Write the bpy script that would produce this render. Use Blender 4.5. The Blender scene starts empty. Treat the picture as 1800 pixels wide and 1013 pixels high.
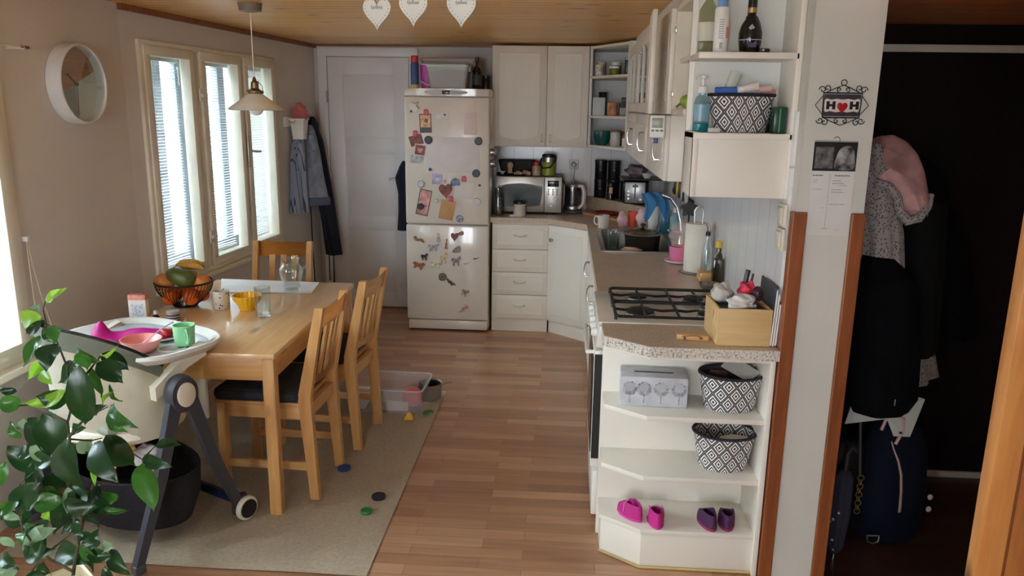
import bpy, bmesh, math, random
from mathutils import Vector, Matrix, Euler
SC = bpy.context.scene
COL = SC.collection
PI = math.pi
sin, cos = math.sin, math.cos
V = Vector
random.seed(7)

# ---------------------------------------------------------------- materials
def lin(c):
    return tuple(((x / 255) / 12.92 if x / 255 <= .04045 else ((x / 255 + .055) / 1.055) ** 2.4) for x in c[:3]) + (1.0,)

def newmat(name):
    m = bpy.data.materials.new(name)
    m.use_nodes = True
    nt = m.node_tree
    return m, nt, nt.nodes['Principled BSDF']

def nd(nt, typ, ins=None, **props):
    n = nt.nodes.new(typ)
    for k, v in props.items():
        setattr(n, k, v)
    for k, v in (ins or {}).items():
        if hasattr(v, 'is_output'):
            nt.links.new(v, n.inputs[k])
        else:
            n.inputs[k].default_value = v
    return n

def mth(nt, op, a, b=0.0, c=0.0):
    return nd(nt, 'ShaderNodeMath', {0: a, 1: b, 2: c}, operation=op).outputs[0]

def coords(nt, scale=(1, 1, 1), rot=(0, 0, 0)):
    tc = nd(nt, 'ShaderNodeTexCoord')
    return nd(nt, 'ShaderNodeMapping', {'Vector': tc.outputs['Object'], 'Scale': scale, 'Rotation': rot}).outputs[0]

def ramp(nt, fac, stops, interp='LINEAR'):
    r = nd(nt, 'ShaderNodeValToRGB', {'Fac': fac})
    r.color_ramp.interpolation = interp
    e = r.color_ramp.elements
    while len(e) < len(stops):
        e.new(.5)
    for el, (p, c) in zip(e, stops):
        el.position = p
        el.color = lin(c)
    return r.outputs['Color']

def bumpit(nt, b, height, strength=.3, dist=.002):
    n = nd(nt, 'ShaderNodeBump', {'Height': height, 'Strength': strength, 'Distance': dist})
    nt.links.new(n.outputs[0], b.inputs['Normal'])

def mat(name, c, rough=.5, metal=0., var=None, bump=None, coat=0., sheen=0., stretch=(1, 1, 1), spec=.5, c2=None):
    """plain or softly mottled surface; var = (scale, amount), bump = (scale, strength)"""
    m, nt, b = newmat(name)
    b.inputs['Base Color'].default_value = lin(c)
    b.inputs['Roughness'].default_value = rough
    b.inputs['Metallic'].default_value = metal
    b.inputs['Coat Weight'].default_value = coat
    b.inputs['Sheen Weight'].default_value = sheen
    b.inputs['Specular IOR Level'].default_value = spec
    var = var or (6, .04)
    no = nd(nt, 'ShaderNodeTexNoise', {'Vector': coords(nt, stretch), 'Scale': var[0], 'Detail': 3.})
    a = var[1]
    lo = tuple(max(0, x * (1 - a)) for x in c)
    hi = c2 or tuple(min(255, x * (1 + a)) for x in c)
    nt.links.new(ramp(nt, no.outputs['Fac'], [(.3, lo), (.7, hi)]), b.inputs['Base Color'])
    if bump:
        bn = nd(nt, 'ShaderNodeTexNoise', {'Vector': coords(nt, stretch), 'Scale': bump[0], 'Detail': 4.})
        bumpit(nt, b, bn.outputs['Fac'], bump[1])
    return m

def wood(name, c1, c2, axis='x', rough=.4, scale=1., knots=True, plank=None, knot_c=None, coat=.0):
    """straight-grained softwood; plank = board width across the grain draws thin joints"""
    m, nt, b = newmat(name)
    s = {'x': (1.2, 14, 14), 'y': (14, 1.2, 14), 'z': (14, 14, 1.2)}[axis]
    co = coords(nt, tuple(v * scale for v in s))
    n1 = nd(nt, 'ShaderNodeTexNoise', {'Vector': co, 'Scale': 1.6, 'Detail': 5., 'Distortion': .6})
    n2 = nd(nt, 'ShaderNodeTexNoise', {'Vector': co, 'Scale': 7., 'Detail': 3.})
    f = mth(nt, 'ADD', mth(nt, 'MULTIPLY', n1.outputs['Fac'], .7), mth(nt, 'MULTIPLY', n2.outputs['Fac'], .3))
    col = ramp(nt, f, [(.36, c2), (.64, c1)])
    if knots:
        ks = {'x': (2.2, 6, 6), 'y': (6, 2.2, 6), 'z': (6, 6, 2.2)}[axis]
        vo = nd(nt, 'ShaderNodeTexVoronoi', {'Vector': coords(nt, tuple(v * scale for v in ks)), 'Scale': 1.0, 'Randomness': 1.})
        k = ramp(nt, vo.outputs['Distance'], [(.05, (255, 255, 255)), (.14, (0, 0, 0))])
        mx = nd(nt, 'ShaderNodeMix', {0: k, 6: col, 7: lin(knot_c or tuple(x * .45 for x in c2))}, data_type='RGBA')
        col = mx.outputs[2]
    nt.links.new(col, b.inputs['Base Color'])
    b.inputs['Roughness'].default_value = rough
    b.inputs['Coat Weight'].default_value = coat
    bumpit(nt, b, n2.outputs['Fac'], .12)
    return m

def glass(name, tint=(255, 255, 255), clear=.86, rough=.02, pw=4.):
    """thin clear pane or vessel wall: mostly transparent with a sharp gloss"""
    m, nt, b = newmat(name)
    out = nt.nodes['Material Output']
    nt.nodes.remove(b)
    t = nd(nt, 'ShaderNodeBsdfTransparent', {'Color': lin(tint)})
    g = nd(nt, 'ShaderNodeBsdfGlossy', {'Color': (1, 1, 1, 1), 'Roughness': rough})
    fr = nd(nt, 'ShaderNodeLayerWeight', {'Blend': .5})
    f = mth(nt, 'ADD', mth(nt, 'MULTIPLY', mth(nt, 'POWER', fr.outputs['Facing'], pw), .8), (1 - clear) * .3)
    f = nd(nt, 'ShaderNodeClamp', {0: f}).outputs[0]
    mx = nd(nt, 'ShaderNodeMixShader', {0: f, 1: t.outputs[0], 2: g.outputs[0]})
    nt.links.new(mx.outputs[0], out.inputs[0])
    return m

def plastic_clear(name, c, alpha=.35, rough=.25):
    m, nt, b = newmat(name)
    b.inputs['Base Color'].default_value = lin(c)
    b.inputs['Roughness'].default_value = rough
    b.inputs['Alpha'].default_value = alpha
    no = nd(nt, 'ShaderNodeTexNoise', {'Vector': coords(nt), 'Scale': 9.})
    bumpit(nt, b, no.outputs['Fac'], .1)
    return m

# ---------------------------------------------------------------- mesh builder
class MB:
    def __init__(s):
        s.bm = bmesh.new()
    def _x(s, verts, M):
        if M is not None:
            bmesh.ops.transform(s.bm, matrix=M, verts=verts)
    def faces(s, pts, fs, M=None):
        vs = [s.bm.verts.new(p) for p in pts]
        for f in fs:
            try:
                s.bm.faces.new([vs[i] for i in f])
            except ValueError:
                pass
        s._x(vs, M)
        return vs
    def box(s, x0, x1, y0, y1, z0, z1, b=0., M=None, seg=2):
        P = [(x, y, z) for x in (x0, x1) for y in (y0, y1) for z in (z0, z1)]
        vs = s.faces(P, [(0, 1, 3, 2), (4, 6, 7, 5), (0, 4, 5, 1), (2, 3, 7, 6), (0, 2, 6, 4), (1, 5, 7, 3)])
        if b:
            es = list({e for v in vs for e in v.link_edges})
            r = bmesh.ops.bevel(s.bm, geom=es, offset=b, segments=seg, profile=.5, affect='EDGES', clamp_overlap=True)
            vs = list({v for f in r['faces'] for v in f.verts} | {v for v in vs if v.is_valid})
        s._x(vs, M)
        return s
    def prism(s, poly, z0, z1, b=0., M=None, seg=2):
        n = len(poly)
        P = [(x, y, z0) for x, y in poly] + [(x, y, z1) for x, y in poly]
        fs = [tuple(range(n))[::-1], tuple(range(n, 2 * n))] + [(i, (i + 1) % n, n + (i + 1) % n, n + i) for i in range(n)]
        vs = s.faces(P, fs)
        if b:
            es = list({e for v in vs for e in v.link_edges})
            r = bmesh.ops.bevel(s.bm, geom=es, offset=b, segments=seg, profile=.5, affect='EDGES', clamp_overlap=True)
            vs = list({v for f in r['faces'] for v in f.verts} | {v for v in vs if v.is_valid})
        s._x(vs, M)
        return s
    def loft(s, rings, closed=True, cap=(True, True), M=None):
        n = len(rings[0])
        R = [[s.bm.verts.new(p) for p in r] for r in rings]
        for a, c in zip(R, R[1:]):
            for i in range(n if closed else n - 1):
                j = (i + 1) % n
                try:
                    s.bm.faces.new((a[i], a[j], c[j], c[i]))
                except ValueError:
                    pass
        if closed and cap[0]:
            s.bm.faces.new(R[0][::-1])
        if closed and cap[1]:
            s.bm.faces.new(R[-1])
        s._x([v for r in R for v in r], M)
        return s
    def lathe(s, prof, c=(0, 0, 0), n=24, M=None, sx=1., sy=1., cap=(True, True)):
        rings = [[(c[0] + max(r, 1e-4) * sx * cos(2 * PI * i / n), c[1] + max(r, 1e-4) * sy * sin(2 * PI * i / n), c[2] + z) for i in range(n)] for r, z in prof]
        return s.loft(rings, cap=cap, M=M)
    def tube(s, pts, r, n=8, M=None, cap=(True, True), flat=1.):
        pts = [V(p) for p in pts]
        rs = r if isinstance(r, (list, tuple)) else [r] * len(pts)
        t0 = (pts[1] - pts[0]).normalized()
        u = t0.orthogonal().normalized()
        rings = []
        for i, p in enumerate(pts):
            t = (pts[min(i + 1, len(pts) - 1)] - pts[max(i - 1, 0)]).normalized()
            u = (u - t * u.dot(t))
            u = u.normalized() if u.length > 1e-6 else t.orthogonal().normalized()
            w = t.cross(u)
            rings.append([p + (u * cos(2 * PI * k / n) + w * sin(2 * PI * k / n) * flat) * rs[i] for k in range(n)])
        return s.loft(rings, cap=cap, M=M)
    def ring(s, c, R, r, axis='z', n=24, m=6, arc=1., start=0.):
        """a torus or an arc of one"""
        c = V(c)
        def at(t):
            a, b = R * cos(t), R * sin(t)
            return c + V({'z': (a, b, 0), 'y': (a, 0, b), 'x': (0, a, b)}[axis])
        if arc >= 1:
            rings = []
            for i in range(n):
                t = 2 * PI * i / n
                p = at(t); o = (p - c).normalized()
                ax = V({'z': (0, 0, 1), 'y': (0, 1, 0), 'x': (1, 0, 0)}[axis])
                rings.append([p + (o * cos(2 * PI * k / m) + ax * sin(2 * PI * k / m)) * r for k in range(m)])
            rings.append(rings[0])
            vs = [[s.bm.verts.new(q) for q in rr] for rr in rings[:-1]]
            vs.append(vs[0])
            for a, b in zip(vs, vs[1:]):
                for k in range(m):
                    s.bm.faces.new((a[k], a[(k + 1) % m], b[(k + 1) % m], b[k]))
            return s
        return s.tube([at(start + 2 * PI * arc * i / n) for i in range(n + 1)], r, m)
    def ball(s, c, r, n=16, m=10, M=None, f=None):
        r = r if isinstance(r, (tuple, list)) else (r, r, r)
        rings = []
        for j in range(m + 1):
            p = PI * (j / m - .5)
            q = max(cos(p), .002)
            rings.append([(c[0] + r[0] * q * cos(2 * PI * i / n), c[1] + r[1] * q * sin(2 * PI * i / n), c[2] + r[2] * sin(p)) for i in range(n)])
        if f:
            rings = [[f(V(p)) for p in rr] for rr in rings]
        return s.loft(rings, M=M)
    def sheet(s, f, nu, nv, t=0., M=None):
        """a surface f(u, v), u and v in 0..1, given the thickness t"""
        g = [[s.bm.verts.new(f(i / nu, j / nv)) for j in range(nv + 1)] for i in range(nu + 1)]
        fs = [s.bm.faces.new((g[i][j], g[i + 1][j], g[i + 1][j + 1], g[i][j + 1])) for i in range(nu) for j in range(nv)]
        vs = [v for r in g for v in r]
        if t:
            r = bmesh.ops.solidify(s.bm, geom=fs, thickness=t)
            vs += [e for e in r['geom'] if isinstance(e, bmesh.types.BMVert)]
        s._x(list(set(vs)), M)
        return s

def root_matrix(o):
    while o.parent is not None:
        o = o.parent
    return o.matrix_basis.copy()

def obj(name, mb, m, parent=None, w=False, sm=40, label=None):
    """links a builder's mesh as ONE object. Under a parent its coordinates are the thing's own (w: the room's);
    at top level the origin moves to the middle of its underside."""
    bm = mb.bm
    bmesh.ops.recalc_face_normals(bm, faces=bm.faces)
    loc = None
    if parent is not None:
        if w:
            bm.transform(root_matrix(parent).inverted())
    else:
        lo = [min(v.co[i] for v in bm.verts) for i in range(3)]
        hi = [max(v.co[i] for v in bm.verts) for i in range(3)]
        loc = V(((lo[0] + hi[0]) / 2, (lo[1] + hi[1]) / 2, lo[2]))
        bm.transform(Matrix.Translation(-loc))
    me = bpy.data.meshes.new(name)
    bm.to_mesh(me)
    bm.free()
    me.materials.append(m)
    if sm:
        me.shade_smooth()
        me.set_sharp_from_angle(angle=math.radians(sm))
    o = bpy.data.objects.new(name, me)
    COL.objects.link(o)
    if parent is not None:
        o.parent = parent
    else:
        o.location = loc
    if label:
        o['label'] = label
    return o

def tag(o, label, cat, group=None):
    o['label'] = label
    o['category'] = cat
    if group:
        o['group'] = group
    return o

def thing(name, label, cat, loc, rz=0., group=None):
    o = bpy.data.objects.new(name, None)
    COL.objects.link(o)
    o.empty_display_size = .05
    o.location = loc
    o.rotation_euler = (0, 0, rz)
    return tag(o, label, cat, group)

def struct(name, mb, m, parent=None, sm=0, w=False):
    o = obj(name, mb, m, parent, w=w, sm=sm)
    if parent is None:
        o['kind'] = 'structure'
    return o

def copy_thing(o, loc, label, rz=None, scale=None):
    def rec(a, p):
        c = a.copy()
        COL.objects.link(c)
        c.parent = p
        for ch in list(a.children):
            rec(ch, c)
        return c
    c = rec(o, None)
    c.location = loc
    if rz is not None:
        c.rotation_euler = (0, 0, rz)
    if scale:
        c.scale = scale
    c['label'] = label
    return c

def one(name, mb, m, label, cat, group=None, sm=40):
    return tag(obj(name, mb, m, sm=sm), label, cat, group)

def ell(cx, cy, z, rx, ry, n=32, folds=(), rot=0.):
    """a closed ring for cloth: an ellipse with folds [(count, depth, phase)]"""
    out = []
    for i in range(n):
        a = 2 * PI * i / n
        k = 1 + sum(d * sin(c * a + p) for c, d, p in folds)
        x, y = rx * k * cos(a), ry * k * sin(a)
        out.append((cx + x * cos(rot) - y * sin(rot), cy + x * sin(rot) + y * cos(rot), z))
    return out

def lerp_rings(keys, steps=5):
    """keys: tuples of numbers with z order; smooth in-between values"""
    out = []
    for a, b in zip(keys, keys[1:]):
        for i in range(steps):
            t = i / steps
            t = t * t * (3 - 2 * t)
            out.append(tuple(p + (q - p) * t for p, q in zip(a, b)))
    out.append(tuple(keys[-1]))
    return out

def RX(a): return Matrix.Rotation(a, 4, 'X')
def RY(a): return Matrix.Rotation(a, 4, 'Y')
def RZ(a): return Matrix.Rotation(a, 4, 'Z')
def TR(*p): return Matrix.Translation(V(p))
# ---------------------------------------------------------------- shared materials
plaster = mat('plaster', (212, 205, 198), .9, var=(2, .02), bump=(120, .08))
white_paint = mat('white_paint', (226, 224, 216), .5, var=(3, .02))
cab = mat('cabinet_foil', (229, 223, 211), .42, var=(3, .02))
cab_in = mat('cabinet_inside', (222, 222, 216), .5, var=(3, .02))
dark_brown = mat('dark_brown_board', (22, 12, 11), .75, var=(3, .2), stretch=(8, 8, 1), spec=.12)
win_paint = mat('old_cream_paint', (226, 218, 200), .45, var=(5, .04), bump=(40, .05))
chrome = mat('chrome', (205, 205, 205), .18, 1.)
steel = mat('brushed_steel', (176, 174, 170), .33, 1., var=(20, .05), stretch=(1, 1, 12))
black = mat('black_plastic', (22, 21, 22), .4)
black_gloss = mat('black_gloss', (14, 13, 14), .18)
iron = mat('black_iron', (26, 24, 24), .55, var=(30, .2))
white_pl = mat('white_plastic', (230, 230, 226), .35)
grey_pl = mat('grey_plastic', (74, 76, 82), .45)
clear = glass('clear_glass')
pane = glass('window_glass', (250, 255, 255), .9, .01)
pine_x = wood('pine_along_x', (222, 176, 118), (198, 146, 86), 'x', .35)
pine_y = wood('pine_along_y', (222, 176, 118), (198, 146, 86), 'y', .35)
pine_z = wood('pine_along_z', (220, 172, 112), (194, 140, 80), 'z', .38)
trim_wood = wood('stained_trim_wood', (150, 84, 44), (120, 62, 30), 'z', .4, knots=False)
paper = mat('white_paper', (232, 228, 222), .85)
navy = mat('navy_cloth', (30, 35, 54), .95, bump=(160, .3), sheen=.2)

def laminate():
    m, nt, b = newmat('laminate_strips')
    co = coords(nt)
    br = nd(nt, 'ShaderNodeTexBrick', {'Vector': co, 'Color1': (.12, .12, .12, 1), 'Color2': (.88, .88, .88, 1), 'Mortar': (.0, .0, .0, 1), 'Scale': 1.,
        'Mortar Size': .0012, 'Mortar Smooth': .1, 'Bias': 0., 'Brick Width': .42, 'Row Height': .066}, offset=.37, offset_frequency=2)
    g = nd(nt, 'ShaderNodeTexNoise', {'Vector': coords(nt, (2.2, 40, 1)), 'Scale': 1.4, 'Detail': 5., 'Distortion': .4})
    sep = nd(nt, 'ShaderNodeSeparateColor', {0: br.outputs['Color']})
    f = mth(nt, 'ADD', mth(nt, 'MULTIPLY', sep.outputs[0], .55), mth(nt, 'MULTIPLY', g.outputs['Fac'], .45))
    col = ramp(nt, f, [(.12, (136, 94, 70)), (.5, (172, 128, 98)), (.85, (200, 158, 126))])
    nt.links.new(col, b.inputs['Base Color'])
    b.inputs['Roughness'].default_value = .3
    bumpit(nt, b, br.outputs['Fac'], -.15)
    return m

def ceiling_boards(name, c1, c2, pitch=.092):
    m, nt, b = newmat(name)
    tc = nd(nt, 'ShaderNodeTexCoord')
    xyz = nd(nt, 'ShaderNodeSeparateXYZ', {0: tc.outputs['Object']})
    ph = mth(nt, 'FRACT', mth(nt, 'DIVIDE', mth(nt, 'ADD', xyz.outputs[1], 50.), pitch))
    idx = mth(nt, 'FLOOR', mth(nt, 'DIVIDE', mth(nt, 'ADD', xyz.outputs[1], 50.), pitch))
    wn = nd(nt, 'ShaderNodeTexWhiteNoise', {'W': idx}, noise_dimensions='1D')
    off = nd(nt, 'ShaderNodeCombineXYZ', {0: mth(nt, 'MULTIPLY', wn.outputs[0], 9.), 1: 0., 2: 0.})
    add = nd(nt, 'ShaderNodeVectorMath', {0: tc.outputs['Object'], 1: off.outputs[0]}, operation='ADD')
    mp = nd(nt, 'ShaderNodeMapping', {'Vector': add.outputs[0], 'Scale': (1.3, 26, 1)})
    no = nd(nt, 'ShaderNodeTexNoise', {'Vector': mp.outputs[0], 'Scale': 1.5, 'Detail': 5., 'Distortion': .5})
    f = mth(nt, 'ADD', mth(nt, 'MULTIPLY', wn.outputs[0], .25), mth(nt, 'MULTIPLY', no.outputs['Fac'], .75))
    col = ramp(nt, f, [(.25, c2), (.7, c1)])
    mk = nd(nt, 'ShaderNodeMapping', {'Vector': add.outputs[0], 'Scale': (2.4, 8, 1)})
    vo = nd(nt, 'ShaderNodeTexVoronoi', {'Vector': mk.outputs[0], 'Scale': 1.})
    k = ramp(nt, vo.outputs['Distance'], [(.06, (255, 255, 255)), (.13, (0, 0, 0))])
    col = nd(nt, 'ShaderNodeMix', {0: k, 6: col, 7: lin(tuple(x * .5 for x in c2))}, data_type='RGBA').outputs[2]
    gr = mth(nt, 'LESS_THAN', ph, .07)
    col = nd(nt, 'ShaderNodeMix', {0: gr, 6: col, 7: lin(tuple(x * .45 for x in c2))}, data_type='RGBA').outputs[2]
    nt.links.new(col, b.inputs['Base Color'])
    b.inputs['Roughness'].default_value = .36
    bumpit(nt, b, mth(nt, 'SUBTRACT', 1., gr), .5, .004)
    return m

def tiles(name, axis):
    """white glazed tiles, .10 wide and .20 tall, with thin grey joints"""
    m, nt, b = newmat(name)
    tc = nd(nt, 'ShaderNodeTexCoord')
    xyz = nd(nt, 'ShaderNodeSeparateXYZ', {0: tc.outputs['Object']})
    a = mth(nt, 'FRACT', mth(nt, 'DIVIDE', mth(nt, 'ADD', xyz.outputs[axis], 20.), .15))
    z = mth(nt, 'FRACT', mth(nt, 'DIVIDE', mth(nt, 'ADD', xyz.outputs[2], 21.1), .7))
    j = mth(nt, 'MAXIMUM', mth(nt, 'LESS_THAN', a, .03), mth(nt, 'LESS_THAN', z, .012))
    no = nd(nt, 'ShaderNodeTexNoise', {'Vector': coords(nt), 'Scale': 5.})
    col = ramp(nt, no.outputs['Fac'], [(.3, (222, 220, 220)), (.7, (230, 228, 226))])
    col = nd(nt, 'ShaderNodeMix', {0: j, 6: col, 7: lin((190, 186, 182))}, data_type='RGBA').outputs[2]
    nt.links.new(col, b.inputs['Base Color'])
    b.inputs['Roughness'].default_value = .18
    h = mth(nt, 'ADD', mth(nt, 'SUBTRACT', 1., j), mth(nt, 'MULTIPLY', no.outputs['Fac'], .6))
    bumpit(nt, b, h, .35, .003)
    return m

def granite(name, base, lo, scale=170):
    m, nt, b = newmat(name)
    n1 = nd(nt, 'ShaderNodeTexNoise', {'Vector': coords(nt), 'Scale': scale, 'Detail': 3.})
    n2 = nd(nt, 'ShaderNodeTexNoise', {'Vector': coords(nt), 'Scale': 14., 'Detail': 2.})
    f = mth(nt, 'ADD', mth(nt, 'MULTIPLY', n1.outputs['Fac'], .85), mth(nt, 'MULTIPLY', n2.outputs['Fac'], .15))
    nt.links.new(ramp(nt, f, [(.36, lo), (.47, base), (.6, tuple(min(255, x * 1.12) for x in base))]), b.inputs['Base Color'])
    b.inputs['Roughness'].default_value = .32
    return m

def rug_weave():
    m, nt, b = newmat('jute_weave')
    w = nd(nt, 'ShaderNodeTexWave', {'Vector': coords(nt), 'Scale': 32., 'Distortion': 2.5, 'Detail': 2., 'Detail Scale': 3.}, bands_direction='Y')
    w2 = nd(nt, 'ShaderNodeTexWave', {'Vector': coords(nt), 'Scale': 40., 'Distortion': 2., 'Detail': 2.}, bands_direction='X')
    no = nd(nt, 'ShaderNodeTexNoise', {'Vector': coords(nt), 'Scale': 60., 'Detail': 4.})
    f = mth(nt, 'ADD', mth(nt, 'MULTIPLY', mth(nt, 'MULTIPLY', w.outputs['Fac'], w2.outputs['Fac']), .45), mth(nt, 'MULTIPLY', no.outputs['Fac'], .55))
    nt.links.new(ramp(nt, f, [(.2, (208, 193, 170)), (.6, (240, 228, 208))]), b.inputs['Base Color'])
    b.inputs['Roughness'].default_value = .95
    bumpit(nt, b, f, .5, .004)
    return m

def diamonds(name, R, count, zs, inner=False, k=2.5):
    """black and white nested diamonds round a basket of radius R"""
    m, nt, b = newmat(name)
    tc = nd(nt, 'ShaderNodeTexCoord')
    xyz = nd(nt, 'ShaderNodeSeparateXYZ', {0: tc.outputs['Object']})
    a = mth(nt, 'MULTIPLY', mth(nt, 'ARCTAN2', xyz.outputs[1], xyz.outputs[0]), count / (2 * PI))
    z = mth(nt, 'MULTIPLY', xyz.outputs[2], zs)
    p = mth(nt, 'ABSOLUTE', mth(nt, 'SUBTRACT', mth(nt, 'FRACT', mth(nt, 'ADD', mth(nt, 'ADD', a, z), 40.)), .5))
    q = mth(nt, 'ABSOLUTE', mth(nt, 'SUBTRACT', mth(nt, 'FRACT', mth(nt, 'ADD', mth(nt, 'SUBTRACT', a, z), 40.)), .5))
    mx = mth(nt, 'MAXIMUM', p, q)
    f = mth(nt, 'FRACT', mth(nt, 'MULTIPLY', mx, 2 * k))
    f = mth(nt, 'LESS_THAN', f, .46)
    col = nd(nt, 'ShaderNodeMix', {0: f, 6: lin((232, 228, 224)), 7: lin((34, 32, 44))}, data_type='RGBA').outputs[2]
    nt.links.new(col, b.inputs['Base Color'])
    b.inputs['Roughness'].default_value = .9
    no = nd(nt, 'ShaderNodeTexNoise', {'Vector': coords(nt), 'Scale': 260.})
    bumpit(nt, b, no.outputs['Fac'], .25)
    return m

def stripes(name, c1, c2, axis, freq, width=.5, rough=.9, c3=None):
    m, nt, b = newmat(name)
    tc = nd(nt, 'ShaderNodeTexCoord')
    xyz = nd(nt, 'ShaderNodeSeparateXYZ', {0: tc.outputs['Object']})
    f = mth(nt, 'LESS_THAN', mth(nt, 'FRACT', mth(nt, 'MULTIPLY', mth(nt, 'ADD', xyz.outputs[axis], 20.), freq)), width)
    no = nd(nt, 'ShaderNodeTexNoise', {'Vector': coords(nt), 'Scale': 30.})
    col = nd(nt, 'ShaderNodeMix', {0: f, 6: lin(c1), 7: lin(c2)}, data_type='RGBA').outputs[2]
    nt.links.new(col, b.inputs['Base Color'])
    b.inputs['Roughness'].default_value = rough
    bumpit(nt, b, mth(nt, 'ADD', f, no.outputs['Fac']), .3)
    return m

def speckle(name, base, dots, scale, t=.3, rough=.9):
    m, nt, b = newmat(name)
    vo = nd(nt, 'ShaderNodeTexVoronoi', {'Vector': coords(nt), 'Scale': scale})
    f = mth(nt, 'LESS_THAN', vo.outputs['Distance'], t)
    no = nd(nt, 'ShaderNodeTexNoise', {'Vector': coords(nt), 'Scale': scale * 1.7})
    col = nd(nt, 'ShaderNodeMix', {0: f, 6: lin(base), 7: lin(dots)}, data_type='RGBA').outputs[2]
    nt.links.new(col, b.inputs['Base Color'])
    b.inputs['Roughness'].default_value = rough
    bumpit(nt, b, no.outputs['Fac'], .2)
    return m

def bead_doors(name, axis):
    """cabinet foil with thin upright bead grooves"""
    m, nt, b = newmat(name)
    tc = nd(nt, 'ShaderNodeTexCoord')
    xyz = nd(nt, 'ShaderNodeSeparateXYZ', {0: tc.outputs['Object']})
    a = mth(nt, 'FRACT', mth(nt, 'DIVIDE', mth(nt, 'ADD', xyz.outputs[axis], 20.), .03))
    g = mth(nt, 'LESS_THAN', a, .14)
    b.inputs['Base Color'].default_value = lin((229, 223, 211))
    no = nd(nt, 'ShaderNodeTexNoise', {'Vector': coords(nt), 'Scale': 3.})
    nt.links.new(ramp(nt, no.outputs['Fac'], [(.3, (227, 221, 208)), (.7, (231, 225, 213))]), b.inputs['Base Color'])
    b.inputs['Roughness'].default_value = .42
    bumpit(nt, b, mth(nt, 'SUBTRACT', 1., g), .4, .002)
    return m

# ---------------------------------------------------------------- the room
WA = V((-2.127, 3.72, 0)); WD = (V((-1.97, 6.15, 0)) - WA).normalized(); WN = V((WD.y, -WD.x, 0))
WM = Matrix(((WD.x, WN.x, 0, WA.x), (WD.y, WN.y, 0, WA.y), (0, 0, 1, 0), (0, 0, 0, 1)))   # s along the window wall, d into the room
CZ = 2.07
lam = laminate()
struct('floor', MB().box(-2.6, 3.2, -2.3, 6.5, -.05, 0), lam)
hall_lam = wood('shaded_laminate', (70, 44, 34), (48, 30, 24), 'x', .4, knots=False)  # laminate darkened in colour to stand in for the unlit hall
struct('floor_hall', MB().box(.95, 3.2, 2.535, 3.42, -.01, .0015), hall_lam)
struct('ceiling', MB().box(-2.6, .955, 2.3, 6.5, CZ, CZ + .05), ceiling_boards('pine_ceiling_boards', (248, 196, 120), (228, 164, 92)))
struct('ceiling.001', MB().box(-2.6, 3.2, -2.3, 2.3, CZ, CZ + .05), white_paint)
struct('ceiling.002', MB().box(.955, 3.2, 2.3, 4.2, 1.972, 2.06), ceiling_boards('stained_ceiling_boards', (206, 124, 66), (172, 94, 44), .14))
struct('wall_back', MB().box(-2.3, 1.2, 6.14, 6.3, 0, CZ), plaster)
w = MB()
for a in ((0, .118, 0, CZ), (1.665, 2.6, 0, CZ), (.118, 1.665, 0, .655), (.118, 1.665, 1.92, CZ)):
    w.box(a[0], a[1], -.36, 0, a[2], a[3], M=WM)
struct('wall_left', w, plaster)
w = MB()
for a in ((2.86, 3.72, 0, CZ), (-.35, 1.3, 0, CZ), (-2.3, -1.9, 0, CZ), (1.3, 2.86, 0, .62), (1.3, 2.86, 1.95, CZ), (-1.9, -.35, 0, .62), (-1.9, -.35, 1.95, CZ)):
    w.box(-2.49, -2.127, a[0], a[1], a[2], a[3])
struct('wall_near_left', w, plaster)
struct('wall_partition', MB().box(.735, .945, 2.535, 6.2, 0, CZ + .04), mat('partition_paint', (204, 202, 192), .55, var=(3, .02)))
w = MB()
for a in ((-2.5, -1.9, 0, 2.2), (-1.45, -1.0, 0, 2.2), (-.1, 3.2, 0, 2.2), (-1.0, -.1, 0, .7), (-1.0, -.1, 2.0, 2.2), (-1.9, -1.45, 0, .3), (-1.9, -1.45, 2.0, 2.2)):
    w.box(a[0], a[1], -2.45, -2.3, a[2], a[3])
struct('wall_front', w, plaster)
struct('wall_right', MB().box(3.2, 3.3, -2.45, 4.2, 0, 2.2), plaster)
struct('wall_hall', MB().box(.945, 3.2, 3.42, 3.55, 0, 2.1), dark_brown)
struct('trim_1', MB().box(.945, 3.2, 3.40, 3.42, 1.862, 1.892, .003), mat('pale_trim', (188, 186, 172), .5))
struct('baseboard_hall', MB().box(1.15, 3.2, 3.405, 3.42, 0.0, .03, .003), mat('pale_threshold', (170, 166, 160), .5))
# ceiling mouldings
cm = wood('cove_wood', (150, 98, 56), (120, 72, 40), 'x', .5, knots=False)
struct('trim_2', MB().box(0, 2.45, 0, .022, CZ - .028, CZ, M=WM), cm)
struct('trim_3', MB().box(-1.98, -.56, 6.118, 6.14, CZ - .012, CZ), cm)
# stained timber edges on the end of the partition
struct('trim_4', MB().box(.722, .768, 2.523, 2.56, 0, 1.308, .004), trim_wood)
struct('trim_5', MB().box(.906, .95, 2.523, 2.56, 0, 1.308, .004), trim_wood)
# glazed tiles over the worktops
struct('wall_tiles_back', MB().box(-.56, .735, 6.128, 6.14, .84, 1.42), tiles('tiles_along_x', 0))
struct('wall_tiles_right', MB().box(.724, .735, 2.60, 6.128, .84, 1.62), tiles('tiles_along_y', 1))

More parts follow.
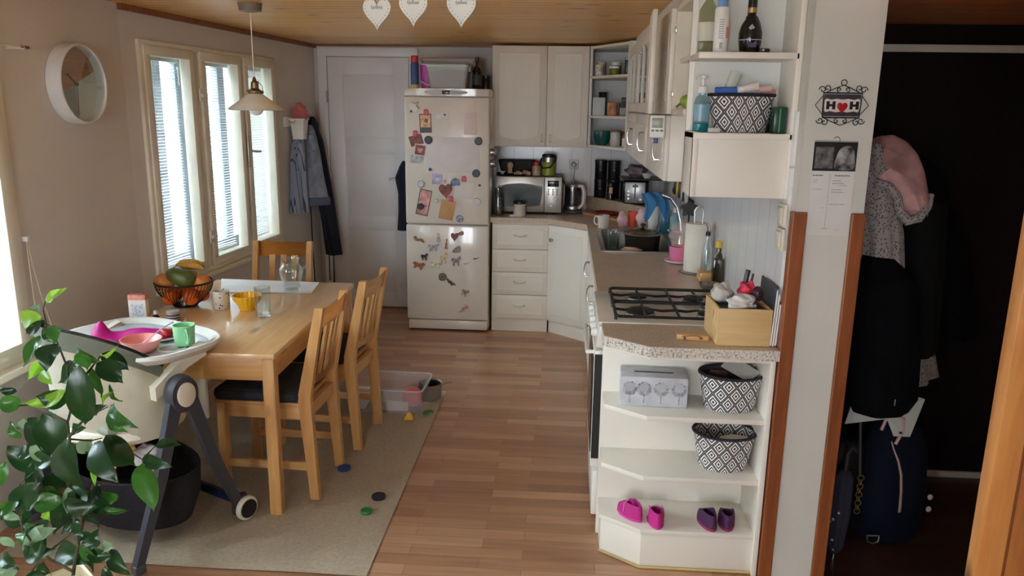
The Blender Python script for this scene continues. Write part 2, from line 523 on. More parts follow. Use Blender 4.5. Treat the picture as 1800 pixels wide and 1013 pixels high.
# ---- windows: inner sashes, deep reveal, outer casements
outer_paint = mat('dimmed_outer_paint', (150, 158, 170), .6, var=(8, .1))  # outer frames toned down in colour against the strong skylight
def window(name, s0, s1, z0, z1, M, cuts, handle=None):
    root = bpy.data.objects.new(name, None)
    COL.objects.link(root)
    root.matrix_basis = M @ TR((s0 + s1) / 2, 0, z0)
    root['kind'] = 'structure'
    I = TR(-(s0 + s1) / 2, 0, -z0)
    f = MB()
    t = .03
    f.box(s0, s1, -.07, .018, z0, z0 + t, .004, M=I); f.box(s0, s1, -.07, .018, z1 - t, z1, .004, M=I)
    f.box(s0, s0 + t, -.069, .017, z0 + t - .004, z1 - t + .004, .003, M=I); f.box(s1 - t, s1, -.069, .017, z0 + t - .004, z1 - t + .004, .003, M=I)
    for a, b in zip(cuts, cuts[1:]):
        if a[1] < b[0]:
            f.box(a[1], b[0], -.066, .012, z0 + t - .004, z1 - t + .004, .003, M=I)
    obj('window_frame', f, win_paint, root)
    for i, (a, b) in enumerate(cuts):
        sh = MB()
        k = .052
        sh.box(a, b, -.03, .026, z0 + .022, z0 + .022 + k, .005, M=I); sh.box(a, b, -.03, .026, z1 - .022 - k, z1 - .022, .005, M=I)
        sh.box(a, a + k, -.0295, .0255, z0 + .018 + k, z1 - .018 - k, .003, M=I); sh.box(b - k, b, -.0295, .0255, z0 + .018 + k, z1 - .018 - k, .003, M=I)
        sash = obj('sash', sh, win_paint, root)
        obj('pane', MB().box(a + k - .004, b - k + .004, -.004, 0, z0 + .07, z1 - .07, M=I), pane, sash)
        oc = MB()
        k = .07
        y0, y1 = -.30, -.25
        oc.box(a - .02, b + .02, y0, y1, z0, z0 + k, .004, M=I); oc.box(a - .02, b + .02, y0, y1, z1 - k, z1, .004, M=I)
        oc.box(a - .0195, a - .02 + k, y0 + .001, y1 - .001, z0 + .06, z1 - .06, .003, M=I); oc.box(b + .02 - k, b + .0195, y0 + .001, y1 - .001, z0 + .06, z1 - .06, .003, M=I)
        if i < 3:
            oc.box((a + b) / 2 - .045, (a + b) / 2 + .045, y0, y1, z0, z1, .004, M=I)
        out = obj('outer_casement', oc, outer_paint, root)
        obj('pane', MB().box(a, b, -.278, -.274, z0 + .03, z1 - .03, M=I), pane, out)
    return root, I
cuts1 = [(.145, .615), (.675, 1.165), (1.195, 1.64)]
win1, I1 = window('window_1', .118, 1.665, .655, 1.92, WM, cuts1)
for s, z in ((.645, 1.66), (.645, .86)):
    h = MB().box(s - .012, s + .012, .026, .034, z - .035, z + .035, .003, M=I1)
    h.box(s - .01, s + .045, .034, .05, z - .012, z + .008, .004, M=I1)
    obj('turn_catch', h, white_pl, win1)
h = MB().box(1.172, 1.196, .026, .036, 1.22, 1.42, .004, M=I1)
h.tube([(1.184, .036, 1.325), (1.184, .065, 1.325), (1.19, .07, 1.322), (1.27, .07, 1.318)], .007, 8, M=I1)
obj('window_handle', h, mat('dull_metal', (196, 190, 176), .35, .6), win1)
NM = Matrix(((0, 1, 0, -2.127), (1, 0, 0, 0), (0, 0, 1, 0), (0, 0, 0, 1)))
win2, I2 = window('window_2', 1.3, 2.86, .62, 1.95, NM, [(1.33, 2.06), (2.10, 2.83)])
win4, I4 = window('added_window', -1.9, -.35, .62, 1.95, NM, [(-1.87, -1.14), (-1.10, -.38)])  # added out of view to light the fronts on the right
# window sills
struct('trim_6', MB().box(.10, 1.69, -.02, .05, .628, .655, .006, M=WM), win_paint)
struct('trim_7', MB().box(-2.16, -2.06, 1.25, 2.90, .59, .62, .006), win_paint)
# narrow rear window, and a wider one added for frontal light
w = MB()
for a in ((-1.84, -1.51, .3, .37), (-1.84, -1.51, 1.93, 2.0), (-1.9, -1.84, .3, 2.0), (-1.51, -1.45, .3, 2.0), (-.94, -.16, .7, .76), (-.94, -.16, 1.94, 2.0), (-1.0, -.94, .7, 2.0), (-.16, -.1, .7, 2.0), (-.58, -.52, .76, 1.94)):
    w.box(a[0], a[1], -2.42, -2.34, a[2], a[3], .004)
wn3 = struct('rear_slot_and_added_window', w, win_paint, sm=40)

# ---- panelled white door at the back
d1 = bpy.data.objects.new('door_1', None); COL.objects.link(d1); d1.location = (-1.545, 6.14, 0); d1['kind'] = 'structure'
dp = mat('door_paint', (232, 232, 236), .4, var=(3, .02))
f = MB()
x0, x1 = -1.865, -1.225
f.box(x0 - .069, x0, 6.106, 6.14, 0, 1.985, .004); f.box(x1, x1 + .069, 6.106, 6.14, 0, 1.985, .004); f.box(x0 - .07, x1 + .07, 6.105, 6.14, 1.98, 2.05, .006)
obj('door_frame', f, dp, d1, w=True)
lf = MB()
pan = [(.14, .64), (.755, 1.245), (1.375, 1.85)]
lf.box(x0 + .004, x0 + .125, 6.112, 6.136, .012, 1.976, .003); lf.box(x1 - .125, x1 - .004, 6.112, 6.136, .012, 1.976, .003)
zs = [.012] + [z for p in pan for z in p] + [1.976]
for a, b in zip(zs[::2], zs[1::2]):
    lf.box(x0 + .12, x1 - .12, 6.113, 6.135, a, b, .003)
leaf = obj('door_leaf', lf, dp, d1, w=True)
for a, b in pan:
    obj('door_panel', MB().box(x0 + .12, x1 - .12, 6.122, 6.132, a - .004, b + .004, .004), dp, leaf, w=True)
for z in (1.68, 1.0, .25):
    obj('hinge', MB().tube([(x0, 6.1, z - .045), (x0, 6.1, z + .045)], .008), steel, d1, w=True)
hd = MB().box(-1.30, -1.262, 6.1, 6.114, .94, 1.11, .006)
hd.tube([(-1.28, 6.1, 1.06), (-1.28, 6.065, 1.06), (-1.30, 6.06, 1.06), (-1.385, 6.06, 1.055)], .009)
obj('door_handle', hd, steel, d1, w=True)

# ---- pine door standing open beside the camera
oak = wood('pine_door_wood', (206, 142, 78), (182, 112, 54), 'z', .38, knots=True)
d2 = bpy.data.objects.new('door_2', None); COL.objects.link(d2); d2.location = (1.25, 1.5, 0); d2['kind'] = 'structure'
X0 = .868
lf = MB()
lf.box(X0, X0 + .052, 1.5, 1.54, .02, 1.97, .003)
lf.box(1.62, 1.68, 1.5, 1.54, .02, 1.97, .003)
lf.box(X0 + .05, 1.63, 1.5, 1.54, .02, .16, .003); lf.box(X0 + .05, 1.63, 1.5, 1.54, 1.85, 1.97, .003)
leaf = obj('door_leaf', lf, oak, d2, w=True)
obj('door_panel', MB().box(X0 + .045, 1.63, 1.512, 1.53, .15, 1.86, .004), wood('pine_panel_wood', (178, 112, 58), (150, 88, 42), 'z', .4), leaf, w=True)
obj('door_moulding', MB().box(X0 + .052, X0 + .060, 1.503, 1.52, .15, 1.86, .003), wood('pine_bead', (130, 70, 30), (110, 58, 24), 'z', .4, knots=False), leaf, w=True)

# ---- world outside
lawn = mat('lawn_green', (92, 104, 78), .95, var=(3, .3))
paving = mat('pale_bounce_paving', (206, 202, 192), .95, var=(3, .08))
struct('ground_outside', MB().box(-16, -5.8, -14, 18, -.5, -.42), lawn)
struct('ground_bounce_paving', MB().box(-5.8, 12, -14, 18, -.5, -.415), paving)  # pale strip laid out to bounce daylight up to the ceiling
random.seed(3)
leafm = mat('hedge_leaf', (104, 138, 72), .6, var=(4, .4))
hb = MB()
for k in range(500):
    c = V((random.uniform(-5.4, -4.9), random.uniform(6.3, 7.8), random.uniform(-.4, 1.0)))
    M = TR(*c) @ Euler((random.uniform(0, 6), random.uniform(0, 6), random.uniform(0, 6))).to_matrix().to_4x4()
    hb.faces([(-.07, 0, 0), (0, -.04, .01), (.07, 0, 0), (0, .04, .01)], [(0, 1, 2, 3)], M=M)
hd = obj('hedge_outside', hb, leafm, sm=0); hd['kind'] = 'stuff'; hd['label'] = 'leafy green hedge in the garden beyond the window'

struct('wall_garden', MB().box(-7.4, -7.2, -6, 18, -.5, 2.3), mat('garden_wall_render', (116, 112, 122), .9, var=(1.2, .35)))
wd = bpy.data.worlds.new('daylight'); SC.world = wd; wd.use_nodes = True
bg = wd.node_tree.nodes['Background']
bg.inputs[0].default_value = (.86, .91, 1.0, 1)
bg.inputs[1].default_value = 16.0
def portal(name, M, sx, sy):
    l = bpy.data.lights.new(name, 'AREA'); l.shape = 'RECTANGLE'; l.size = sx; l.size_y = sy
    l.cycles.is_portal = True
    o = bpy.data.objects.new(name, l); COL.objects.link(o); o.matrix_world = M
portal('window_daylight', WM @ TR(.89, -.33, 1.29) @ RX(-PI / 2) @ RZ(PI) @ RX(PI), 1.55, 1.27)
portal('side_window_daylight', NM @ TR(2.08, -.33, 1.28) @ RX(-PI / 2) @ RZ(PI) @ RX(PI), 1.56, 1.33)
portal('rear_window_daylight', TR(-1.675, -2.44, 1.15) @ RX(PI / 2), .45, 1.7)
portal('added_rear_window_daylight', TR(-.55, -2.44, 1.35) @ RX(PI / 2), .9, 1.3)
portal('added_window_daylight', NM @ TR(-1.12, -.33, 1.28) @ RX(-PI / 2) @ RZ(PI) @ RX(PI), 1.55, 1.33)

# ---- camera
CAM_M = Matrix(((0.997426, -0.029926, 0.065163, 0.000000), (0.070234, 0.224537, -0.971931, 0.000000), (0.014454, 0.974006, 0.226061, 1.620000), (0.000000, 0.000000, 0.000000, 1.000000)))
cam = bpy.data.cameras.new('camera')
cam.sensor_width = 36.
cam.lens = 1370. / 1800 * 36
cam.clip_start = .02
co = bpy.data.objects.new('camera', cam); COL.objects.link(co)
co.matrix_world = CAM_M
SC.camera = co
SC.view_settings.view_transform = 'Standard'
SC.view_settings.look = 'None'
SC.view_settings.gamma = 1.
SC.view_settings.exposure = .58
SC.cycles.use_denoising = True
SC.cycles.max_bounces = 10
SC.cycles.diffuse_bounces = 6
SC.cycles.transparent_max_bounces = 24
SC.cycles.sample_clamp_indirect = 8.
SC.cycles.caustics_reflective = False
SC.cycles.caustics_refractive = False
sun = bpy.data.lights.new('sun', 'SUN'); sun.energy = 10.; sun.angle = .02; sun.color = (1., .95, .88)
so = bpy.data.objects.new('sun', sun); COL.objects.link(so)
so.rotation_euler = V((-.55, -.15, -.8)).to_track_quat('-Z', 'Y').to_euler()
# ================================================================ kitchen units
bead_x = bead_doors('bead_doors_x', 0)
bead_y = bead_doors('bead_doors_y', 1)
worktop_m = granite('speckled_worktop', (188, 168, 146), (156, 136, 116))
edge_dark = mat('joint_shadow_gap', (96, 88, 80), .7)

def front(parent, name, w_, h_, M, arch=None, bead=None, t=.018, frame=.05):
    """a framed door or drawer front, lying in x (width) and z (height), its face towards -y; the inner panel may be beaded and arched"""
    s = MB().box(0, w_, -t, 0, 0, h_, .003, M=M)
    d = obj(name, s, cab, parent, w=True)
    a, b = frame, w_ - frame
    lo, hi = frame, h_ - frame
    if hi - lo < .03:
        lo, hi = .02, h_ - .02
    pts = [(a, hi), (a, lo)]
    if arch:
        pts = [(a, hi)] + [(a + (b - a) * i / 10, lo - arch * sin(PI * i / 10) + (arch if arch > 0 else 0)) for i in range(11)] + [(b, hi)]
    else:
        pts = [(a, hi), (a, lo), (b, lo), (b, hi)]
    P = MB().prism([(x, z) for x, z in pts], 0, .004, .0022, M=M @ TR(0, -t + .0005, 0) @ RX(PI / 2), seg=1)
    obj('panel', P, bead or cab, d, w=True)
    return d

def bow_handle(parent, M, w_=.08, m=None, name='handle'):
    h = MB()
    h.tube([(-w_ / 2, 0, 0), (-w_ / 2, -.022, -.001), (-w_ * .3, -.03, -.004), (0, -.032, -.006), (w_ * .3, -.03, -.004), (w_ / 2, -.022, -.001), (w_ / 2, 0, 0)], [.006, .006, .005, .0055, .005, .006, .006], 8, M=M)
    return obj(name, h, m or chrome, parent, w=True)

# ---- wall cupboard over the microwave
t = thing('wall_cabinet', 'tall white two-door wall cupboard hanging above the microwave', 'cabinet', (-.205, 5.98, 1.335))
obj('body', MB().box(-.558, .143, 5.838, 6.128, 1.337, 2.052, .002), cab, t, w=True)
for i, (a, b) in enumerate(((-.557, -.160), (-.157, .142))):
    d = front(t, 'door', b - a, .712, TR(a, 5.838, 1.339), arch=.03, bead=bead_x)
    bow_handle(d, TR((b - .03) if i == 0 else (a + .03), 5.819, 1.40) @ RY(PI / 2), .05, white_pl, 'handle')

# ---- open corner shelf unit
t = thing('corner_shelf', 'white open corner wall unit with jars on three shelves', 'shelf', (.40, 5.85, 1.345))
cpoly = [(.146, 6.126), (.146, 5.80), (.405, 5.29), (.722, 5.29), (.722, 6.126)]
def inset(poly, d=.02):
    return [(.166, 6.10), (.168, 5.815), (.41, 5.33), (.70, 5.33), (.70, 6.10)]
b = MB()
b.box(.146, .166, 5.80, 6.126, 1.345, 2.05, .002); b.box(.405, .722, 5.288, 5.308, 1.345, 2.05, .002)
b.box(.146, .722, 6.112, 6.127, 1.345, 2.05); b.box(.708, .723, 5.29, 6.126, 1.345, 2.05)
obj('carcass', b, cab_in, t, w=True)
for z in (1.345, 1.553, 1.826, 2.03):
    obj('shelf_board', MB().prism(cpoly, z, z + .018, .002), cab, t, w=True)
obj('post', MB().box(-.02, .02, -.012, .012, 1.345, 2.05, .003, M=TR(.398, 5.312, 0) @ RZ(math.radians(-63))), cab, t, w=True)

# ---- right hand wall run: an upper row and a lower row of flaps
XR = .405          # door faces
t = thing('glazed_cabinet', 'white wall cupboard with narrow arched glass door beside the corner shelf', 'cabinet', (.56, 4.66, 1.6))
b = MB()
for a in ((4.06, 4.075, 1.6, 2.0), (5.247, 5.267, 1.6, 2.0)):
    b.box(XR, .722, a[0], a[1], a[2], a[3])
b.box(XR, .722, 4.06, 5.265, 1.6, 1.618); b.box(XR, .722, 4.06, 5.265, 1.985, 2.0); b.box(.71, .722, 4.06, 5.265, 1.6, 2.0)
b.box(XR + .02, .72, 4.08, 5.25, 1.80, 1.815)
obj('body', b, cab_in, t, w=True)
for (y0, y1, lite) in ((5.265, 4.70, True), (4.695, 4.06, True)):
    g = MB()
    L_ = y0 - y1
    for (a, c, e, f) in ((0, L_, 0, .05), (0, L_, .345, .395), (0, .055, .05, .345), (L_ - .055, L_, .05, .345)):
        g.box(a, c, -.018, 0, e, f, .003)
    for i in range(8):     # arched head of the opening
        a0, a1 = i / 8, (i + 1) / 8
        hgt = .03 * (1 - sin(PI * (a0 + a1) / 2))
        g.box(.055 + (L_ - .11) * a0, .055 + (L_ - .11) * a1, -.016, -.002, .345 - hgt, .346)
    g.box(L_ / 2 - .01, L_ / 2 + .01, -.017, -.001, .05, .35, .002)
    M = TR(XR, y0, 1.603) @ RZ(-PI / 2)
    bmesh.ops.transform(g.bm, matrix=M, verts=list(g.bm.verts))
    d = obj('door', g, cab, t, w=True)
    obj('pane', MB().box(.05, L_ - .05, -.010, -.007, .045, .35, M=M), pane, d, w=True)

t = thing('wall_cabinet', 'short white wall cupboard of framed doors between glass door and open nook', 'cabinet', (.56, 3.62, 1.6))
obj('body', MB().box(XR, .722, 3.185, 4.058, 1.6, 2.0, .002), cab, t, w=True)
front(t, 'door', .435, .396, TR(XR, 4.057, 1.602) @ RZ(-PI / 2), arch=-.03, bead=bead_y)
front(t, 'door', .43, .396, TR(XR, 3.618, 1.602) @ RZ(-PI / 2), arch=-.03, bead=bead_y)

t = thing('open_cabinet', 'doorless white wall cupboard over the hob with green pepper inside', 'cabinet', (.56, 2.99, 1.6))
b = MB()
b.box(XR, .722, 3.166, 3.182, 1.6, 2.0)
b.box(XR, .722, 2.85, 3.18, 1.6, 1.622); b.box(XR, .722, 2.85, 3.18, 1.984, 2.0); b.box(.71, .722, 2.85, 3.18, 1.6, 2.0)
obj('body', b, mat('cabinet_inside_warm', (222, 214, 196), .5), t, w=True)
obj('shelf_board', MB().box(.425, .72, 2.852, 3.165, 1.795, 1.812, .002), cab, t, w=True)
d = front(t, 'door', .30, .396, TR(.352, 3.50, 1.602) @ RZ(-PI / 2 - .06), arch=-.03, bead=bead_y)
for z in (1.68, 1.92):
    obj('hinge', MB().box(.40, .412, 3.168, 3.186, z - .012, z + .012, .003), steel, d, w=True)

t = thing('wall_mounted_flap_cabinet', 'low white row of lift-up flaps with bow handles below upper cupboards', 'cabinet', (.56, 4.2, 1.338))
obj('body', MB().box(XR, .722, 3.185, 5.265, 1.338, 1.598, .002), cab, t, w=True)
for y0, y1 in ((5.265, 4.60), (4.595, 3.90), (3.895, 3.185)):
    d = front(t, 'flap', y0 - y1, .256, TR(XR, y0, 1.340) @ RZ(-PI / 2), arch=.02, bead=None)
    bow_handle(d, TR(XR - .018, (y0 + y1) / 2, 1.42) @ RZ(-PI / 2) @ RY(PI / 2) if False else TR(XR - .018, y1 + .15, 1.46) @ RZ(-PI / 2) @ RY(PI / 2), .09)

# filler strip between the cupboards and the ceiling boards
struct('trim_8', MB().box(.425, .735, 2.62, 5.30, 2.0, CZ - .001, .001), cab)

# ---- open end shelf on the wall, facing the room
t = thing('wall_shelf', 'white open shelf unit on the wall above the hob end', 'shelf', (.56, 2.73, 1.335))
b = MB()
b.box(.411, .429, 2.63, 2.83, 1.338, 1.55, .002); b.box(.715, .734, 2.62, 2.83, 1.338, 2.069, .002); b.box(.411, .735, 2.815, 2.832, 1.338, 2.069, .002)
b.box(.411, .72, 2.632, 2.65, 1.338, 1.53, .002)
obj('body', b, cab, t, w=True)
for z in (1.528, 1.781):
    obj('shelf_board', MB().prism([(.411, 2.82), (.411, 2.64), (.41, 2.62), (.725, 2.62), (.725, 2.82)], z, z + .02, .002), cab, t, w=True)
obj('back_panel', MB().box(.428, .716, 2.805, 2.817, 1.55, 2.069), cab_in, t, w=True)

# ---- drawers under the microwave
FY = 5.553
t = thing('drawer_unit', 'white base unit with four drawers beside the fridge', 'cabinet', (-.32, 5.85, 0))
obj('body', MB().box(-.522, -.112, FY + .001, 6.12, .09, .812, .002), cab, t, w=True)
obj('plinth', MB().box(-.522, -.112, FY + .012, 6.1, 0, .09), cab, t, w=True)
zz = [.104, .284, .454, .622, .806]
for a, b_ in zip(zz, zz[1:]):
    d = front(t, 'drawer', .40, b_ - a - .005, TR(-.517, FY, a), frame=.03)
    bow_handle(d, TR(-.317, FY - .018, (a + b_) / 2 + .01), .08, mat('handle_cream', (214, 206, 190), .35) if a == .104 else bpy.data.materials['handle_cream'])

# ---- diagonal corner base unit
t = thing('corner_base_cabinet', 'white diagonal corner base unit with one framed door', 'cabinet', (.25, 5.8, 0))
A, B_ = V((-.108, FY)), V((.176, 5.306))
dv = (B_ - A)
ang = math.atan2(dv.y, dv.x)
obj('body', MB().prism([(-.108, FY + .004), (.178, 5.318), (.72, 5.318), (.72, 6.12), (-.108, 6.12)], .09, .812, .001), cab, t, w=True)
obj('plinth', MB().prism([(-.10, FY + .02), (.18, 5.325), (.7, 5.325), (.7, 6.1), (-.10, 6.1)], 0, .09), cab, t, w=True)
d = front(t, 'door', dv.length - .006, .70, TR(A.x + .002, A.y, .104) @ RZ(ang), bead=bead_x)
kn = MB(); kn.lathe([(.006, 0), (.006, .012), (.013, .016), (.014, .022), (.008, .027)], n=14, M=TR(A.x + .03 * cos(ang), A.y + .03 * sin(ang) - .018, .70) @ RZ(ang) @ RX(PI / 2))
obj('knob', kn, steel, d, w=True)

# ---- sink base unit along the right wall
t = thing('sink_cabinet', 'long white base unit under the sink with framed doors', 'cabinet', (.45, 4.3, 0))
b = MB()
b.box(.178, .72, 3.312, 5.295, .09, .68, .002)
b.box(.178, .205, 3.312, 5.295, .68, .812); b.box(.645, .72, 3.312, 5.295, .68, .812); b.box(.2, .66, 3.312, 4.26, .68, .812); b.box(.2, .66, 5.11, 5.295, .68, .812)
obj('body', b, cab, t, w=True)
obj('plinth', MB().box(.19, .70, 3.312, 5.295, 0, .09), cab, t, w=True)
for y0, y1 in ((5.275, 4.64), (4.635, 3.98), (3.975, 3.315)):
    d = front(t, 'door', y0 - y1, .70, TR(.178, y0, .104) @ RZ(-PI / 2), bead=bead_y)
    bow_handle(d, TR(.16, y1 + .05, .66) @ RZ(-PI / 2) @ RY(PI / 2), .09)

# ---- L-shaped worktop with a cut-out for the sink
SX0, SX1, SY0, SY1 = .222, .622, 4.29, 5.08
wt = MB()
def plate(mb, poly, z0, z1):
    mb.prism(poly, z0, z1)
wv = [(-.535, 6.127), (-.535, 5.535), (-.125, 5.535), (.150, 5.285), (.150, 3.305), (.723, 3.305), (.723, 6.127), (SX0, SY0), (SX1, SY0), (SX1, SY1), (SX0, SY1)]
fs = [(4, 5, 8, 7), (5, 6, 9, 8), (6, 0, 1, 2, 3, 10, 9), (3, 4, 7, 10)]
P = [(x, y, .848) for x, y in wv] + [(x, y, .813) for x, y in wv]
fs += [tuple(11 + k for k in f)[::-1] for f in fs]
fs += [(i, (i + 1) % 7, 11 + (i + 1) % 7, 11 + i) for i in range(7)] + [(7 + i, 7 + (i + 1) % 4, 18 + (i + 1) % 4, 18 + i) for i in range(4)]
wt.faces(P, fs)
one('worktop', wt, worktop_m, 'speckled beige L-shaped worktop running round the corner to the hob', 'worktop', sm=0)
up = MB().prism([(.16, 6.126), (.20, 6.06), (.62, 5.36), (.722, 5.33), (.722, 6.126)], .849, .955, .003)
one('corner_ledge', up, worktop_m, 'raised speckled ledge across the worktop corner under the canisters', 'ledge', sm=0)

# ---- gas cooker
t = thing('cooker', 'white freestanding gas cooker with black pan supports', 'cooker', (.43, 3.05, 0))
CY0, CY1 = 2.80, 3.298
enamel = mat('white_enamel', (226, 222, 214), .22)
obj('body', MB().box(.165, .72, CY0, CY1, .03, .835, .004), enamel, t, w=True)
hob = MB().box(.135, .722, CY0, CY1, .835, .852, .005)
obj('hob_plate', hob, mat('hob_enamel', (206, 196, 182), .18), t, w=True)
od = MB().box(.125, .165, CY0 + .012, CY1 - .012, .26, .735, .006)
od = obj('oven_door', od, enamel, t, w=True)
obj('door_glass', MB().box(.1225, .126, CY0 + .02, CY1 - .02, .32, .70, .001), black_gloss, od, w=True)
obj('door_gap_strip', MB().box(.127, .163, CY0 + .006, CY0 + .012, .30, .72), black, od, w=True)  # black strip standing in for the dark gap beside the door
obj('handle', MB().tube([(.125, CY0 + .06, .715), (.10, CY0 + .06, .715), (.10, CY1 - .06, .715), (.125, CY1 - .06, .715)], .008), enamel, od, w=True)
cp = obj('control_panel', MB().prism([(.165, .745), (.128, .75), (.142, .832), (.165, .832)], CY0 + .004, CY1 - .004, .003, M=Matrix(((1, 0, 0, 0), (0, 0, 1, 0), (0, 1, 0, 0), (0, 0, 0, 1)))), enamel, t, w=True)
for i in range(5):
    k = MB().lathe([(.017, 0), (.016, .014), (.012, .022)], n=16, M=TR(.134, CY0 + .07 + .09 * i, .79) @ RY(-PI / 2))
    obj('knob', k, white_pl, cp, w=True)
obj('drawer', MB().box(.135, .165, CY0 + .008, CY1 - .008, .06, .245, .005), enamel, t, w=True)
burn = [(.31, 3.165, .036), (.535, 3.15, .040), (.30, 2.925, .050), (.545, 2.91, .030)]
for x, y, r in burn:
    bb = MB().lathe([(r * 1.15, 0), (r * 1.1, .008), (r * .95, .012)], (x, y, .851), 24)
    b1 = obj('burner', bb, steel, t, w=True)
    obj('burner_cap', MB().lathe([(r, .011), (r * 1.02, .017), (r * .9, .022), (r * .25, .0235), (r * .2, .021)], (x, y, .851), 24), iron, b1, w=True)
def grid_iron(y0, y1):
    g = MB()
    z = .870
    x0, x1 = .20, .665
    g.tube([(x0 + .015, y0, z), (x1 - .015, y0, z), (x1, y0 + .015, z), (x1, y1 - .015, z), (x1 - .015, y1, z), (x0 + .015, y1, z), (x0, y1 - .015, z), (x0, y0 + .015, z), (x0 + .015, y0, z)], .0065, 6)
    g.tube([(.435, y0, z), (.435, (y0 + y1) / 2, z), (.435, y1, z)], .006, 6)
    ym = (y0 + y1) / 2
    for cx in (.31, .545):
        for dx, dy in ((1, 0), (-1, 0), (0, 1), (0, -1)):
            if dx:
                xe = (.435 if (dx > 0) == (cx < .435) else (x0 if dx < 0 else x1))
                g.tube([(xe, ym, z), (cx + dx * .07, ym, z - .004), (cx + dx * .024, ym, z + .002)], [.006, .006, .004], 6)
            else:
                g.tube([(cx, y1 if dy > 0 else y0, z), (cx, ym + dy * .06, z), (cx, ym + dy * .024, z + .006)], [.005, .005, .004], 6)
    for x in (x0, x1):
        for y in (y0, y1):
            g.tube([(x, y + (.02 if y == y0 else -.02), z), (x, y + (.02 if y == y0 else -.02), .852)], .006, 6)
    return g
obj('pan_support', grid_iron(2.815, 3.042), iron, t, w=True)
obj('pan_support', grid_iron(3.052, 3.28), iron, t, w=True)

# ---- end worktop and open floor shelf unit at the front
ep = [(.148, 2.796), (.148, 2.63), (.295, 2.515), (.722, 2.515), (.722, 2.796)]
t = thing('end_worktop', 'small speckled worktop with clipped corner in front of the hob', 'worktop', (.43, 2.66, .812))
obj('slab', MB().prism(ep, .8125, .848, .002), worktop_m, t, w=True, sm=0)
eg = MB()
eo = [(.1465, 2.796), (.1465, 2.629), (.2945, 2.5135), (.722, 2.5135)]
ei = [(.1485, 2.796), (.1485, 2.631), (.2955, 2.5155), (.722, 2.5155)]
for a in range(3):
    eg.prism([eo[a], eo[a + 1], ei[a + 1], ei[a]], .812, .8465)
obj('edge_band', eg, granite('edge_speckle', (200, 192, 180), (120, 112, 104), 150), t, w=True, sm=0, label='grey speckled edge band')
t = thing('open_shelf_unit', 'white open floor shelf unit with baskets and shoes at counter end', 'shelf', (.44, 2.66, 0))
sp = [(.160, 2.776), (.160, 2.645), (.302, 2.545), (.70, 2.545), (.70, 2.776)]
b = MB()
b.box(.155, .718, 2.776, 2.794, 0, .811, .002)
obj('back_panel', b, cab, t, w=True)
obj('side_panel', MB().box(.700, .718, 2.535, 2.78, 0, .811, .002), cab, t, w=True)
for z in (.137, .345, .571, .793):
    obj('shelf_board', MB().prism(sp, z, z + .018, .002), cab, t, w=True)
obj('plinth', MB().prism([(.166, 2.77), (.166, 2.652), (.306, 2.553), (.70, 2.553), (.70, 2.77)], 0, .137, .002), cab, t, w=True)
pl = MB()
pl.tube([(.164, 2.646, .006), (.304, 2.547, .006), (.70, 2.547, .006)], .005, 6)
obj('plinth_edge', pl, mat('brass_edge', (196, 168, 110), .4), t, w=True)

# ---- switches on the end of the tiled wall
for z, lab in ((1.285, 'upper cream light switch on the white wall by timber edge'), (1.205, 'lower cream light switch on the white wall by timber edge')):
    t = thing('light_switch', lab, 'switch', (.724, 2.625, z - .04))
    obj('plate', MB().box(.712, .724, 2.585, 2.665, z - .038, z + .038, .004), mat('switch_cream', (214, 204, 184), .4), t, w=True)
    obj('rocker', MB().box(.706, .712, 2.60, 2.65, z - .026, z + .026, .002), bpy.data.materials['switch_cream'] if 'switch_cream' in bpy.data.materials else cab, t, w=True)

# ================================================================ fridge
fr = mat('fridge_enamel', (220, 211, 200), .16, var=(3, .01), coat=.3)
t = thing('fridge_freezer', 'tall cream fridge freezer covered in magnets and papers', 'fridge', (-.84, 5.8, 0))
obj('body', MB().box(-1.138, -.542, 5.535, 6.09, .012, 1.70, .008), fr, t, w=True)
obj('freezer_door', MB().box(-1.138, -.542, 5.488, 5.533, .088, .790, .012, seg=3), fr, t, w=True)
d = obj('fridge_door', MB().box(-1.138, -.542, 5.488, 5.533, .797, 1.683, .012, seg=3), fr, t, w=True)
obj('grip', MB().box(-.543, -.537, 5.495, 5.525, 1.36, 1.50, .002), mat('grip_grey', (172, 160, 150), .5), d, w=True)
obj('plinth', MB().box(-1.132, -.548, 5.50, 5.56, .012, .082, .008), fr, t, w=True)
tp = MB().prism([(-1.14, 5.53), (-1.135, 5.492), (-1.05, 5.478), (-.95, 5.470), (-.84, 5.466), (-.73, 5.470), (-.63, 5.478), (-.545, 5.492), (-.54, 5.53), (-.54, 6.09), (-1.14, 6.09)], 1.688, 1.738, .008)
tp = obj('control_head', tp, fr, t, w=True)
o_ = MB().lathe([(.15, 0), (.15, .004), (.145, .006)], n=40, sy=.115, M=TR(-.84, 5.468, 1.713) @ RX(PI / 2))
o_ = obj('oval_badge', o_, mat('badge_grey', (176, 174, 168), .35), tp, w=True)
obj('display', MB().box(-.866, -.814, 5.459, 5.463, 1.701, 1.725, .001), black_gloss, o_, w=True)
for x in (-1.09, -.59):
    obj('foot', MB().lathe([(.02, 0), (.02, .014)], (x, 5.56, 0), 12), black, t, w=True)
# ================================================================ rug
rg = MB()
def rugf(u, v):
    x = -2.02 + 1.36 * u; y = 2.40 + 1.845 * v
    return V((x, y, .006 + .0012 * sin(9 * x + 4 * y)))
rg.sheet(rugf, 24, 30, -.005)
one('rug', rg, rug_weave(), 'natural woven jute rug under the dining table', 'rug')

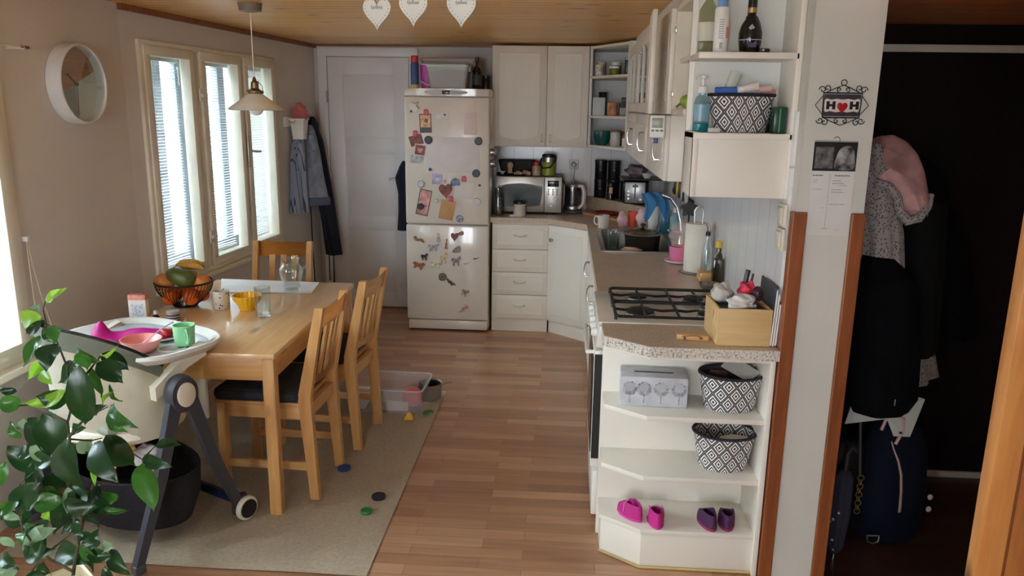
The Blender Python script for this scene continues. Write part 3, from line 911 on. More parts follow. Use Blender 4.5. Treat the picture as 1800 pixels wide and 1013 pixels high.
# ================================================================ dining table
TZ = .69
def pw(name, axis, sc=1.):
    return wood(name, (226, 178, 116), (200, 146, 84), axis, .3, scale=sc)
top_wood = wood('table_top_pine', (232, 196, 148), (216, 172, 120), 'y', .3, scale=.8, coat=.5)
tb = thing('dining_table', 'rectangular pine dining table by the window', 'table', (-1.478, 3.375, 0), .0224)
obj('tabletop', MB().box(-.375, .375, -.625, .625, TZ - .022, TZ, .004), top_wood, tb)
leg_xy = [(sx * .343, sy * .588) for sx in (1, -1) for sy in (-1, 1)]
for x, y in leg_xy:
    obj('leg', MB().box(x - .024, x + .024, y - .024, y + .024, .008, TZ - .023, .005), pine_z, tb)
for sy in (-1, 1):
    obj('apron', MB().box(-.319, .319, sy * .590 - .011, sy * .590 + .011, TZ - .115, TZ - .022, .002), pine_x, tb)
for sx in (-1, 1):
    obj('apron', MB().box(sx * .345 - .011, sx * .345 + .011, -.564, .564, TZ - .115, TZ - .022, .002), pine_y, tb)

# ================================================================ chairs
cord_cloth = stripes('charcoal_corduroy', (46, 46, 54), (32, 32, 38), 0, 110, .4)
def chair(label):
    t = thing('dining_chair', label, 'chair', (0, 0, 0), group=None)
    for s in (-1, 1):
        x = s * .158
        rl = MB()
        P = [(0, -.205, .008), (0, -.180, .40), (0, -.178, .46), (0, -.255, .835)]
        rings = []
        for (dx, y, z), hw in zip(P, (.018, .026, .026, .017)):
            rings.append([(x - .0155, y - hw, z), (x + .0155, y - hw, z), (x + .0155, y + hw, z), (x - .0155, y + hw, z)])
        rl.loft(rings)
        obj('leg', rl, pine_z, t, sm=20)
        fl = MB().loft([[(x - .0175, y0, z), (x + .0175, y0, z), (x + .0175, y0 + .035, z), (x - .0175, y0 + .035, z)] for z, y0 in ((.008, .165), (.42, .158))])
        obj('leg', fl, pine_z, t, sm=20)
        obj('side_rail', MB().box(x - .011, x + .011, -.165, .165, .36, .415, .002), pine_y, t)
        obj('stretcher', MB().box(x - .009, x + .009, -.19, .17, .135, .17, .002), pine_y, t)
    obj('seat_rail', MB().box(-.145, .145, .165, .187, .36, .415, .002), pine_x, t)
    obj('seat_rail', MB().box(-.145, .145, -.192, -.17, .36, .415, .002), pine_x, t)
    obj('seat', MB().box(-.172, .172, -.16, .205, .415, .432, .004), pine_y, t)
    def back(z): return -.178 - .077 * (z - .46) / .375
    def rail(z0, z1):
        m = MB()
        def f(u, v):
            z = z0 + (z1 - z0) * v
            return V((-.145 + .29 * u, back(z) - .009 - .016 * sin(PI * u), z))
        m.sheet(f, 10, 2, .018)
        return m
    obj('back_rail', rail(.745, .828), pine_x, t)
    obj('back_rail', rail(.495, .535), pine_x, t)
    for x in (-.066, 0, .066):
        sl = MB()
        o = -.016 * sin(PI * (x + .145) / .29)
        sl.loft([[(x - .017, back(z) + o - .007, z), (x + .017, back(z) + o - .007, z), (x + .017, back(z) + o + .004, z), (x - .017, back(z) + o + .004, z)] for z in (.525, .755)])
        obj('slat', sl, pine_z, t, sm=20)
    return t
c1 = chair('pine slat-back chair nearest the high chair, pushed under the table side')
c1.location = (-1.205, 3.085, .003); c1.rotation_euler = (0, 0, PI / 2 - .03)
c2 = copy_thing(c1, (-1.15, 3.585, .003), 'pine slat-back chair beside the toy box, second along the table side', PI / 2 - .07)
c3 = copy_thing(c1, (-1.632, 4.14, .003), 'pine slat-back chair at the far end of the table by the window', PI + .03)
for c in (c1, c2, c3):
    c['group'] = 'pine dining chairs'
def cushion(c, label):
    m = MB().box(-.185, .185, -.158, .205, .433, .485, .022, seg=4)
    for v in m.bm.verts:
        if v.co.z > .46:
            v.co.z += .010 * max(0, 1 - (v.co.x / .19) ** 2) * max(0, 1 - ((v.co.y - .02) / .19) ** 2)
    mw = c.matrix_basis
    o = obj('seat_cushion', m, cord_cloth)
    off = o.location.copy()
    o.matrix_basis = mw @ TR(*off)
    return tag(o, label, 'cushion', 'charcoal chair cushions')
cushion(c1, 'charcoal corduroy seat cushion on chair nearest the high chair')
cushion(c2, 'charcoal corduroy seat cushion on second chair beside the toy box')
cushion(c3, 'charcoal corduroy seat cushion on chair at far table end')

# ================================================================ high chair
cream = mat('high_chair_cream', (232, 226, 208), .4)
hc = thing('high_chair', 'cream and charcoal high chair with tray and wheels by the plant', 'high chair', (-1.650, 2.695, .006), -.472)
charcoal = mat('high_chair_charcoal', (62, 64, 72), .45)
W_ = .335
for s in (1, -1):
    x = s * W_
    for y, foot in ((.225, 'wheel'), (-.225, 'foot')):
        rings = []
        for (yy, z, hw) in ((y, .03, .017), (y * .5, .31, .022), (y * .1, .60, .027)):
            rings.append([(x - .014, yy - hw, z), (x + .014, yy - hw, z), (x + .014, yy + hw, z), (x - .014, yy + hw, z)])
        lg = MB().loft(rings)
        lg = obj('leg', lg, charcoal, hc, sm=20)
        if foot == 'wheel':
            obj('wheel_housing', MB().box(x - .022, x + .012, y - .035, y + .03, .02, .105, .012), charcoal, lg)
            wl = obj('wheel', MB().lathe([(.02, 0), (.044, .002), (.048, .006), (.048, .02), (.044, .024), (.02, .026)], n=28, M=TR(x + .012, y + .005, .05) @ RY(PI / 2)), cream, lg)
            obj('wheel_cap', MB().lathe([(.038, 0), (.037, .004), (.01, .006)], n=24, M=TR(x + .036, y + .005, .05) @ RY(PI / 2)), black, lg)
        else:
            obj('rubber_foot', MB().box(x - .017, x + .017, y - .022, y + .022, .0, .035, .006), grey_pl, lg)
    hub = MB().lathe([(.03, -.03), (.064, -.026), (.070, -.012), (.070, .012), (.064, .026), (.03, .028)], n=32, sy=.82, M=TR(x, 0, .60) @ RY(s * PI / 2))
    hub = obj('hub', hub, charcoal, hc)
    obj('hub_disc', MB().lathe([(.045, .027), (.045, .034), (.040, .037)], n=32, sy=.8, M=TR(x, 0, .60) @ RY(s * PI / 2)), cream, hub)
    arm = MB()
    arm.loft(lerp_rings([], 1) if False else [[(x - s * .075 - .018, y, z - .025), (x - s * .075 + .018, y, z - .025), (x - s * .075 + .018, y, z + .025), (x - s * .075 - .018, y, z + .025)] for y, z in ((-.06, .60), (0, .64), (.08, .69), (.16, .715))])
    obj('tray_arm', arm, cream, hc, sm=30)
obj('base_bar', MB().tube([(-W_ + .02, .225, .075), (W_ - .02, .225, .075)], .020, 12, flat=.7), mat('base_bar_blue', (44, 54, 92), .3, .4), hc)
def seat_at(u, v, d=0.):
    """the shell's outside; u runs round from one wing to the other, v up"""
    a = u * 1.72
    top = .792 + .052 * cos(u * PI * .55) - .135 * abs(u) ** 2.6 + d
    z = .425 + (top - .425) * v
    rx = .255 - .012 * v
    ry = .20 + .055 * v
    return V((rx * sin(a), -.03 - ry * cos(a) + .01, z))
sh = MB().sheet(lambda u, v: seat_at(2 * u - 1, v), 36, 12, .016)
obj('seat_shell', sh, cream, hc, sm=50)
obj('seat_base', MB().lathe([(.10, -.05), (.19, -.03), (.225, 0), (.22, .03), (.2, .035)], (0, -.03, .435), 32, sx=1.1, sy=.98), cream, hc)
liner = mat('grey_green_leatherette', (150, 156, 142), .5)
def liner_at(u, v):
    p = seat_at(u, .86 + .155 * v)
    lo = seat_at(u, .98)
    k = 1.02
    q = V((p.x * k, (p.y + .03) * k - .03, p.z + .012 * v))
    return q
ln = MB().sheet(lambda u, v: liner_at(1.9 * u - .95, v), 36, 4, .010)
obj('seat_liner', ln, liner, hc, sm=50)
obj('piping', MB().tube([liner_at(1.9 * i / 36 - .95, 1.03) for i in range(37)], .006, 6), black, hc)
obj('seat_pad', MB().box(-.19, .19, -.20, .16, .46, .50, .018), liner, hc)
obj('foot_rest', MB().box(-.17, .20, .20, .216, .40, .655, .006), mat('ribbed_pale_plastic', (206, 202, 190), .5), hc)
fr_ = MB()
for s in (1, -1):
    fr_.box(s * .075 - .012, s * .075 + .012, .10, .21, .46, .50, .004)
obj('foot_rest_arm', MB().box(-.11, .11, .08, .21, .47, .50, .006), cream, hc)
# tray
def sup(a, hx, hy, p=3.2):
    c, s_ = cos(a), sin(a)
    return (hx * math.copysign(abs(c) ** (2 / p), c), hy * math.copysign(abs(s_) ** (2 / p), s_))
TY = .080
def tring(hx, hy, z, n=48):
    return [(sup(2 * PI * i / n, hx, hy)[0], TY + sup(2 * PI * i / n, hx, hy)[1], z) for i in range(n)]
tr = MB().loft([tring(.24, .15, 0.6910), tring(.285, .195, 0.7030), tring(.305, .215, 0.7260), tring(.303, .213, 0.7390), tring(.285, .195, 0.7370), tring(.268, .178, 0.7210), tring(.25, .165, 0.7170)])
tray = obj('tray', tr, white_pl, hc)
obj('tray_inlay', MB().loft([tring(.272, .186, 0.7180), tring(.266, .180, 0.7215), tring(.24, .158, 0.7205)]), mat('tray_inlay_grey', (186, 192, 204), .22), tray)
ringm = MB().ring((.19, TY - .0, .7215), .048, .004, 'z', 32)
obj('cup_ring', ringm, white_pl, tray)
# hanging storage basket of the chair
bk = MB()
bk.loft([ell(0, .0, z, rx, ry, 32, [(3, .02, .5)]) for z, rx, ry in ((.045, .20, .12), (.06, .26, .16), (.16, .30, .19), (.262, .305, .20), (.266, .295, .19), (.17, .285, .175), (.08, .25, .15))])
obj('storage_basket', bk, mat('black_mesh_fabric', (24, 22, 30), .8, var=(60, .3), bump=(200, .4)), hc)

HM = hc.matrix_basis
def hcp(x, y, z):
    return HM @ V((x, y, z))
# things in the storage basket
def lump(name, c, r, m, label, cat, k=.25, seed=0, group=None):
    random.seed(seed)
    ph = [random.uniform(0, 6) for _ in range(6)]
    def f(p):
        d = (p - V(c))
        n_ = V((d.x / r[0], d.y / r[1], d.z / r[2]))
        q = 1 + k * (sin(3 * n_.x + ph[0]) * sin(4 * n_.y + ph[1]) + .6 * sin(7 * n_.z + ph[2] + 3 * n_.x) + .35 * sin(11 * n_.y + 9 * n_.x + ph[3]))
        return V(c) + d * q
    return one(name, MB().ball(c, r, 28, 18, f=f), m, label, cat, group, sm=60)
yel = mat('yellow_cloth', (238, 178, 60), .85, var=(8, .15), bump=(50, .3))
lump('folded_cloth', hcp(-.03, -.06, .295), (.07, .06, .045), yel, 'crumpled yellow cloth on top of the high chair basket', 'cloth', .22, 3)
lump('folded_cloth', hcp(.07, .02, .285), (.07, .06, .035), mat('white_cloth', (226, 222, 222), .9, bump=(50, .3)), 'crumpled white cloth beside yellow cloth in high chair basket', 'cloth', .2, 5)
lump('soft_toy', hcp(.17, -.03, .28), (.05, .04, .035), mat('white_plush', (228, 222, 218), .95, bump=(80, .6)), 'small white soft toy with orange end in high chair basket', 'toy', .12, 8)
lump('soft_ball', hcp(.225, -.05, .272), (.028, .026, .024), mat('orange_plush', (236, 104, 48), .9), 'small orange toy at the edge of high chair basket', 'toy', .08, 9)

# ---- things on the tray
pinkp = mat('pink_plastic', (240, 160, 152), .35)
def bowl(name, x, y, z, R, h, m, label, cat, base=.5, th=.003):
    prof = [(R * base * .9, 0), (R * base, .003), (R * (base + (1 - base) * .55), h * .35), (R * .93, h * .75), (R, h), (R - th, h), (R * .93 - th, h * .76), (R * (base + (1 - base) * .55) - th, h * .37), (R * base - th, .006)]
    return one(name, MB().lathe(prof, (x, y, z), 36), m, label, cat)
TRZ = .006 + .722
p = hcp(.075, .005, 0)
bowl('bowl', -1.535, 2.635, TRZ, .072, .048, pinkp, 'pale pink plastic bowl on the high chair tray', 'bowl', .6)
sp = MB()
sp.tube([(-1.545, 2.62, TRZ + .012), (-1.52, 2.655, TRZ + .04), (-1.485, 2.70, TRZ + .072), (-1.46, 2.735, TRZ + .085)], [.009, .004, .0045, .006], 8, flat=.5)
one('spoon', sp, mat('lilac_plastic', (196, 186, 210), .4), 'lilac plastic spoon leaning out of the pink bowl', 'spoon')
mint = mat('mint_plastic', (146, 212, 160), .3)
def mug(name, x, y, z, r, h, m, label, ang=0., hw=.028, taper=.9, th=.003, inner=None, cat='mug', group=None, handle=True):
    t = thing(name, label, cat, (x, y, z), ang, group)
    obj('cup', MB().lathe([(r * taper * .95, 0), (r * taper, .003), (r, h), (r - th, h), (r * taper - th, .006)], n=32), m, t)
    if handle:
        hp = [(r * .97 * cos(0), 0, h * .82), (r + hw * .7, 0, h * .86), (r + hw, 0, h * .66), (r + hw * .95, 0, h * .40), (r + hw * .6, 0, h * .24), (r * .93, 0, h * .22)]
        obj('handle', MB().tube(hp, .0045, 8, flat=1.4), m, t)
    return t
mug('mug', -1.415, 2.722, TRZ + .004, .040, .076, mint, 'mint green plastic mug on the high chair tray', -.9)
pl = MB().lathe([(.05, 0), (.075, .008), (.08, .012), (.078, .014), (.05, .005)], (-1.545, 2.80, TRZ), 36)
one('plate', pl, mat('printed_plate', (226, 206, 208), .4, var=(40, .12)), 'small pale plate of red fruit on the high chair tray', 'plate')
random.seed(4)
redf = mat('red_fruit', (168, 40, 52), .35, var=(20, .2))
lump('fruit_piece', (-1.53, 2.80, TRZ + .022), (.035, .028, .014), redf, 'red cut fruit lying on the small plate', 'fruit', .2, 2)
mag = mat('magenta_silicone', (224, 40, 160), .42)
bb = MB()
def bibf(u, v):
    x = -.13 + .26 * u; y = -.055 + .11 * v
    z = .012 + .032 * math.exp(-((v - .45) / .22) ** 2) * (.5 + .5 * u) + .055 * math.exp(-((u - .12) / .10) ** 2 - ((v - .6) / .3) ** 2) + .006 * sin(9 * u + 5 * v)
    return V((x, y, z))
bb.sheet(bibf, 24, 14, .004, M=TR(-1.66, 2.775, TRZ) @ RZ(.30))
one('bib', bb, mag, 'folded magenta silicone bib on the back of the tray', 'bib')

# ================================================================ things on the table
def on_table(x, y):
    return (x, y, TZ + .001)
# fruit bowl
wire = mat('bronze_wire', (44, 28, 24), .4, .5)
fb = thing('fruit_basket', 'dark wire fruit basket heaped with fruit on the table', 'basket', (-1.765, 3.435, TZ + .001))
R, H = .128, .115
def fbr(t):  # radius over height
    return .055 + (R - .055) * math.sin(t * PI / 2) ** .8
obj('base_ring', MB().ring((0, 0, .006), .052, .005, 'z', 32), wire, fb)
obj('rim', MB().ring((0, 0, H), R, .0045, 'z', 48), wire, fb)
for i in range(44):
    a = 2 * PI * i / 44
    obj('wire', MB().tube([(fbr(t) * cos(a + .25 * t), fbr(t) * sin(a + .25 * t), .008 + (H - .008) * t) for t in (0, .15, .35, .6, .8, 1)], .0017, 4), wire, fb)
obj('floor_plate', MB().lathe([(.054, .004), (.054, .008)], n=32), wire, fb)
FB = V((-1.765, 3.435, TZ))
orange = mat('orange_peel', (222, 104, 36), .45, var=(6, .1), bump=(160, .3))
peach = mat('peach_skin', (226, 96, 56), .5, var=(7, .35), c2=(240, 160, 80))
avo = mat('mango_green', (84, 92, 44), .4, var=(6, .2))
ban = mat('banana_peel', (206, 160, 70), .5, var=(10, .25))
def fruit(name, off, r, m, label, group=None, rot=None):
    c = FB + V(off)
    M = TR(*c) @ (rot or Matrix.Identity(4))
    t = MB().ball((0, 0, 0), r, 20, 14, f=lambda p: V((p.x, p.y, p.z - (.12 * r[2] if p.z > 0 else -.05 * r[2]) * max(0, 1 - (p.x ** 2 + p.y ** 2) / (r[0] * .45) ** 2))), M=M)
    return one(name, t, m, label, 'fruit', group, sm=60)
for i, (x, y) in enumerate(((-.045, -.055), (.05, -.045), (0, .05), (-.062, .03), (.064, .035))):
    fruit('orange', (x, y, .048), (.036, .036, .034), orange, 'orange lying low in the wire fruit basket', 'oranges in the fruit basket')
fruit('peach', (-.078, -.03, .118), (.046, .045, .042), peach, 'red peach on the window side of the fruit basket', None)
fruit('peach', (.085, .0, .114), (.043, .042, .040), peach, 'red peach on the mug side of the fruit basket', None)
fruit('peach', (-.01, .075, .118), (.04, .04, .038), peach, 'red peach at the back of the fruit basket', None)
fruit('mango', (.005, -.03, .143), (.072, .05, .045), avo, 'large dark green mango on top of the fruit basket', None, RY(.25))
def banana(label, dx, dy, dz, tilt):
    pts = []
    for i in range(9):
        t = i / 8
        a = -.9 + 1.8 * t
        pts.append(FB + V((dx + .085 * sin(a), dy + .02 * t, dz - .055 * (1 - cos(a)) + tilt * t)))
    m = MB().tube(pts, [.004, .012, .017, .018, .018, .018, .016, .010, .004], 10)
    return one('banana', m, ban, label, 'fruit', None, sm=60)
banana('banana behind the green mango, lower of the two', .0, .05, .172, .012)
banana('banana arching highest over the fruit basket', -.01, .075, .186, .004)

# dotted mug, yellow bowl, tumbler, pitcher
mug('mug', -1.575, 3.40, TZ + .001, .037, .085, speckle('dotted_enamel', (222, 214, 204), (40, 40, 44), 62, .22, .3), 'cream mug with dark dots beside the fruit basket', 1.9, taper=1.)
yb = MB()
n = 40
def flute(R_, z, k): return [(R_ * (1 + k * cos(20 * 2 * PI * i / 80)) * cos(2 * PI * i / 80), R_ * (1 + k * cos(20 * 2 * PI * i / 80)) * sin(2 * PI * i / 80), z) for i in range(80)]
yb.loft([flute(.036, 0, .0), flute(.040, .01, .01), flute(.043, .025, .02), flute(.062, .05, .03), flute(.067, .07, .03), flute(.064, .07, .03), flute(.058, .05, .03), flute(.038, .028, .02)], M=TR(-1.45, 3.395, TZ + .001))
one('bowl', yb, mat('yellow_plastic', (240, 184, 40), .3), 'fluted yellow plastic bowl on the dining table', 'bowl')
gl = glass('drinking_glass', (244, 248, 248), .8, .02, 2.)
one('tumbler', MB().lathe([(.031, 0), (.034, .002), (.036, .135), (.0335, .135), (.031, .018), (.029, .012)], (-1.335, 3.29, TZ + .001), 36, cap=(True, True)), gl, 'clear glass tumbler with a little water near table edge', 'glass')
pt = thing('pitcher', 'clear glass pitcher with handle at the far table end', 'pitcher', (-1.375, 3.775, TZ + .001), .1)
obj('vessel', MB().lathe([(.036, 0), (.043, .004), (.046, .03), (.043, .05), (.052, .075), (.060, .105), (.058, .118), (.042, .138), (.038, .15), (.043, .172), (.0405, .172), (.035, .15), (.039, .138), (.054, .117), (.056, .105), (.048, .077), (.039, .05), (.042, .03), (.038, .012)], n=36), gl, pt)
obj('handle', MB().tube([(.056, 0, .115), (.075, 0, .132), (.092, 0, .128), (.096, 0, .11), (.092, 0, .075), (.078, 0, .062)], .006, 8), gl, pt)
# pale placemat at the far end
pm = MB().box(-.2, .0, 0, 0, 0, 0) if False else MB()
pm.prism([(-1.845, 4.0), (-1.715, 3.70), (-1.265, 3.745), (-1.30, 3.985)], TZ + .001, TZ + .003)
one('placemat', pm, mat('pale_placemat', (226, 224, 226), .4), 'pale placemat under the pitcher at the window end', 'placemat')
# medicine box, little bottle and jar
bx = thing('medicine_box', 'white and coral medicine box standing on the table corner', 'box', (-1.795, 3.09, TZ + .001), .12)
obj('carton', MB().box(-.036, .036, -.018, .018, 0, .120, .0015), mat('box_white', (226, 216, 210), .6), bx)
obj('box_top', MB().box(-.0365, .0365, -.0185, .0185, .112, .135, .002), mat('coral_print', (206, 130, 116), .6, var=(30, .25)), bx)
obj('label', MB().box(-.024, .024, -.0192, -.018, .04, .095), mat('label_grey', (196, 198, 206), .7, var=(120, .15)), bx)
bt = thing('dropper_bottle', 'small brown dropper bottle with white cap beside medicine box', 'bottle', (-1.735, 3.11, TZ + .001))
obj('bottle', MB().lathe([(.014, 0), (.015, .003), (.015, .032), (.008, .040), (.008, .044)], n=20), mat('brown_glass', (58, 34, 22), .2), bt)
obj('cap', MB().lathe([(.0095, .044), (.0095, .058), (.007, .060)], n=16), white_pl, bt)
jt = thing('jar', 'striped jar with clear lid beside the little brown bottle', 'jar', (-1.675, 3.14, TZ + .001))
obj('jar_body', MB().lathe([(.026, 0), (.028, .003), (.028, .036), (.024, .040)], n=28), stripes('jar_stripes', (206, 200, 204), (58, 54, 74), 2, 90, .5, .4), jt)
obj('lid', MB().lathe([(.026, .040), (.027, .044), (.027, .054), (.02, .057)], n=28), plastic_clear('jar_lid_clear', (216, 210, 200), .6), jt)

# ================================================================ pendant lamp
lp = thing('pendant_lamp', 'white glass cone pendant lamp on white cord over the table', 'lamp', (-1.478, 3.70, 1.56))
brass = mat('aged_brass', (134, 112, 76), .35, .8)
opal = mat('opal_glass', (226, 226, 218), .25)
obj('shade', MB().lathe([(.132, 1.592), (.130, 1.594), (.085, 1.625), (.036, 1.662), (.030, 1.668), (.027, 1.662), (.083, 1.620), (.127, 1.588)], (-1.478, 3.70, 0), 48, cap=(False, False)), opal, lp, w=True)
hold = MB().lathe([(.0375, 1.664), (.040, 1.668), (.040, 1.676), (.024, 1.684), (.018, 1.69), (.018, 1.715), (.011, 1.722), (.006, 1.738), (.003, 1.742)], (-1.478, 3.70, 0), 28)
hold = obj('holder', hold, brass, lp, w=True)
for k in range(3):
    a = 2 * PI * k / 3 + .4
    obj('wire_loop', MB().tube([(-1.478 + .036 * cos(a), 3.70 + .036 * sin(a), 1.676), (-1.478 + .034 * cos(a), 3.70 + .034 * sin(a), 1.70), (-1.478 + .014 * cos(a), 3.70 + .014 * sin(a), 1.722)], .002, 5), brass, hold, w=True)
obj('bulb', MB().ball((-1.478, 3.70, 1.60), (.036, .036, .036), 24, 16), mat('bulb_white', (238, 238, 232), .2), lp, w=True)
obj('cord', MB().tube([(-1.478, 3.70, 1.74), (-1.479, 3.70, 1.9), (-1.478, 3.70, 2.05)], .0028, 6), white_pl, lp, w=True)
obj('ceiling_canopy', MB().lathe([(.012, 2.028), (.05, 2.035), (.055, 2.069)], (-1.478, 3.70, 0), 28), mat('canopy_grey', (120, 104, 86), .5), lp, w=True)

# ================================================================ wall clock
ck = thing('wall_clock', 'round wooden-faced wall clock with deep white rim', 'clock', (-2.125, 3.30, 1.53))
CM = TR(-2.126, 3.30, 1.69) @ RY(PI / 2)
obj('rim', MB().lathe([(.163, 0), (.166, .003), (.166, .064), (.163, .067), (.158, .067), (.156, .064), (.156, .02), (.02, .018)], n=64, M=CM), mat('clock_rim_white', (214, 214, 214), .4), ck, w=True)
def sector(a0, a1, r, z, nn=24):
    return [(0, 0)] + [(r * cos(a0 + (a1 - a0) * i / nn), r * sin(a0 + (a1 - a0) * i / nn)) for i in range(nn + 1)]
# local x -> down, y -> along the wall away from the camera
wd_c = wood('clock_veneer', (196, 142, 104), (170, 114, 78), 'y', .4, knots=False)
obj('dial', MB().prism(sector(PI / 2 + .38, 3 * PI / 2 + .38, .156, 0), .018, .0235, M=CM), wd_c, ck, w=True, sm=0)
obj('dial', MB().prism(sector(-PI / 2 + .38, .02, .156, 0), .018, .023, M=CM), mat('dial_grey', (158, 158, 156), .5), ck, w=True, sm=0)
obj('dial', MB().prism(sector(.02, PI / 2 + .38, .156, 0), .018, .0228, M=CM), mat('dial_pale', (206, 206, 202), .5), ck, w=True, sm=0)
obj('hour_hand', MB().box(-.07, .008, -.004, .004, .027, .029, M=CM @ RZ(.98)), mat('hand_brown', (92, 66, 50), .5), ck, w=True)
obj('minute_hand', MB().box(-.008, .13, -.0025, .0025, .030, .032, M=CM @ RZ(-.06)), mat('hand_grey', (140, 130, 120), .5), ck, w=True)
obj('hand_boss', MB().lathe([(.008, .024), (.008, .034), (.004, .036)], n=16, M=CM), bpy.data.materials['hand_brown'], ck, w=True)
obj('glass', MB().lathe([(.157, .056), (.157, .058)], n=48, M=CM), pane, ck, w=True)

# ================================================================ hanging hearts
heart_m = mat('heart_white', (222, 220, 212), .6)
heart_ink = mat('heart_ink', (112, 112, 118), .7)
def heart_pts(s, n=40):
    out = []
    for i in range(n):
        a = 2 * PI * i / n
        x = 16 * sin(a) ** 3
        y = 13 * cos(a) - 5 * cos(2 * a) - 2 * cos(3 * a) - cos(4 * a)
        out.append((x / 32 * s, (y - 5) / 29 * s * 1.12))
    return out
def hang_heart(x, y, tip, s, label, wave, tilt):
    M = TR(x, y, tip + s * .76) @ RZ(tilt) @ RX(PI / 2)
    t = thing('hanging_heart', label, 'decoration', (x, y, tip), 0, 'white hearts hung from the ceiling')
    obj('heart', MB().prism(heart_pts(s), -.003, .003, .001, M=M, seg=1), heart_m, t, w=True)
    ins = MB()
    pp = heart_pts(s * .84, 34)
    for (a, b) in pp:
        ins.box(a - .0011, a + .0011, b - .0011, b + .0011, .003, .0036, M=M)
    obj('dot_border', ins, heart_ink, t, w=True)
    obj('lettering', MB().tube([M @ V((-.017 + .034 * i / 24, -.004 + .0045 * sin(i * wave) * (1.5 if i < 4 else 1), .0035)) for i in range(25)], .0007, 4), mat('letter_grey', (150, 150, 152), .7) if 'letter_grey' not in bpy.data.materials else bpy.data.materials['letter_grey'], t, w=True)
    obj('string', MB().tube([(x, y, tip + s * .86), (x, y, 2.0), (x, y, CZ)], .0009, 5), heart_m, t, w=True)
hang_heart(-.574, 2.4, 1.843, .082, 'white wooden heart hanging lowest and nearest the window', 1.5, .06)
hang_heart(-.465, 2.4, 1.855, .084, 'white wooden heart hanging between the two others', 1.9, .0)
hang_heart(-.322, 2.4, 1.853, .088, 'greyish white wooden heart hanging nearest the wall cupboards', 2.3, -.1)

# ================================================================ toys on the floor
tb_m = plastic_clear('toy_box_clear', (220, 214, 222), .24, .2)
bxm = MB()
cx, cy = -.945, 3.97
ang = .0
def rrect(hx, hy, z, r=.03, n=6):
    out = []
    for k, (sx, sy) in enumerate(((1, 1), (-1, 1), (-1, -1), (1, -1))):
        for i in range(n + 1):
            a = PI / 2 * k + PI / 2 * i / n
            out.append((sx * (hx - r) + r * cos(a), sy * (hy - r) + r * sin(a), z))
    return out
TB = thing('toy_box', 'clear plastic storage box on the rug behind the chairs', 'box', (-.955, 4.0, .008), -.03)
bxm.loft([rrect(.20, .125, 0), rrect(.225, .145, .13), rrect(.237, .157, .132), rrect(.237, .157, .138), rrect(.220, .140, .138), rrect(.196, .121, .004)])
obj('tub', bxm, tb_m, TB)
obj('rim', MB().tube([(x, y, .138) for x, y, z in rrect(.232, .152, 0)] + [rrect(.232, .152, .138)[0]], .004, 6), plastic_clear('toy_box_rim', (226, 222, 228), .55), TB)
one('toy_ball', MB().ball((-.80, 3.95, .078), .056, 24, 16), mat('pink_toy_ball', (222, 108, 104), .35, var=(9, .12)), 'pink ball inside the clear storage box', 'ball')
one('toy_card', MB().box(-.95, -.81, 3.885, 3.90, .02, .07, .002, M=None), mat('card_white', (226, 222, 214), .6), 'white card lying in the front of the clear storage box', 'card')
one('picture_book', MB().box(-1.12, -1.05, 3.90, 4.05, .016, .09, .003), mat('book_pale', (220, 218, 210), .6), 'pale book standing inside the clear storage box', 'book')
sc_ = thing('saucepan', 'small steel saucepan with dark inside on the rug corner', 'saucepan', (-.735, 4.13, .008))
obj('pan', MB().lathe([(.060, 0), (.066, .004), (.068, .085), (.071, .088), (.068, .090), (.064, .086), (.062, .01)], n=36), mat('pan_steel', (150, 140, 132), .35, .7), sc_)
obj('inside', MB().lathe([(.0615, .0105), (.0635, .082), (.060, .082), (.058, .014)], n=36), mat('pan_dark', (34, 28, 28), .4), sc_)
obj('handle', MB().tube([(.066, .01, .075), (.10, .02, .088), (.125, .026, .088)], [.006, .007, .006], 8, flat=.6), steel, sc_)
def disc(x, y, r, m, label, h=.012):
    return one('toy_disc', MB().lathe([(r * .94, 0), (r, .002), (r, h - .002), (r * .93, h), (r * .86, h - .002)], (x, y, .008), 28), m, label, 'toy', None)
disc(-.965, 3.20, .030, mat('toy_blue', (30, 66, 132), .4), 'bright blue disc on the rug by a chair leg')
disc(-.748, 2.955, .030, mat('toy_navy', (30, 28, 52), .4), 'dark navy disc on the rug, alone near its edge')
disc(-.769, 2.83, .024, mat('toy_green', (46, 126, 60), .4), 'green disc on the rug nearest the camera')
disc(-1.352, 3.48, .018, mat('toy_purple', (66, 28, 62), .4), 'small purple disc on the rug under the table')
one('toy_block', MB().prism([(-.025, 0), (.025, 0), (.012, .035), (-.005, .04)], -.015, .015, .003, M=TR(-.79, 3.80, .009) @ RX(PI / 2)), mat('toy_yellow', (240, 184, 60), .4), 'yellow wedge block in front of the clear storage box', 'toy')
gt = MB().ring((-.70, 3.885, .016), .024, .006, 'z', 24, 8, arc=.7, start=.6)
one('toy_ring', gt, bpy.data.materials['toy_green'], 'green curved toy lying beside the clear storage box', 'toy')
one('toy_cup', MB().lathe([(.02, 0), (.03, .03), (.028, .03), (.018, .003)], (-1.06, 3.70, .008), 24), mat('toy_olive', (96, 112, 40), .5), 'small olive green toy cup behind the second chair', 'toy')
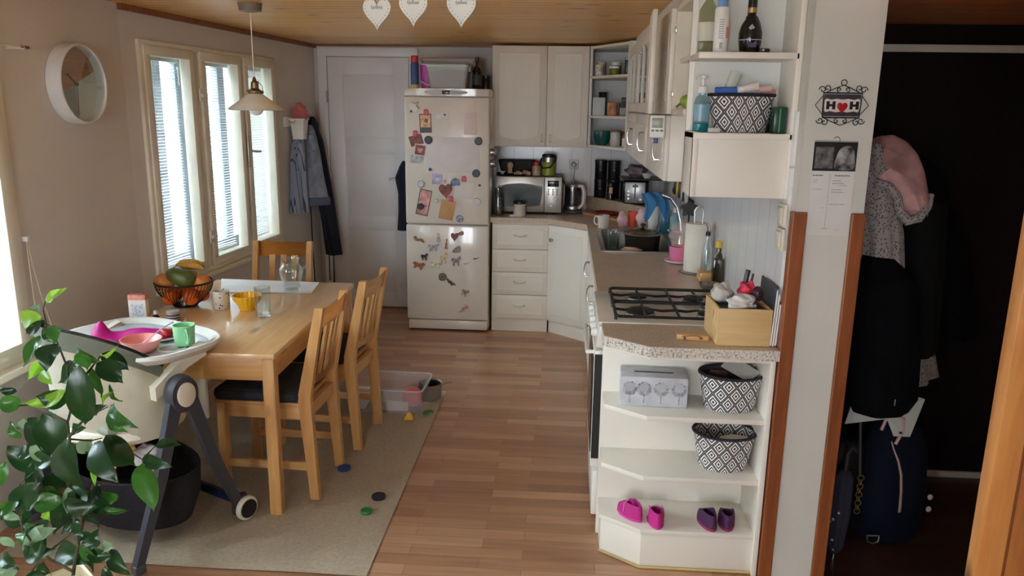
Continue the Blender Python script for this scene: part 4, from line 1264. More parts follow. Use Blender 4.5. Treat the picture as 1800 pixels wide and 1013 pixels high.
# ================================================================ papers and magnets on the fridge
FF = 5.4875
def flat(name, x, z, w_, h_, m, label, cat, rot=0., t=.0015, off=0., group=None):
    return one(name, MB().box(-w_ / 2, w_ / 2, -t, 0, -h_ / 2, h_ / 2, min(.0004, t / 4), M=TR(x, FF - off, z) @ RY(rot)), m, label, cat, group)
def photo(name, x, z, w_, h_, label, edge, pic, rot=0., off=0., strip=None, cat='photo', motif=None):
    t = thing(name, label, cat, (x, FF - off, z - h_ / 2))
    M = TR(x, FF - off, z) @ RY(rot)
    obj('sheet', MB().box(-w_ / 2, w_ / 2, -.001, 0, -h_ / 2, h_ / 2, M=M), edge, t, w=True)
    k = .006
    obj('print', MB().box(-w_ / 2 + k, w_ / 2 - k, -.0015, -.001, -h_ / 2 + k + (h_ * .24 if strip else 0), h_ / 2 - k, M=M), pic, t, w=True)
    if strip:
        obj('caption_band', MB().box(-w_ / 2 + k, w_ / 2 - k, -.0015, -.001, -h_ / 2 + k, -h_ / 2 + h_ * .23, M=M), strip, t, w=True)
    if motif:
        obj('motif', MB().prism(motif[0], .0015, .0021, M=M @ TR(0, 0, 0) @ RX(PI / 2)), motif[1], t, w=True)
    return t
pap = [mat('photo_white', (224, 218, 212), .5), mat('photo_dark', (58, 42, 44), .4), mat('photo_orange', (222, 164, 128), .5, var=(30, .25)),
       mat('photo_plum', (52, 36, 58), .4), mat('photo_redbrown', (112, 52, 42), .45, var=(30, .5)), mat('photo_pink', (204, 140, 134), .5, var=(24, .35)),
       mat('photo_grey', (172, 172, 174), .5, var=(40, .25)), mat('photo_lilac', (172, 168, 196), .5, var=(30, .2)), mat('photo_blush', (226, 204, 198), .6),
       mat('kraft_card', (196, 152, 102), .7), mat('clip_pink', (206, 84, 108), .4)]
def blob(r, n=20, a=.2, k=3, sx=1., sy=1.):
    return [(r * (1 + a * sin(k * 2 * PI * i / n)) * cos(2 * PI * i / n) * sx, r * (1 + a * sin(k * 2 * PI * i / n)) * sin(2 * PI * i / n) * sy) for i in range(n)]
fm = MB()
fm.prism(blob(.036, 25, .18, 5), 0, .004, .001, M=TR(-1.068, FF, 1.612) @ RY(.3) @ RX(PI / 2))
t = thing('flower_tag', 'white flower tag with straw bow at the top of the fridge door', 'magnet', (-1.068, FF, 1.57))
obj('tag', fm, pap[0], t, w=True)
obj('bow', MB().tube([(-1.085, FF - .006, 1.645), (-1.06, FF - .012, 1.635), (-1.035, FF - .006, 1.648), (-1.05, FF - .010, 1.62), (-1.03, FF - .006, 1.60)], .004, 6), mat('straw', (180, 170, 120), .7), t, w=True)
obj('heart_stud', MB().ball((-1.088, FF - .005, 1.583), (.009, .003, .008)), mat('stud_grey', (84, 84, 92), .4), t, w=True)
photo('postcard', -.988, 1.502, .084, .130, 'dark-bordered postcard with an orange picture under a pink clip', pap[1], pap[2], -.03, strip=pap[3], cat='postcard', motif=([(x + .006, y + .018) for x, y in blob(.014, 18, .3, 4)], pap[4]))
flat('paper_note', -.868, 1.557, .095, .058, pap[0], 'white slip with faint writing near the top of the fridge', 'note', .02)
flat('drawing', -.673, 1.503, .092, .150, pap[8], 'blush card with red brush strokes on upper handle side of fridge', 'drawing', 0)
flat('paper_note', -.795, 1.288, .372, .245, mat('sheet_white', (226, 218, 218), .6), 'large white sheet held by round black magnets', 'paper', -.008)
photo('photo_print', -1.055, 1.385, .094, .072, 'red-brown photo under the lower pink clip', pap[4], pap[4], -.28, off=.0012)
photo('photo_print', -1.028, 1.318, .082, .08, 'warm red photo of a figure below the red-brown photo', pap[8], pap[4], .12, off=.0024, motif=(blob(.018, 18, .2, 3, 1, .9), pap[5]))
photo('photo_print', -1.051, 1.255, .094, .058, 'grey photo below the warm red photo', pap[6], pap[6], .04)
photo('photo_print', -.909, 1.117, .074, .074, 'square lilac photo below the large white sheet', pap[7], pap[7], 0, motif=(blob(.013, 16, .1, 3), pap[0]))
photo('photo_print', -1.006, .950, .088, .185, 'tall pink photo strip near the bottom of the upper fridge door', pap[1], pap[5], .20, motif=([(x - .01, y - .03) for x, y in blob(.02, 18, .2, 4)], pap[3]))
flat('drawing', -.717, 1.045, .135, .118, pap[0], 'tilted white card with a faint line drawing', 'drawing', .10)
flat('kraft_tag', -.839, .900, .104, .138, pap[9], 'blank brown kraft card hanging tilted under a pink clip', 'card', .20)
def clip(x, z, label):
    t = thing('magnetic_clip', label, 'clip', (x, FF, z - .018), 0, 'pink magnetic clips')
    obj('jaw', MB().box(-.016, .016, -.016, -.002, -.018, .018, .004, M=TR(x, FF, z)), pap[10], t, w=True)
    obj('grip', MB().tube([(x - .012, FF - .012, z + .016), (x, FF - .020, z + .02), (x + .012, FF - .012, z + .016)], .004, 6), pap[10], t, w=True)
clip(-.983, 1.575, 'pink magnetic clip holding the dark-bordered postcard')
clip(-1.061, 1.430, 'pink magnetic clip above the red-brown photo')
clip(-.718, 1.121, 'pink magnetic clip above the tilted line drawing')
clip(-.810, .979, 'pink magnetic clip holding the brown kraft card')
def roundmag(x, z, r, m, label, h=.010, off=.003):
    return one('round_magnet', MB().lathe([(r, 0), (r, h * .6), (r * .85, h)], n=24, M=TR(x, FF - off, z) @ RX(PI / 2)), m, label, 'magnet', None)
blk = mat('magnet_black', (32, 30, 32), .4)
roundmag(-.969, 1.389, .028, blk, 'big round black magnet at the upper window-side corner of the sheet')
roundmag(-.617, 1.387, .028, blk, 'big round black magnet at the upper cupboard-side corner of the sheet')
roundmag(-.632, 1.163, .028, blk, 'big round black magnet at the lower corner of the sheet')
roundmag(-.959, 1.184, .011, blk, 'tiny dark magnet at the lower window-side corner of the sheet')
roundmag(-.608, 1.080, .009, blk, 'tiny black magnet alone near the fridge handle')
roundmag(-.852, 1.562, .007, blk, 'tiny dark magnet on the white slip with faint writing')
roundmag(-1.025, 1.082, .024, mat('magnet_silver', (150, 152, 154), .35, .5), 'round silver magnet above the tall photo strip')
roundmag(-1.030, .921, .024, blk, 'round black magnet on the tall pink photo strip', off=.002)
roundmag(-.916, .964, .014, bpy.data.materials['magnet_silver'], 'small silver magnet between photo strip and kraft card')
roundmag(-.627, .963, .028, mat('magnet_pale', (206, 204, 198), .4), 'pale round magnet near the handle, low on upper door')
roundmag(-.749, .840, .026, mat('magnet_badge', (120, 124, 140), .35, var=(60, .5)), 'round grey picture badge just above the door gap')
t = thing('heart_magnet', 'brown wooden heart magnet with rope below the square lilac photo', 'magnet', (-.85, FF, 1.01))
obj('heart', MB().prism(heart_pts(.095), 0, .007, .002, M=TR(-.85, FF - .002, 1.058) @ RY(-.1) @ RX(PI / 2)), mat('heart_brown', (122, 62, 46), .5, var=(30, .3)), t, w=True)
obj('loop', MB().tube([(-.85, FF - .006, 1.09), (-.862, FF - .006, 1.108), (-.85, FF - .006, 1.115), (-.842, FF - .006, 1.10)], .0025, 6), mat('rope_tan', (150, 110, 80), .7), t, w=True)
one('stone_magnet', MB().prism([(-.036, -.03), (.036, -.022), (.03, .016), (.002, .03), (-.03, .012)], 0, .007, .002, M=TR(-.781, FF - .002, 1.100) @ RX(PI / 2)), mat('stone_blue', (98, 112, 140), .3, var=(30, .4)), 'blue-grey stone magnet shaped like a little mountain', 'magnet')

# animals: outlines in a unit box
def smooth(pts, k=3):
    n = len(pts); out = []
    for i in range(n):
        p0, p1, p2, p3 = (V((*pts[(i + j - 1) % n], 0)) for j in range(4))
        for s_ in range(k):
            t_ = s_ / k
            q = .5 * ((2 * p1) + (-p0 + p2) * t_ + (2 * p0 - 5 * p1 + 4 * p2 - p3) * t_ ** 2 + (-p0 + 3 * p1 - 3 * p2 + p3) * t_ ** 3)
            out.append((q.x, q.y))
    return out
QUAD = [(-.5, .05), (-.48, .22), (-.36, .30), (-.1, .26), (.12, .28), (.24, .44), (.40, .46), (.5, .30), (.44, .20), (.32, .16), (.28, -.05), (.30, -.42), (.18, -.42), (.14, -.12), (-.16, -.12), (-.22, -.42), (-.34, -.42), (-.34, -.05), (-.44, .04), (-.47, -.1)]
HORSE = [(-.42, -.05), (-.36, .16), (-.1, .14), (.08, .22), (.16, .46), (.28, .5), (.44, .34), (.40, .26), (.28, .28), (.24, .06), (.24, -.5), (.15, -.5), (.10, -.1), (-.16, -.12), (-.2, -.5), (-.3, -.5), (-.30, -.08), (-.40, -.3)]
SNAKE = [(-.5, .3), (-.36, .44), (-.22, .3), (-.26, .12), (-.05, .02), (.1, .14), (.3, .06), (.36, -.16), (.5, -.34), (.36, -.42), (.2, -.26), (.1, -.12), (-.1, -.22), (-.3, -.14), (-.44, .04)]
KANG = [(-.3, -.5), (-.05, -.3), (.0, .05), (.1, .26), (.12, .46), (.26, .5), (.34, .34), (.24, .26), (.26, .02), (.36, -.05), (.24, -.1), (.22, -.28), (.34, -.48), (.1, -.48), (.04, -.4)]
SEAL = [(-.5, -.3), (-.36, -.02), (-.1, .2), (.2, .46), (.4, .42), (.46, .1), (.44, -.24), (.2, -.42), (-.2, -.40)]
FLAM = [(-.5, -.02), (-.3, .1), (0, .12), (.2, .2), (.34, .42), (.48, .34), (.36, .3), (.24, .06), (.1, -.1), (-.1, -.12), (-.2, -.42), (-.24, -.1)]
TURT = [(-.5, 0), (-.42, .3), (-.1, .48), (.25, .42), (.46, .16), (.5, -.12), (.3, -.44), (-.1, -.5), (-.42, -.34)]
CROC = [(-.5, .42), (-.3, .46), (-.2, .24), (.0, .2), (.1, -.0), (.36, -.14), (.5, -.36), (.34, -.3), (.14, -.32), (.02, -.46), (-.04, -.22), (-.24, -.06), (-.36, .1), (-.4, .3)]
RAT = [(-.5, -.48), (-.22, -.26), (-.16, -.02), (.06, .22), (.2, .48), (.34, .3), (.48, .18), (.34, .02), (.2, -.14), (.04, -.3), (-.14, -.36)]
OWL = [(-.34, -.5), (-.36, -.1), (-.2, .1), (-.26, .36), (-.1, .5), (.14, .46), (.26, .26), (.16, .06), (.34, -.2), (.28, -.5)]
def animal(label, x, z, w_, h_, poly, c, rot=0., c2=None, legs=None):
    m = mat('painted_magnet', c, .45, var=(45, .35), c2=c2)
    pts = [(a * w_, b * h_) for a, b in smooth(poly)]
    mb = MB().prism(pts, 0, .006, .0018, M=TR(x, FF - .0005, z) @ RY(rot) @ RX(PI / 2), seg=1)
    return one('animal_magnet', mb, m, label, 'magnet', 'animal magnets on the freezer door')
animal('coiled brown snake magnet, topmost on the window side of the freezer', -1.042, .683, .080, .058, SNAKE, (132, 92, 58))
animal('grey and white bird-shaped magnet at the top of freezer door', -.902, .700, .036, .062, OWL, (168, 164, 158))
animal('brown pointed magnet touching the red heart magnet', -.745, .735, .055, .036, SEAL, (150, 104, 66))
one('heart_magnet', MB().prism(heart_pts(.055), 0, .008, .002, M=TR(-.785, FF - .004, .722) @ RX(PI / 2)), mat('heart_red', (120, 44, 38), .4), 'dark red heart magnet at the top of the freezer door', 'magnet')
animal('brown kangaroo magnet below the grey bird magnet', -.852, .655, .045, .078, KANG, (150, 88, 56))
animal('grey elephant magnet above the cream magnet', -.939, .628, .082, .062, QUAD, (158, 154, 162))
animal('grey-brown seal magnet below the red heart magnet', -.772, .617, .066, .056, SEAL, (136, 120, 110), -.1)
animal('black bear magnet above the tiger magnet', -1.006, .556, .052, .055, QUAD, (52, 44, 44))
animal('tan horse magnet at the middle of the freezer door', -.865, .553, .062, .076, HORSE, (190, 156, 116))
animal('orange-brown tiger magnet, lowest on the window side', -1.049, .492, .088, .062, QUAD, (150, 90, 50), .3)
animal('cream dog-like magnet below the grey elephant magnet', -.924, .497, .086, .052, QUAD, (204, 190, 162), .15)
animal('dark grey hippo magnet beside the tan horse magnet', -.774, .530, .070, .076, QUAD, (122, 112, 116))
animal('pink flamingo magnet beside the grey hippo', -.696, .515, .055, .034, FLAM, (222, 158, 160))
animal('tiny dark flying bird magnet nearest the freezer handle side', -.630, .553, .052, .026, FLAM, (78, 64, 42))
animal('olive green turtle magnet with round shell', -.874, .412, .060, .060, TURT, (96, 98, 74))
animal('dark crocodile magnet just below the turtle', -.812, .372, .072, .058, CROC, (70, 64, 48))
animal('black and brown panda magnet above the rodent magnet', -.712, .298, .052, .060, QUAD, (84, 70, 64), .5, (190, 180, 170))
animal('pinkish brown rodent magnet, lowest of all on the freezer', -.722, .180, .078, .068, RAT, (178, 136, 116))

# ---- on top of the fridge
FT = 1.7385
t = thing('spray_can', 'blue spray can with red cap on top of the fridge', 'can', (-1.085, 5.62, FT))
obj('can', MB().lathe([(.026, 0), (.029, .003), (.029, .165), (.024, .178)], (-1.085, 5.62, FT), 28), stripes('can_print', (64, 84, 140), (214, 196, 110), 2, 5.2, .14, .35), t, w=True)
obj('cap', MB().lathe([(.026, .178), (.027, .182), (.026, .22), (.02, .224)], (-1.085, 5.62, FT), 28), mat('cap_red', (206, 38, 38), .35), t, w=True)
t = thing('jug', 'magenta plastic jug with pale rim on top of the fridge', 'jug', (-1.0, 5.66, FT))
obj('body', MB().lathe([(.042, 0), (.046, .004), (.055, .165), (.052, .165), (.043, .008)], (-1.0, 5.66, FT), 32), mat('jug_magenta', (190, 66, 160), .4), t, w=True)
obj('handle', MB().tube([(-1.04, 5.615, FT + .06), (-1.04, 5.595, FT + .05), (-1.0, 5.59, FT + .03), (-.95, 5.60, FT + .022)], .006, 8), mat('jug_rim', (222, 190, 210), .4), t, w=True)
obj('rim', MB().ring((-1.0, 5.66, FT + .166), .055, .005, 'z', 36), bpy.data.materials['jug_rim'], t, w=True)
def tubbox(name, label, c, hx, hy, h, m, lid_m, taper=.86, lid_h=.02, extra=None):
    t = thing(name, label, 'box', c)
    obj('tub', MB().loft([rrect(hx * taper, hy * taper, 0, .02), rrect(hx * .98, hy * .98, h * .8, .025), rrect(hx, hy, h * .82, .025), rrect(hx, hy, h, .025), rrect(hx * .97, hy * .97, h, .025), rrect(hx * taper * .97, hy * taper * .97, .004, .02)]), m, t)
    l = obj('lid', MB().loft([rrect(hx * 1.03, hy * 1.03, h, .025), rrect(hx * 1.04, hy * 1.04, h + lid_h * .6, .025), rrect(hx * .98, hy * .98, h + lid_h, .025)]), lid_m, t)
    for s in (1, -1):
        obj('latch', MB().box(s * hx * 1.03 - .006, s * hx * 1.03 + .006, -.03, .03, h - .03, h + lid_h * .8, .003), lid_m, l)
    return t
frost = plastic_clear('frosted_plastic', (206, 208, 206), .62, .35)
tubbox('food_box', 'frosted food box with pale green lid on top of the fridge', (-.845, 5.65, FT), .145, .105, .148, frost, mat('lid_pale_green', (190, 206, 196), .4))
obj_l = bpy.data.objects['food_box']
one('white_packet', MB().box(-.05, .05, -.006, .006, -.014, .014, .003, M=TR(-.80, 5.62, FT + .045) @ RY(-.7)), paper, 'white packet leaning inside the frosted food box', 'packet')
tubbox('food_box', 'large clear box behind the frosted food box on the fridge', (-.87, 5.90, FT), .20, .13, .20, plastic_clear('clear_box', (200, 188, 184), .45, .3), mat('lid_brownish', (176, 156, 146), .4))
def bottle_prof(r, h, neck, hn):
    return [(r * .9, 0), (r, .006), (r, h * .55), (r * .8, h * .66), (neck, h * .75), (neck, h - hn), (neck * 1.15, h - hn), (neck * 1.15, h)]
dk = mat('dark_bottle_glass', (22, 18, 18), .12, coat=.3)
t = thing('bottle', 'dark glass bottle with label on top of the fridge', 'bottle', (-.648, 5.66, FT))
obj('glass', MB().lathe(bottle_prof(.034, .215, .011, .02), (-.648, 5.66, FT), 28), dk, t, w=True)
obj('label', MB().lathe([(.0345, .03), (.0345, .10)], (-.648, 5.66, FT), 28, cap=(False, False)), mat('label_olive', (64, 60, 50), .6), t, w=True)
obj('cap', MB().lathe([(.0135, .196), (.0135, .218), (.01, .221)], (-.648, 5.66, FT), 20), black, t, w=True)
t = thing('jar', 'small dark jar beside the bottle on top of the fridge', 'jar', (-.59, 5.72, FT))
obj('glass', MB().lathe([(.03, 0), (.034, .004), (.034, .07), (.028, .08)], (-.59, 5.72, FT), 24), mat('dark_jar', (40, 34, 34), .2), t, w=True)
obj('lid', MB().lathe([(.03, .08), (.03, .095), (.026, .098)], (-.59, 5.72, FT), 24), black, t, w=True)
# clear spice jars held on the side of the fridge
for z, lab in ((1.305, 'upper steel-lidded spice jar clinging to the fridge side'), (1.225, 'lower steel-lidded spice jar clinging to the fridge side')):
    t = thing('spice_jar', lab, 'jar', (-.512, 5.62, z - .03), 0, None)
    obj('cup', MB().lathe([(.028, 0), (.028, .03), (.026, .034)], n=24, M=TR(-.541, 5.60, z) @ RY(PI / 2)), steel, t, w=True)
    obj('lid', MB().lathe([(.029, .034), (.029, .042), (.02, .045)], n=24, M=TR(-.541, 5.60, z) @ RY(PI / 2)), clear, t, w=True)
t = thing('wall_photo', 'small reddish photo stuck on the fridge side above spice jars', 'photo', (-.538, 5.62, 1.40))
obj('sheet', MB().box(-.541, -.539, 5.545, 5.61, 1.38, 1.48), pap[5], t, w=True)

# ================================================================ along the worktop
CT = .8485
# microwave
t = thing('microwave', 'silver microwave oven with dark window on the back worktop', 'microwave', (-.275, 5.93, CT))
mw = mat('microwave_silver', (196, 194, 188), .28, .55)
X0, X1, Y0 = -.522, -.03, 5.76
obj('case', MB().box(X0, X1, Y0 + .02, 6.08, CT + .012, CT + .276, .005), mat('microwave_case', (120, 116, 112), .4, .4), t, w=True)
door = obj('door', MB().box(X0, X1 - .128, Y0, Y0 + .022, CT + .014, CT + .274, .006), mw, t, w=True)
wp = [(-.16, -.075), (-.165, .045), (-.14, .068), (0, .085), (.14, .068), (.165, .045), (.15, -.06), (.13, -.08), (0, -.09), (-.13, -.085)]
obj('window', MB().prism(smooth(wp, 3), 0, .003, .001, M=TR(X0 + .185, Y0 + .001, CT + .142) @ RX(PI / 2)), mat('microwave_glass', (92, 104, 108), .12), door, w=True)
cp = obj('control_panel', MB().box(X1 - .126, X1, Y0, Y0 + .022, CT + .014, CT + .274, .005), mw, t, w=True)
obj('display', MB().box(X1 - .105, X1 - .022, Y0 - .002, Y0 + .001, CT + .205, CT + .25, .002), black_gloss, cp, w=True)
for r in range(3):
    for c in range(3):
        obj('button', MB().lathe([(.007, 0), (.006, .003)], n=12, M=TR(X1 - .097 + .032 * c, Y0, CT + .185 - .018 * r) @ RX(PI / 2)), mat('button_grey', (150, 148, 146), .4) if r + c == 0 else bpy.data.materials['button_grey'], cp, w=True)
for dx, dz, r in ((-.045, .115, .017), (-.075, .068, .014)):
    obj('dial', MB().lathe([(r, 0), (r * .9, .014), (r * .6, .017)], n=20, M=TR(X1 + dx, Y0, CT + dz) @ RX(PI / 2)), white_pl, cp, w=True)
for x in (X0 + .04, X1 - .04):
    obj('foot', MB().lathe([(.012, 0), (.012, .013)], (x, Y0 + .05, CT), 12), black, t, w=True)
MT = CT + .277
# things on the microwave
t = thing('tray', 'dark round-cornered tray lying on top of the microwave', 'tray', (-.40, 5.90, MT))
obj('base', MB().loft([rrect(.10, .11, 0, .03), rrect(.12, .13, .012, .03), rrect(.117, .127, .012, .03), rrect(.098, .108, .004, .03)], M=TR(-.40, 5.90, MT)), iron, t, w=True)
t = thing('baking_dish', 'black baking dish standing on the microwave against tiles', 'dish', (-.385, 6.0, MT))
obj('dish', MB().loft([rrect(.12, .05, 0, .02), rrect(.14, .065, .09, .025), rrect(.136, .061, .09, .025), rrect(.116, .046, .006, .02)], M=TR(-.38, 6.02, MT + .013)), iron, t, w=True)
def ginger(c, s, label, seed):
    random.seed(seed)
    m = MB(); 
    return lump('ginger_root', c, s, mat('ginger_skin', (192, 158, 124), .8, var=(30, .25)), label, 'root', .3, seed)
ginger((-.355, 5.80, MT + .016), (.028, .02, .016), 'knobbly ginger root at the front edge of the microwave top', 4)
ginger((-.30, 5.83, MT + .018), (.036, .022, .018), 'longer ginger root beside the honey jar on the microwave', 6)
t = thing('eggcup', 'small white cup upside down on the microwave corner', 'cup', (-.475, 5.83, MT))
obj('cup', MB().lathe([(.010, 0), (.012, .016), (.026, .028), (.026, .032), (.006, .030)], (-.475, 5.83, MT), 20), white_pl, t, w=True)
one('wooden_toy', MB().loft([ell(-.42, 5.87, MT + .014 + z, r, r, 16) for z, r in ((0, .02), (.03, .016), (.055, .024), (.075, .02), (.085, .004))]), mat('pale_wood_toy', (188, 164, 138), .7), 'pale wooden figure on the microwave beside the white cup', 'figure')
t = thing('honey_jar', 'clear honey jar with red lid on the microwave', 'jar', (-.225, 5.88, MT))
obj('glass', MB().lathe([(.030, 0), (.033, .004), (.033, .06), (.027, .072)], (-.225, 5.88, MT), 28), mat('honey', (186, 164, 140), .25, var=(14, .2)), t, w=True)
obj('lid', MB().lathe([(.029, .072), (.030, .076), (.026, .098), (.012, .106)], (-.225, 5.88, MT), 28), mat('lid_red', (178, 40, 44), .4), t, w=True)
t = thing('lunch_can', 'lime green lunch can with black lid and strap on the microwave', 'can', (-.135, 5.90, MT))
obj('can', MB().lathe([(.044, 0), (.048, .004), (.050, .09), (.046, .10)], (-.135, 5.90, MT), 32), mat('lime_green', (150, 164, 44), .35), t, w=True)
obj('neck', MB().lathe([(.046, .10), (.046, .135)], (-.135, 5.90, MT), 32), steel, t, w=True)
obj('lid', MB().lathe([(.049, .135), (.05, .138), (.05, .152), (.04, .158)], (-.135, 5.90, MT), 32), black, t, w=True)
obj('strap', MB().tube([(-.185, 5.88, MT + .13), (-.20, 5.86, MT + .09), (-.175, 5.845, MT + .055), (-.12, 5.845, MT + .065), (-.085, 5.87, MT + .11), (-.085, 5.90, MT + .14)], .006, 8), black, t, w=True)
one('power_cord', MB().tube([(-.03, 6.0, CT + .24), (-.005, 5.98, CT + .20), (.0, 6.0, CT + .12), (.01, 6.05, CT + .05), (-.02, 6.06, CT + .008)], .005, 8), black, 'black power cord curling down beside the microwave', 'cord')
# jars in front of the microwave
t = thing('storage_jar', 'tall clear glass jar beside the fridge on the worktop', 'jar', (-.488, 5.66, CT))
obj('glass', MB().lathe([(.030, 0), (.035, .004), (.035, .17), (.030, .185), (.030, .20), (.0275, .20), (.0275, .185), (.032, .168), (.032, .008)], (-.488, 5.66, CT), 32), glass('jar_glass', (222, 226, 222), .78), t, w=True)
obj('contents', MB().lathe([(.031, .008), (.0315, .13), (.02, .14)], (-.488, 5.66, CT), 24), mat('grey_seeds', (110, 112, 104), .8, var=(90, .4)), t, w=True)
t = thing('candle_jar', 'white ceramic jar with dark lid before the microwave window', 'jar', (-.33, 5.625, CT))
obj('jar_body', MB().lathe([(.040, 0), (.044, .004), (.044, .088), (.040, .092)], (-.33, 5.625, CT), 32), mat('grey_white_glaze', (196, 188, 178), .35), t, w=True)
obj('lid', MB().lathe([(.045, .092), (.045, .110), (.040, .114)], (-.33, 5.625, CT), 32), black, t, w=True)
one('matchbox', MB().box(-.40, -.36, 5.60, 5.625, CT, CT + .014, .002), paper, 'tiny white packet on worktop beside the ceramic jar', 'packet')
# socket, kettle
t = thing('wall_socket', 'white wall socket with plug on the tiles behind the kettle', 'socket', (.055, 6.12, 1.15))
obj('plate', MB().box(.018, .092, 6.114, 6.127, 1.155, 1.23, .006), white_pl, t, w=True)
pg = obj('plug', MB().lathe([(.022, 0), (.020, .03), (.012, .04)], n=20, M=TR(.055, 6.114, 1.195) @ RX(PI / 2)), mat('plug_grey', (196, 190, 184), .4), t, w=True)
obj('cord', MB().tube([(.055, 6.08, 1.19), (.062, 6.06, 1.15), (.052, 6.06, 1.08), (.056, 6.05, 1.0)], .004, 8), bpy.data.materials['plug_grey'], pg, w=True)
t = thing('kettle', 'glass and steel electric kettle with white handle', 'kettle', (.06, 5.90, CT))
obj('base', MB().lathe([(.07, 0), (.075, .006), (.07, .022)], (.055, 5.90, CT), 36), grey_pl, t, w=True)
obj('vessel', MB().lathe([(.066, .024), (.068, .03), (.060, .20), (.057, .20), (.064, .03)], (.055, 5.90, CT), 36), glass('kettle_glass', (206, 204, 204), .7), t, w=True)
obj('band', MB().lathe([(.067, .024), (.069, .03), (.068, .055), (.066, .058)], (.055, 5.90, CT), 36), steel, t, w=True)
obj('lid', MB().lathe([(.062, .198), (.062, .214), (.03, .222), (.012, .226), (.012, .238)], (.055, 5.90, CT), 36), mat('kettle_lid', (120, 112, 104), .35, .5), t, w=True)
obj('handle', MB().tube([(.09, 5.86, CT + .205), (.125, 5.83, CT + .205), (.138, 5.82, CT + .16), (.132, 5.825, CT + .08), (.10, 5.85, CT + .04)], [.012, .015, .015, .014, .010], 12), mat('kettle_white', (222, 214, 212), .35), t, w=True)
# cutting board with red tray, mug, cups
t = thing('cutting_board', 'pale wooden cutting board lying in the worktop corner', 'board', (.27, 5.70, CT))
obj('board', MB().prism([(.13, 5.80), (.36, 5.47), (.47, 5.55), (.26, 5.88)], CT, CT + .018, .003), wood('board_wood', (196, 148, 104), (176, 122, 80), 'x', .45, knots=False), t, w=True)
one('serving_tray', MB().loft([ell(.305, 5.70, CT + .019 + z, rx, rx * .8, 32, rot=-.9) for z, rx in ((0, .07), (.004, .09), (.016, .105), (.018, .102), (.006, .086), (.004, .06))]), mat('red_lacquer', (138, 38, 38), .35), 'dark red oval dish lying on the cutting board', 'dish')
mug('mug', .255, 5.16, CT, .040, .085, speckle('dotted_mug', (214, 206, 192), (60, 60, 64), 48, .12, .3), 'cream mug with a few dark dots behind the sink', PI - .5)
lump('cloth_bag', (.385, 5.24, CT + .045), (.035, .03, .055), mat('pink_bag', (226, 184, 190), .6, var=(14, .1), bump=(30, .3)), 'crumpled pale pink bag behind the sink beside the mug', 'bag', .12, 7)
t = thing('plastic_cup', 'coral red plastic cup behind the sink beside pink bag', 'cup', (.455, 5.30, CT))
obj('cup', MB().lathe([(.026, 0), (.036, .10), (.034, .10), (.025, .004)], (.455, 5.27, CT), 28), mat('coral_plastic', (222, 92, 70), .35), t, w=True)
lump('plastic_bag', (.52, 5.23, CT + .06), (.045, .035, .07), mat('blush_bag', (226, 196, 198), .5, bump=(30, .4)), 'pale blush plastic bag behind the blue cloth', 'bag', .15, 12)
# canisters and the coffee jar on the ledge
LT = .9555
tin = mat('black_tin', (30, 28, 28), .35, .3)
def canister(x, y, z, label, seed):
    t = thing('canister', label, 'canister', (x, y, z), 0, 'black kitchen canisters')
    obj('tin', MB().lathe([(.044, 0), (.046, .003), (.046, .118), (.044, .12)], (x, y, z), 32), tin, t, w=True)
    obj('lid', MB().lathe([(.0475, .118), (.048, .121), (.048, .138), (.044, .142)], (x, y, z), 32), black, t, w=True)
    a = -1.65
    obj('lettering', MB().tube([(x + .0468 * cos(a + .42 * i / 14 - .21), y + .0468 * sin(a + .42 * i / 14 - .21), z + .07 + .006 * sin(i * 2.1 + seed)) for i in range(15)], .0011, 4), mat('tin_lettering', (196, 192, 186), .6) if 'tin_lettering' not in bpy.data.materials else bpy.data.materials['tin_lettering'], t, w=True)
canister(.262, 6.03, LT, 'black canister at the bottom, nearest the kettle', 0)
canister(.262, 6.03, LT + .143, 'black canister on top, nearest the kettle', 1)
canister(.360, 5.99, LT, 'black canister at the bottom, behind the coffee jar', 2)
canister(.360, 5.99, LT + .143, 'black canister on top, nearest the toaster', 3)
canister(.45, 5.87, LT, 'black canister standing alone beside the toaster', 4)
t = thing('coffee_jar', 'dark coffee jar with gold label before the black canisters', 'jar', (.335, 5.875, LT))
obj('glass', MB().lathe([(.026, 0), (.030, .004), (.030, .09), (.024, .10)], (.335, 5.875, LT), 28), mat('coffee', (26, 18, 14), .2), t, w=True)
obj('lid', MB().lathe([(.027, .10), (.027, .125), (.022, .128)], (.335, 5.875, LT), 28), black, t, w=True)
obj('label', MB().box(.322, .346, 5.8425, 5.846, LT + .05, LT + .095), mat('gold_label', (206, 160, 88), .5), t, w=True)
# toaster
t = thing('toaster', 'black and silver toaster with a row of buttons', 'toaster', (.505, 5.66, LT), -.15)
obj('case', MB().box(-.09, .09, -.13, .13, .010, .175, .02, seg=3), black_gloss, t)
e = obj('end_plate', MB().box(-.07, .07, -.138, -.128, .02, .165, .004), mat('toaster_silver', (150, 150, 150), .3, .6), t)
obj('lever_slot', MB().box(-.005, .005, -.1405, -.137, .05, .155), black, e)
obj('lever', MB().box(-.02, .02, -.155, -.137, .13, .145, .004), mat('lever_bronze', (120, 90, 70), .4), e)
for z in (.05, .075, .10):
    obj('button', MB().lathe([(.008, 0), (.007, .004)], n=12, M=TR(-.045, -.138, z) @ RX(PI / 2)), steel, e)
obj('browning_knob', MB().lathe([(.016, 0), (.014, .014), (.01, .016)], n=20, M=TR(.042, -.138, .045) @ RX(PI / 2)), steel, e)
for x in (-.03, .03):
    obj('bread_slot', MB().box(x - .012, x + .012, -.1, .1, .17, .177), iron, t)
one('oven_tray', MB().box(.40, .72, 5.52, 5.80, LT + .178, LT + .188, .003), mat('tray_dark', (54, 46, 44), .4, .3), 'dark flat tray lying across the toaster', 'tray', sm=0)
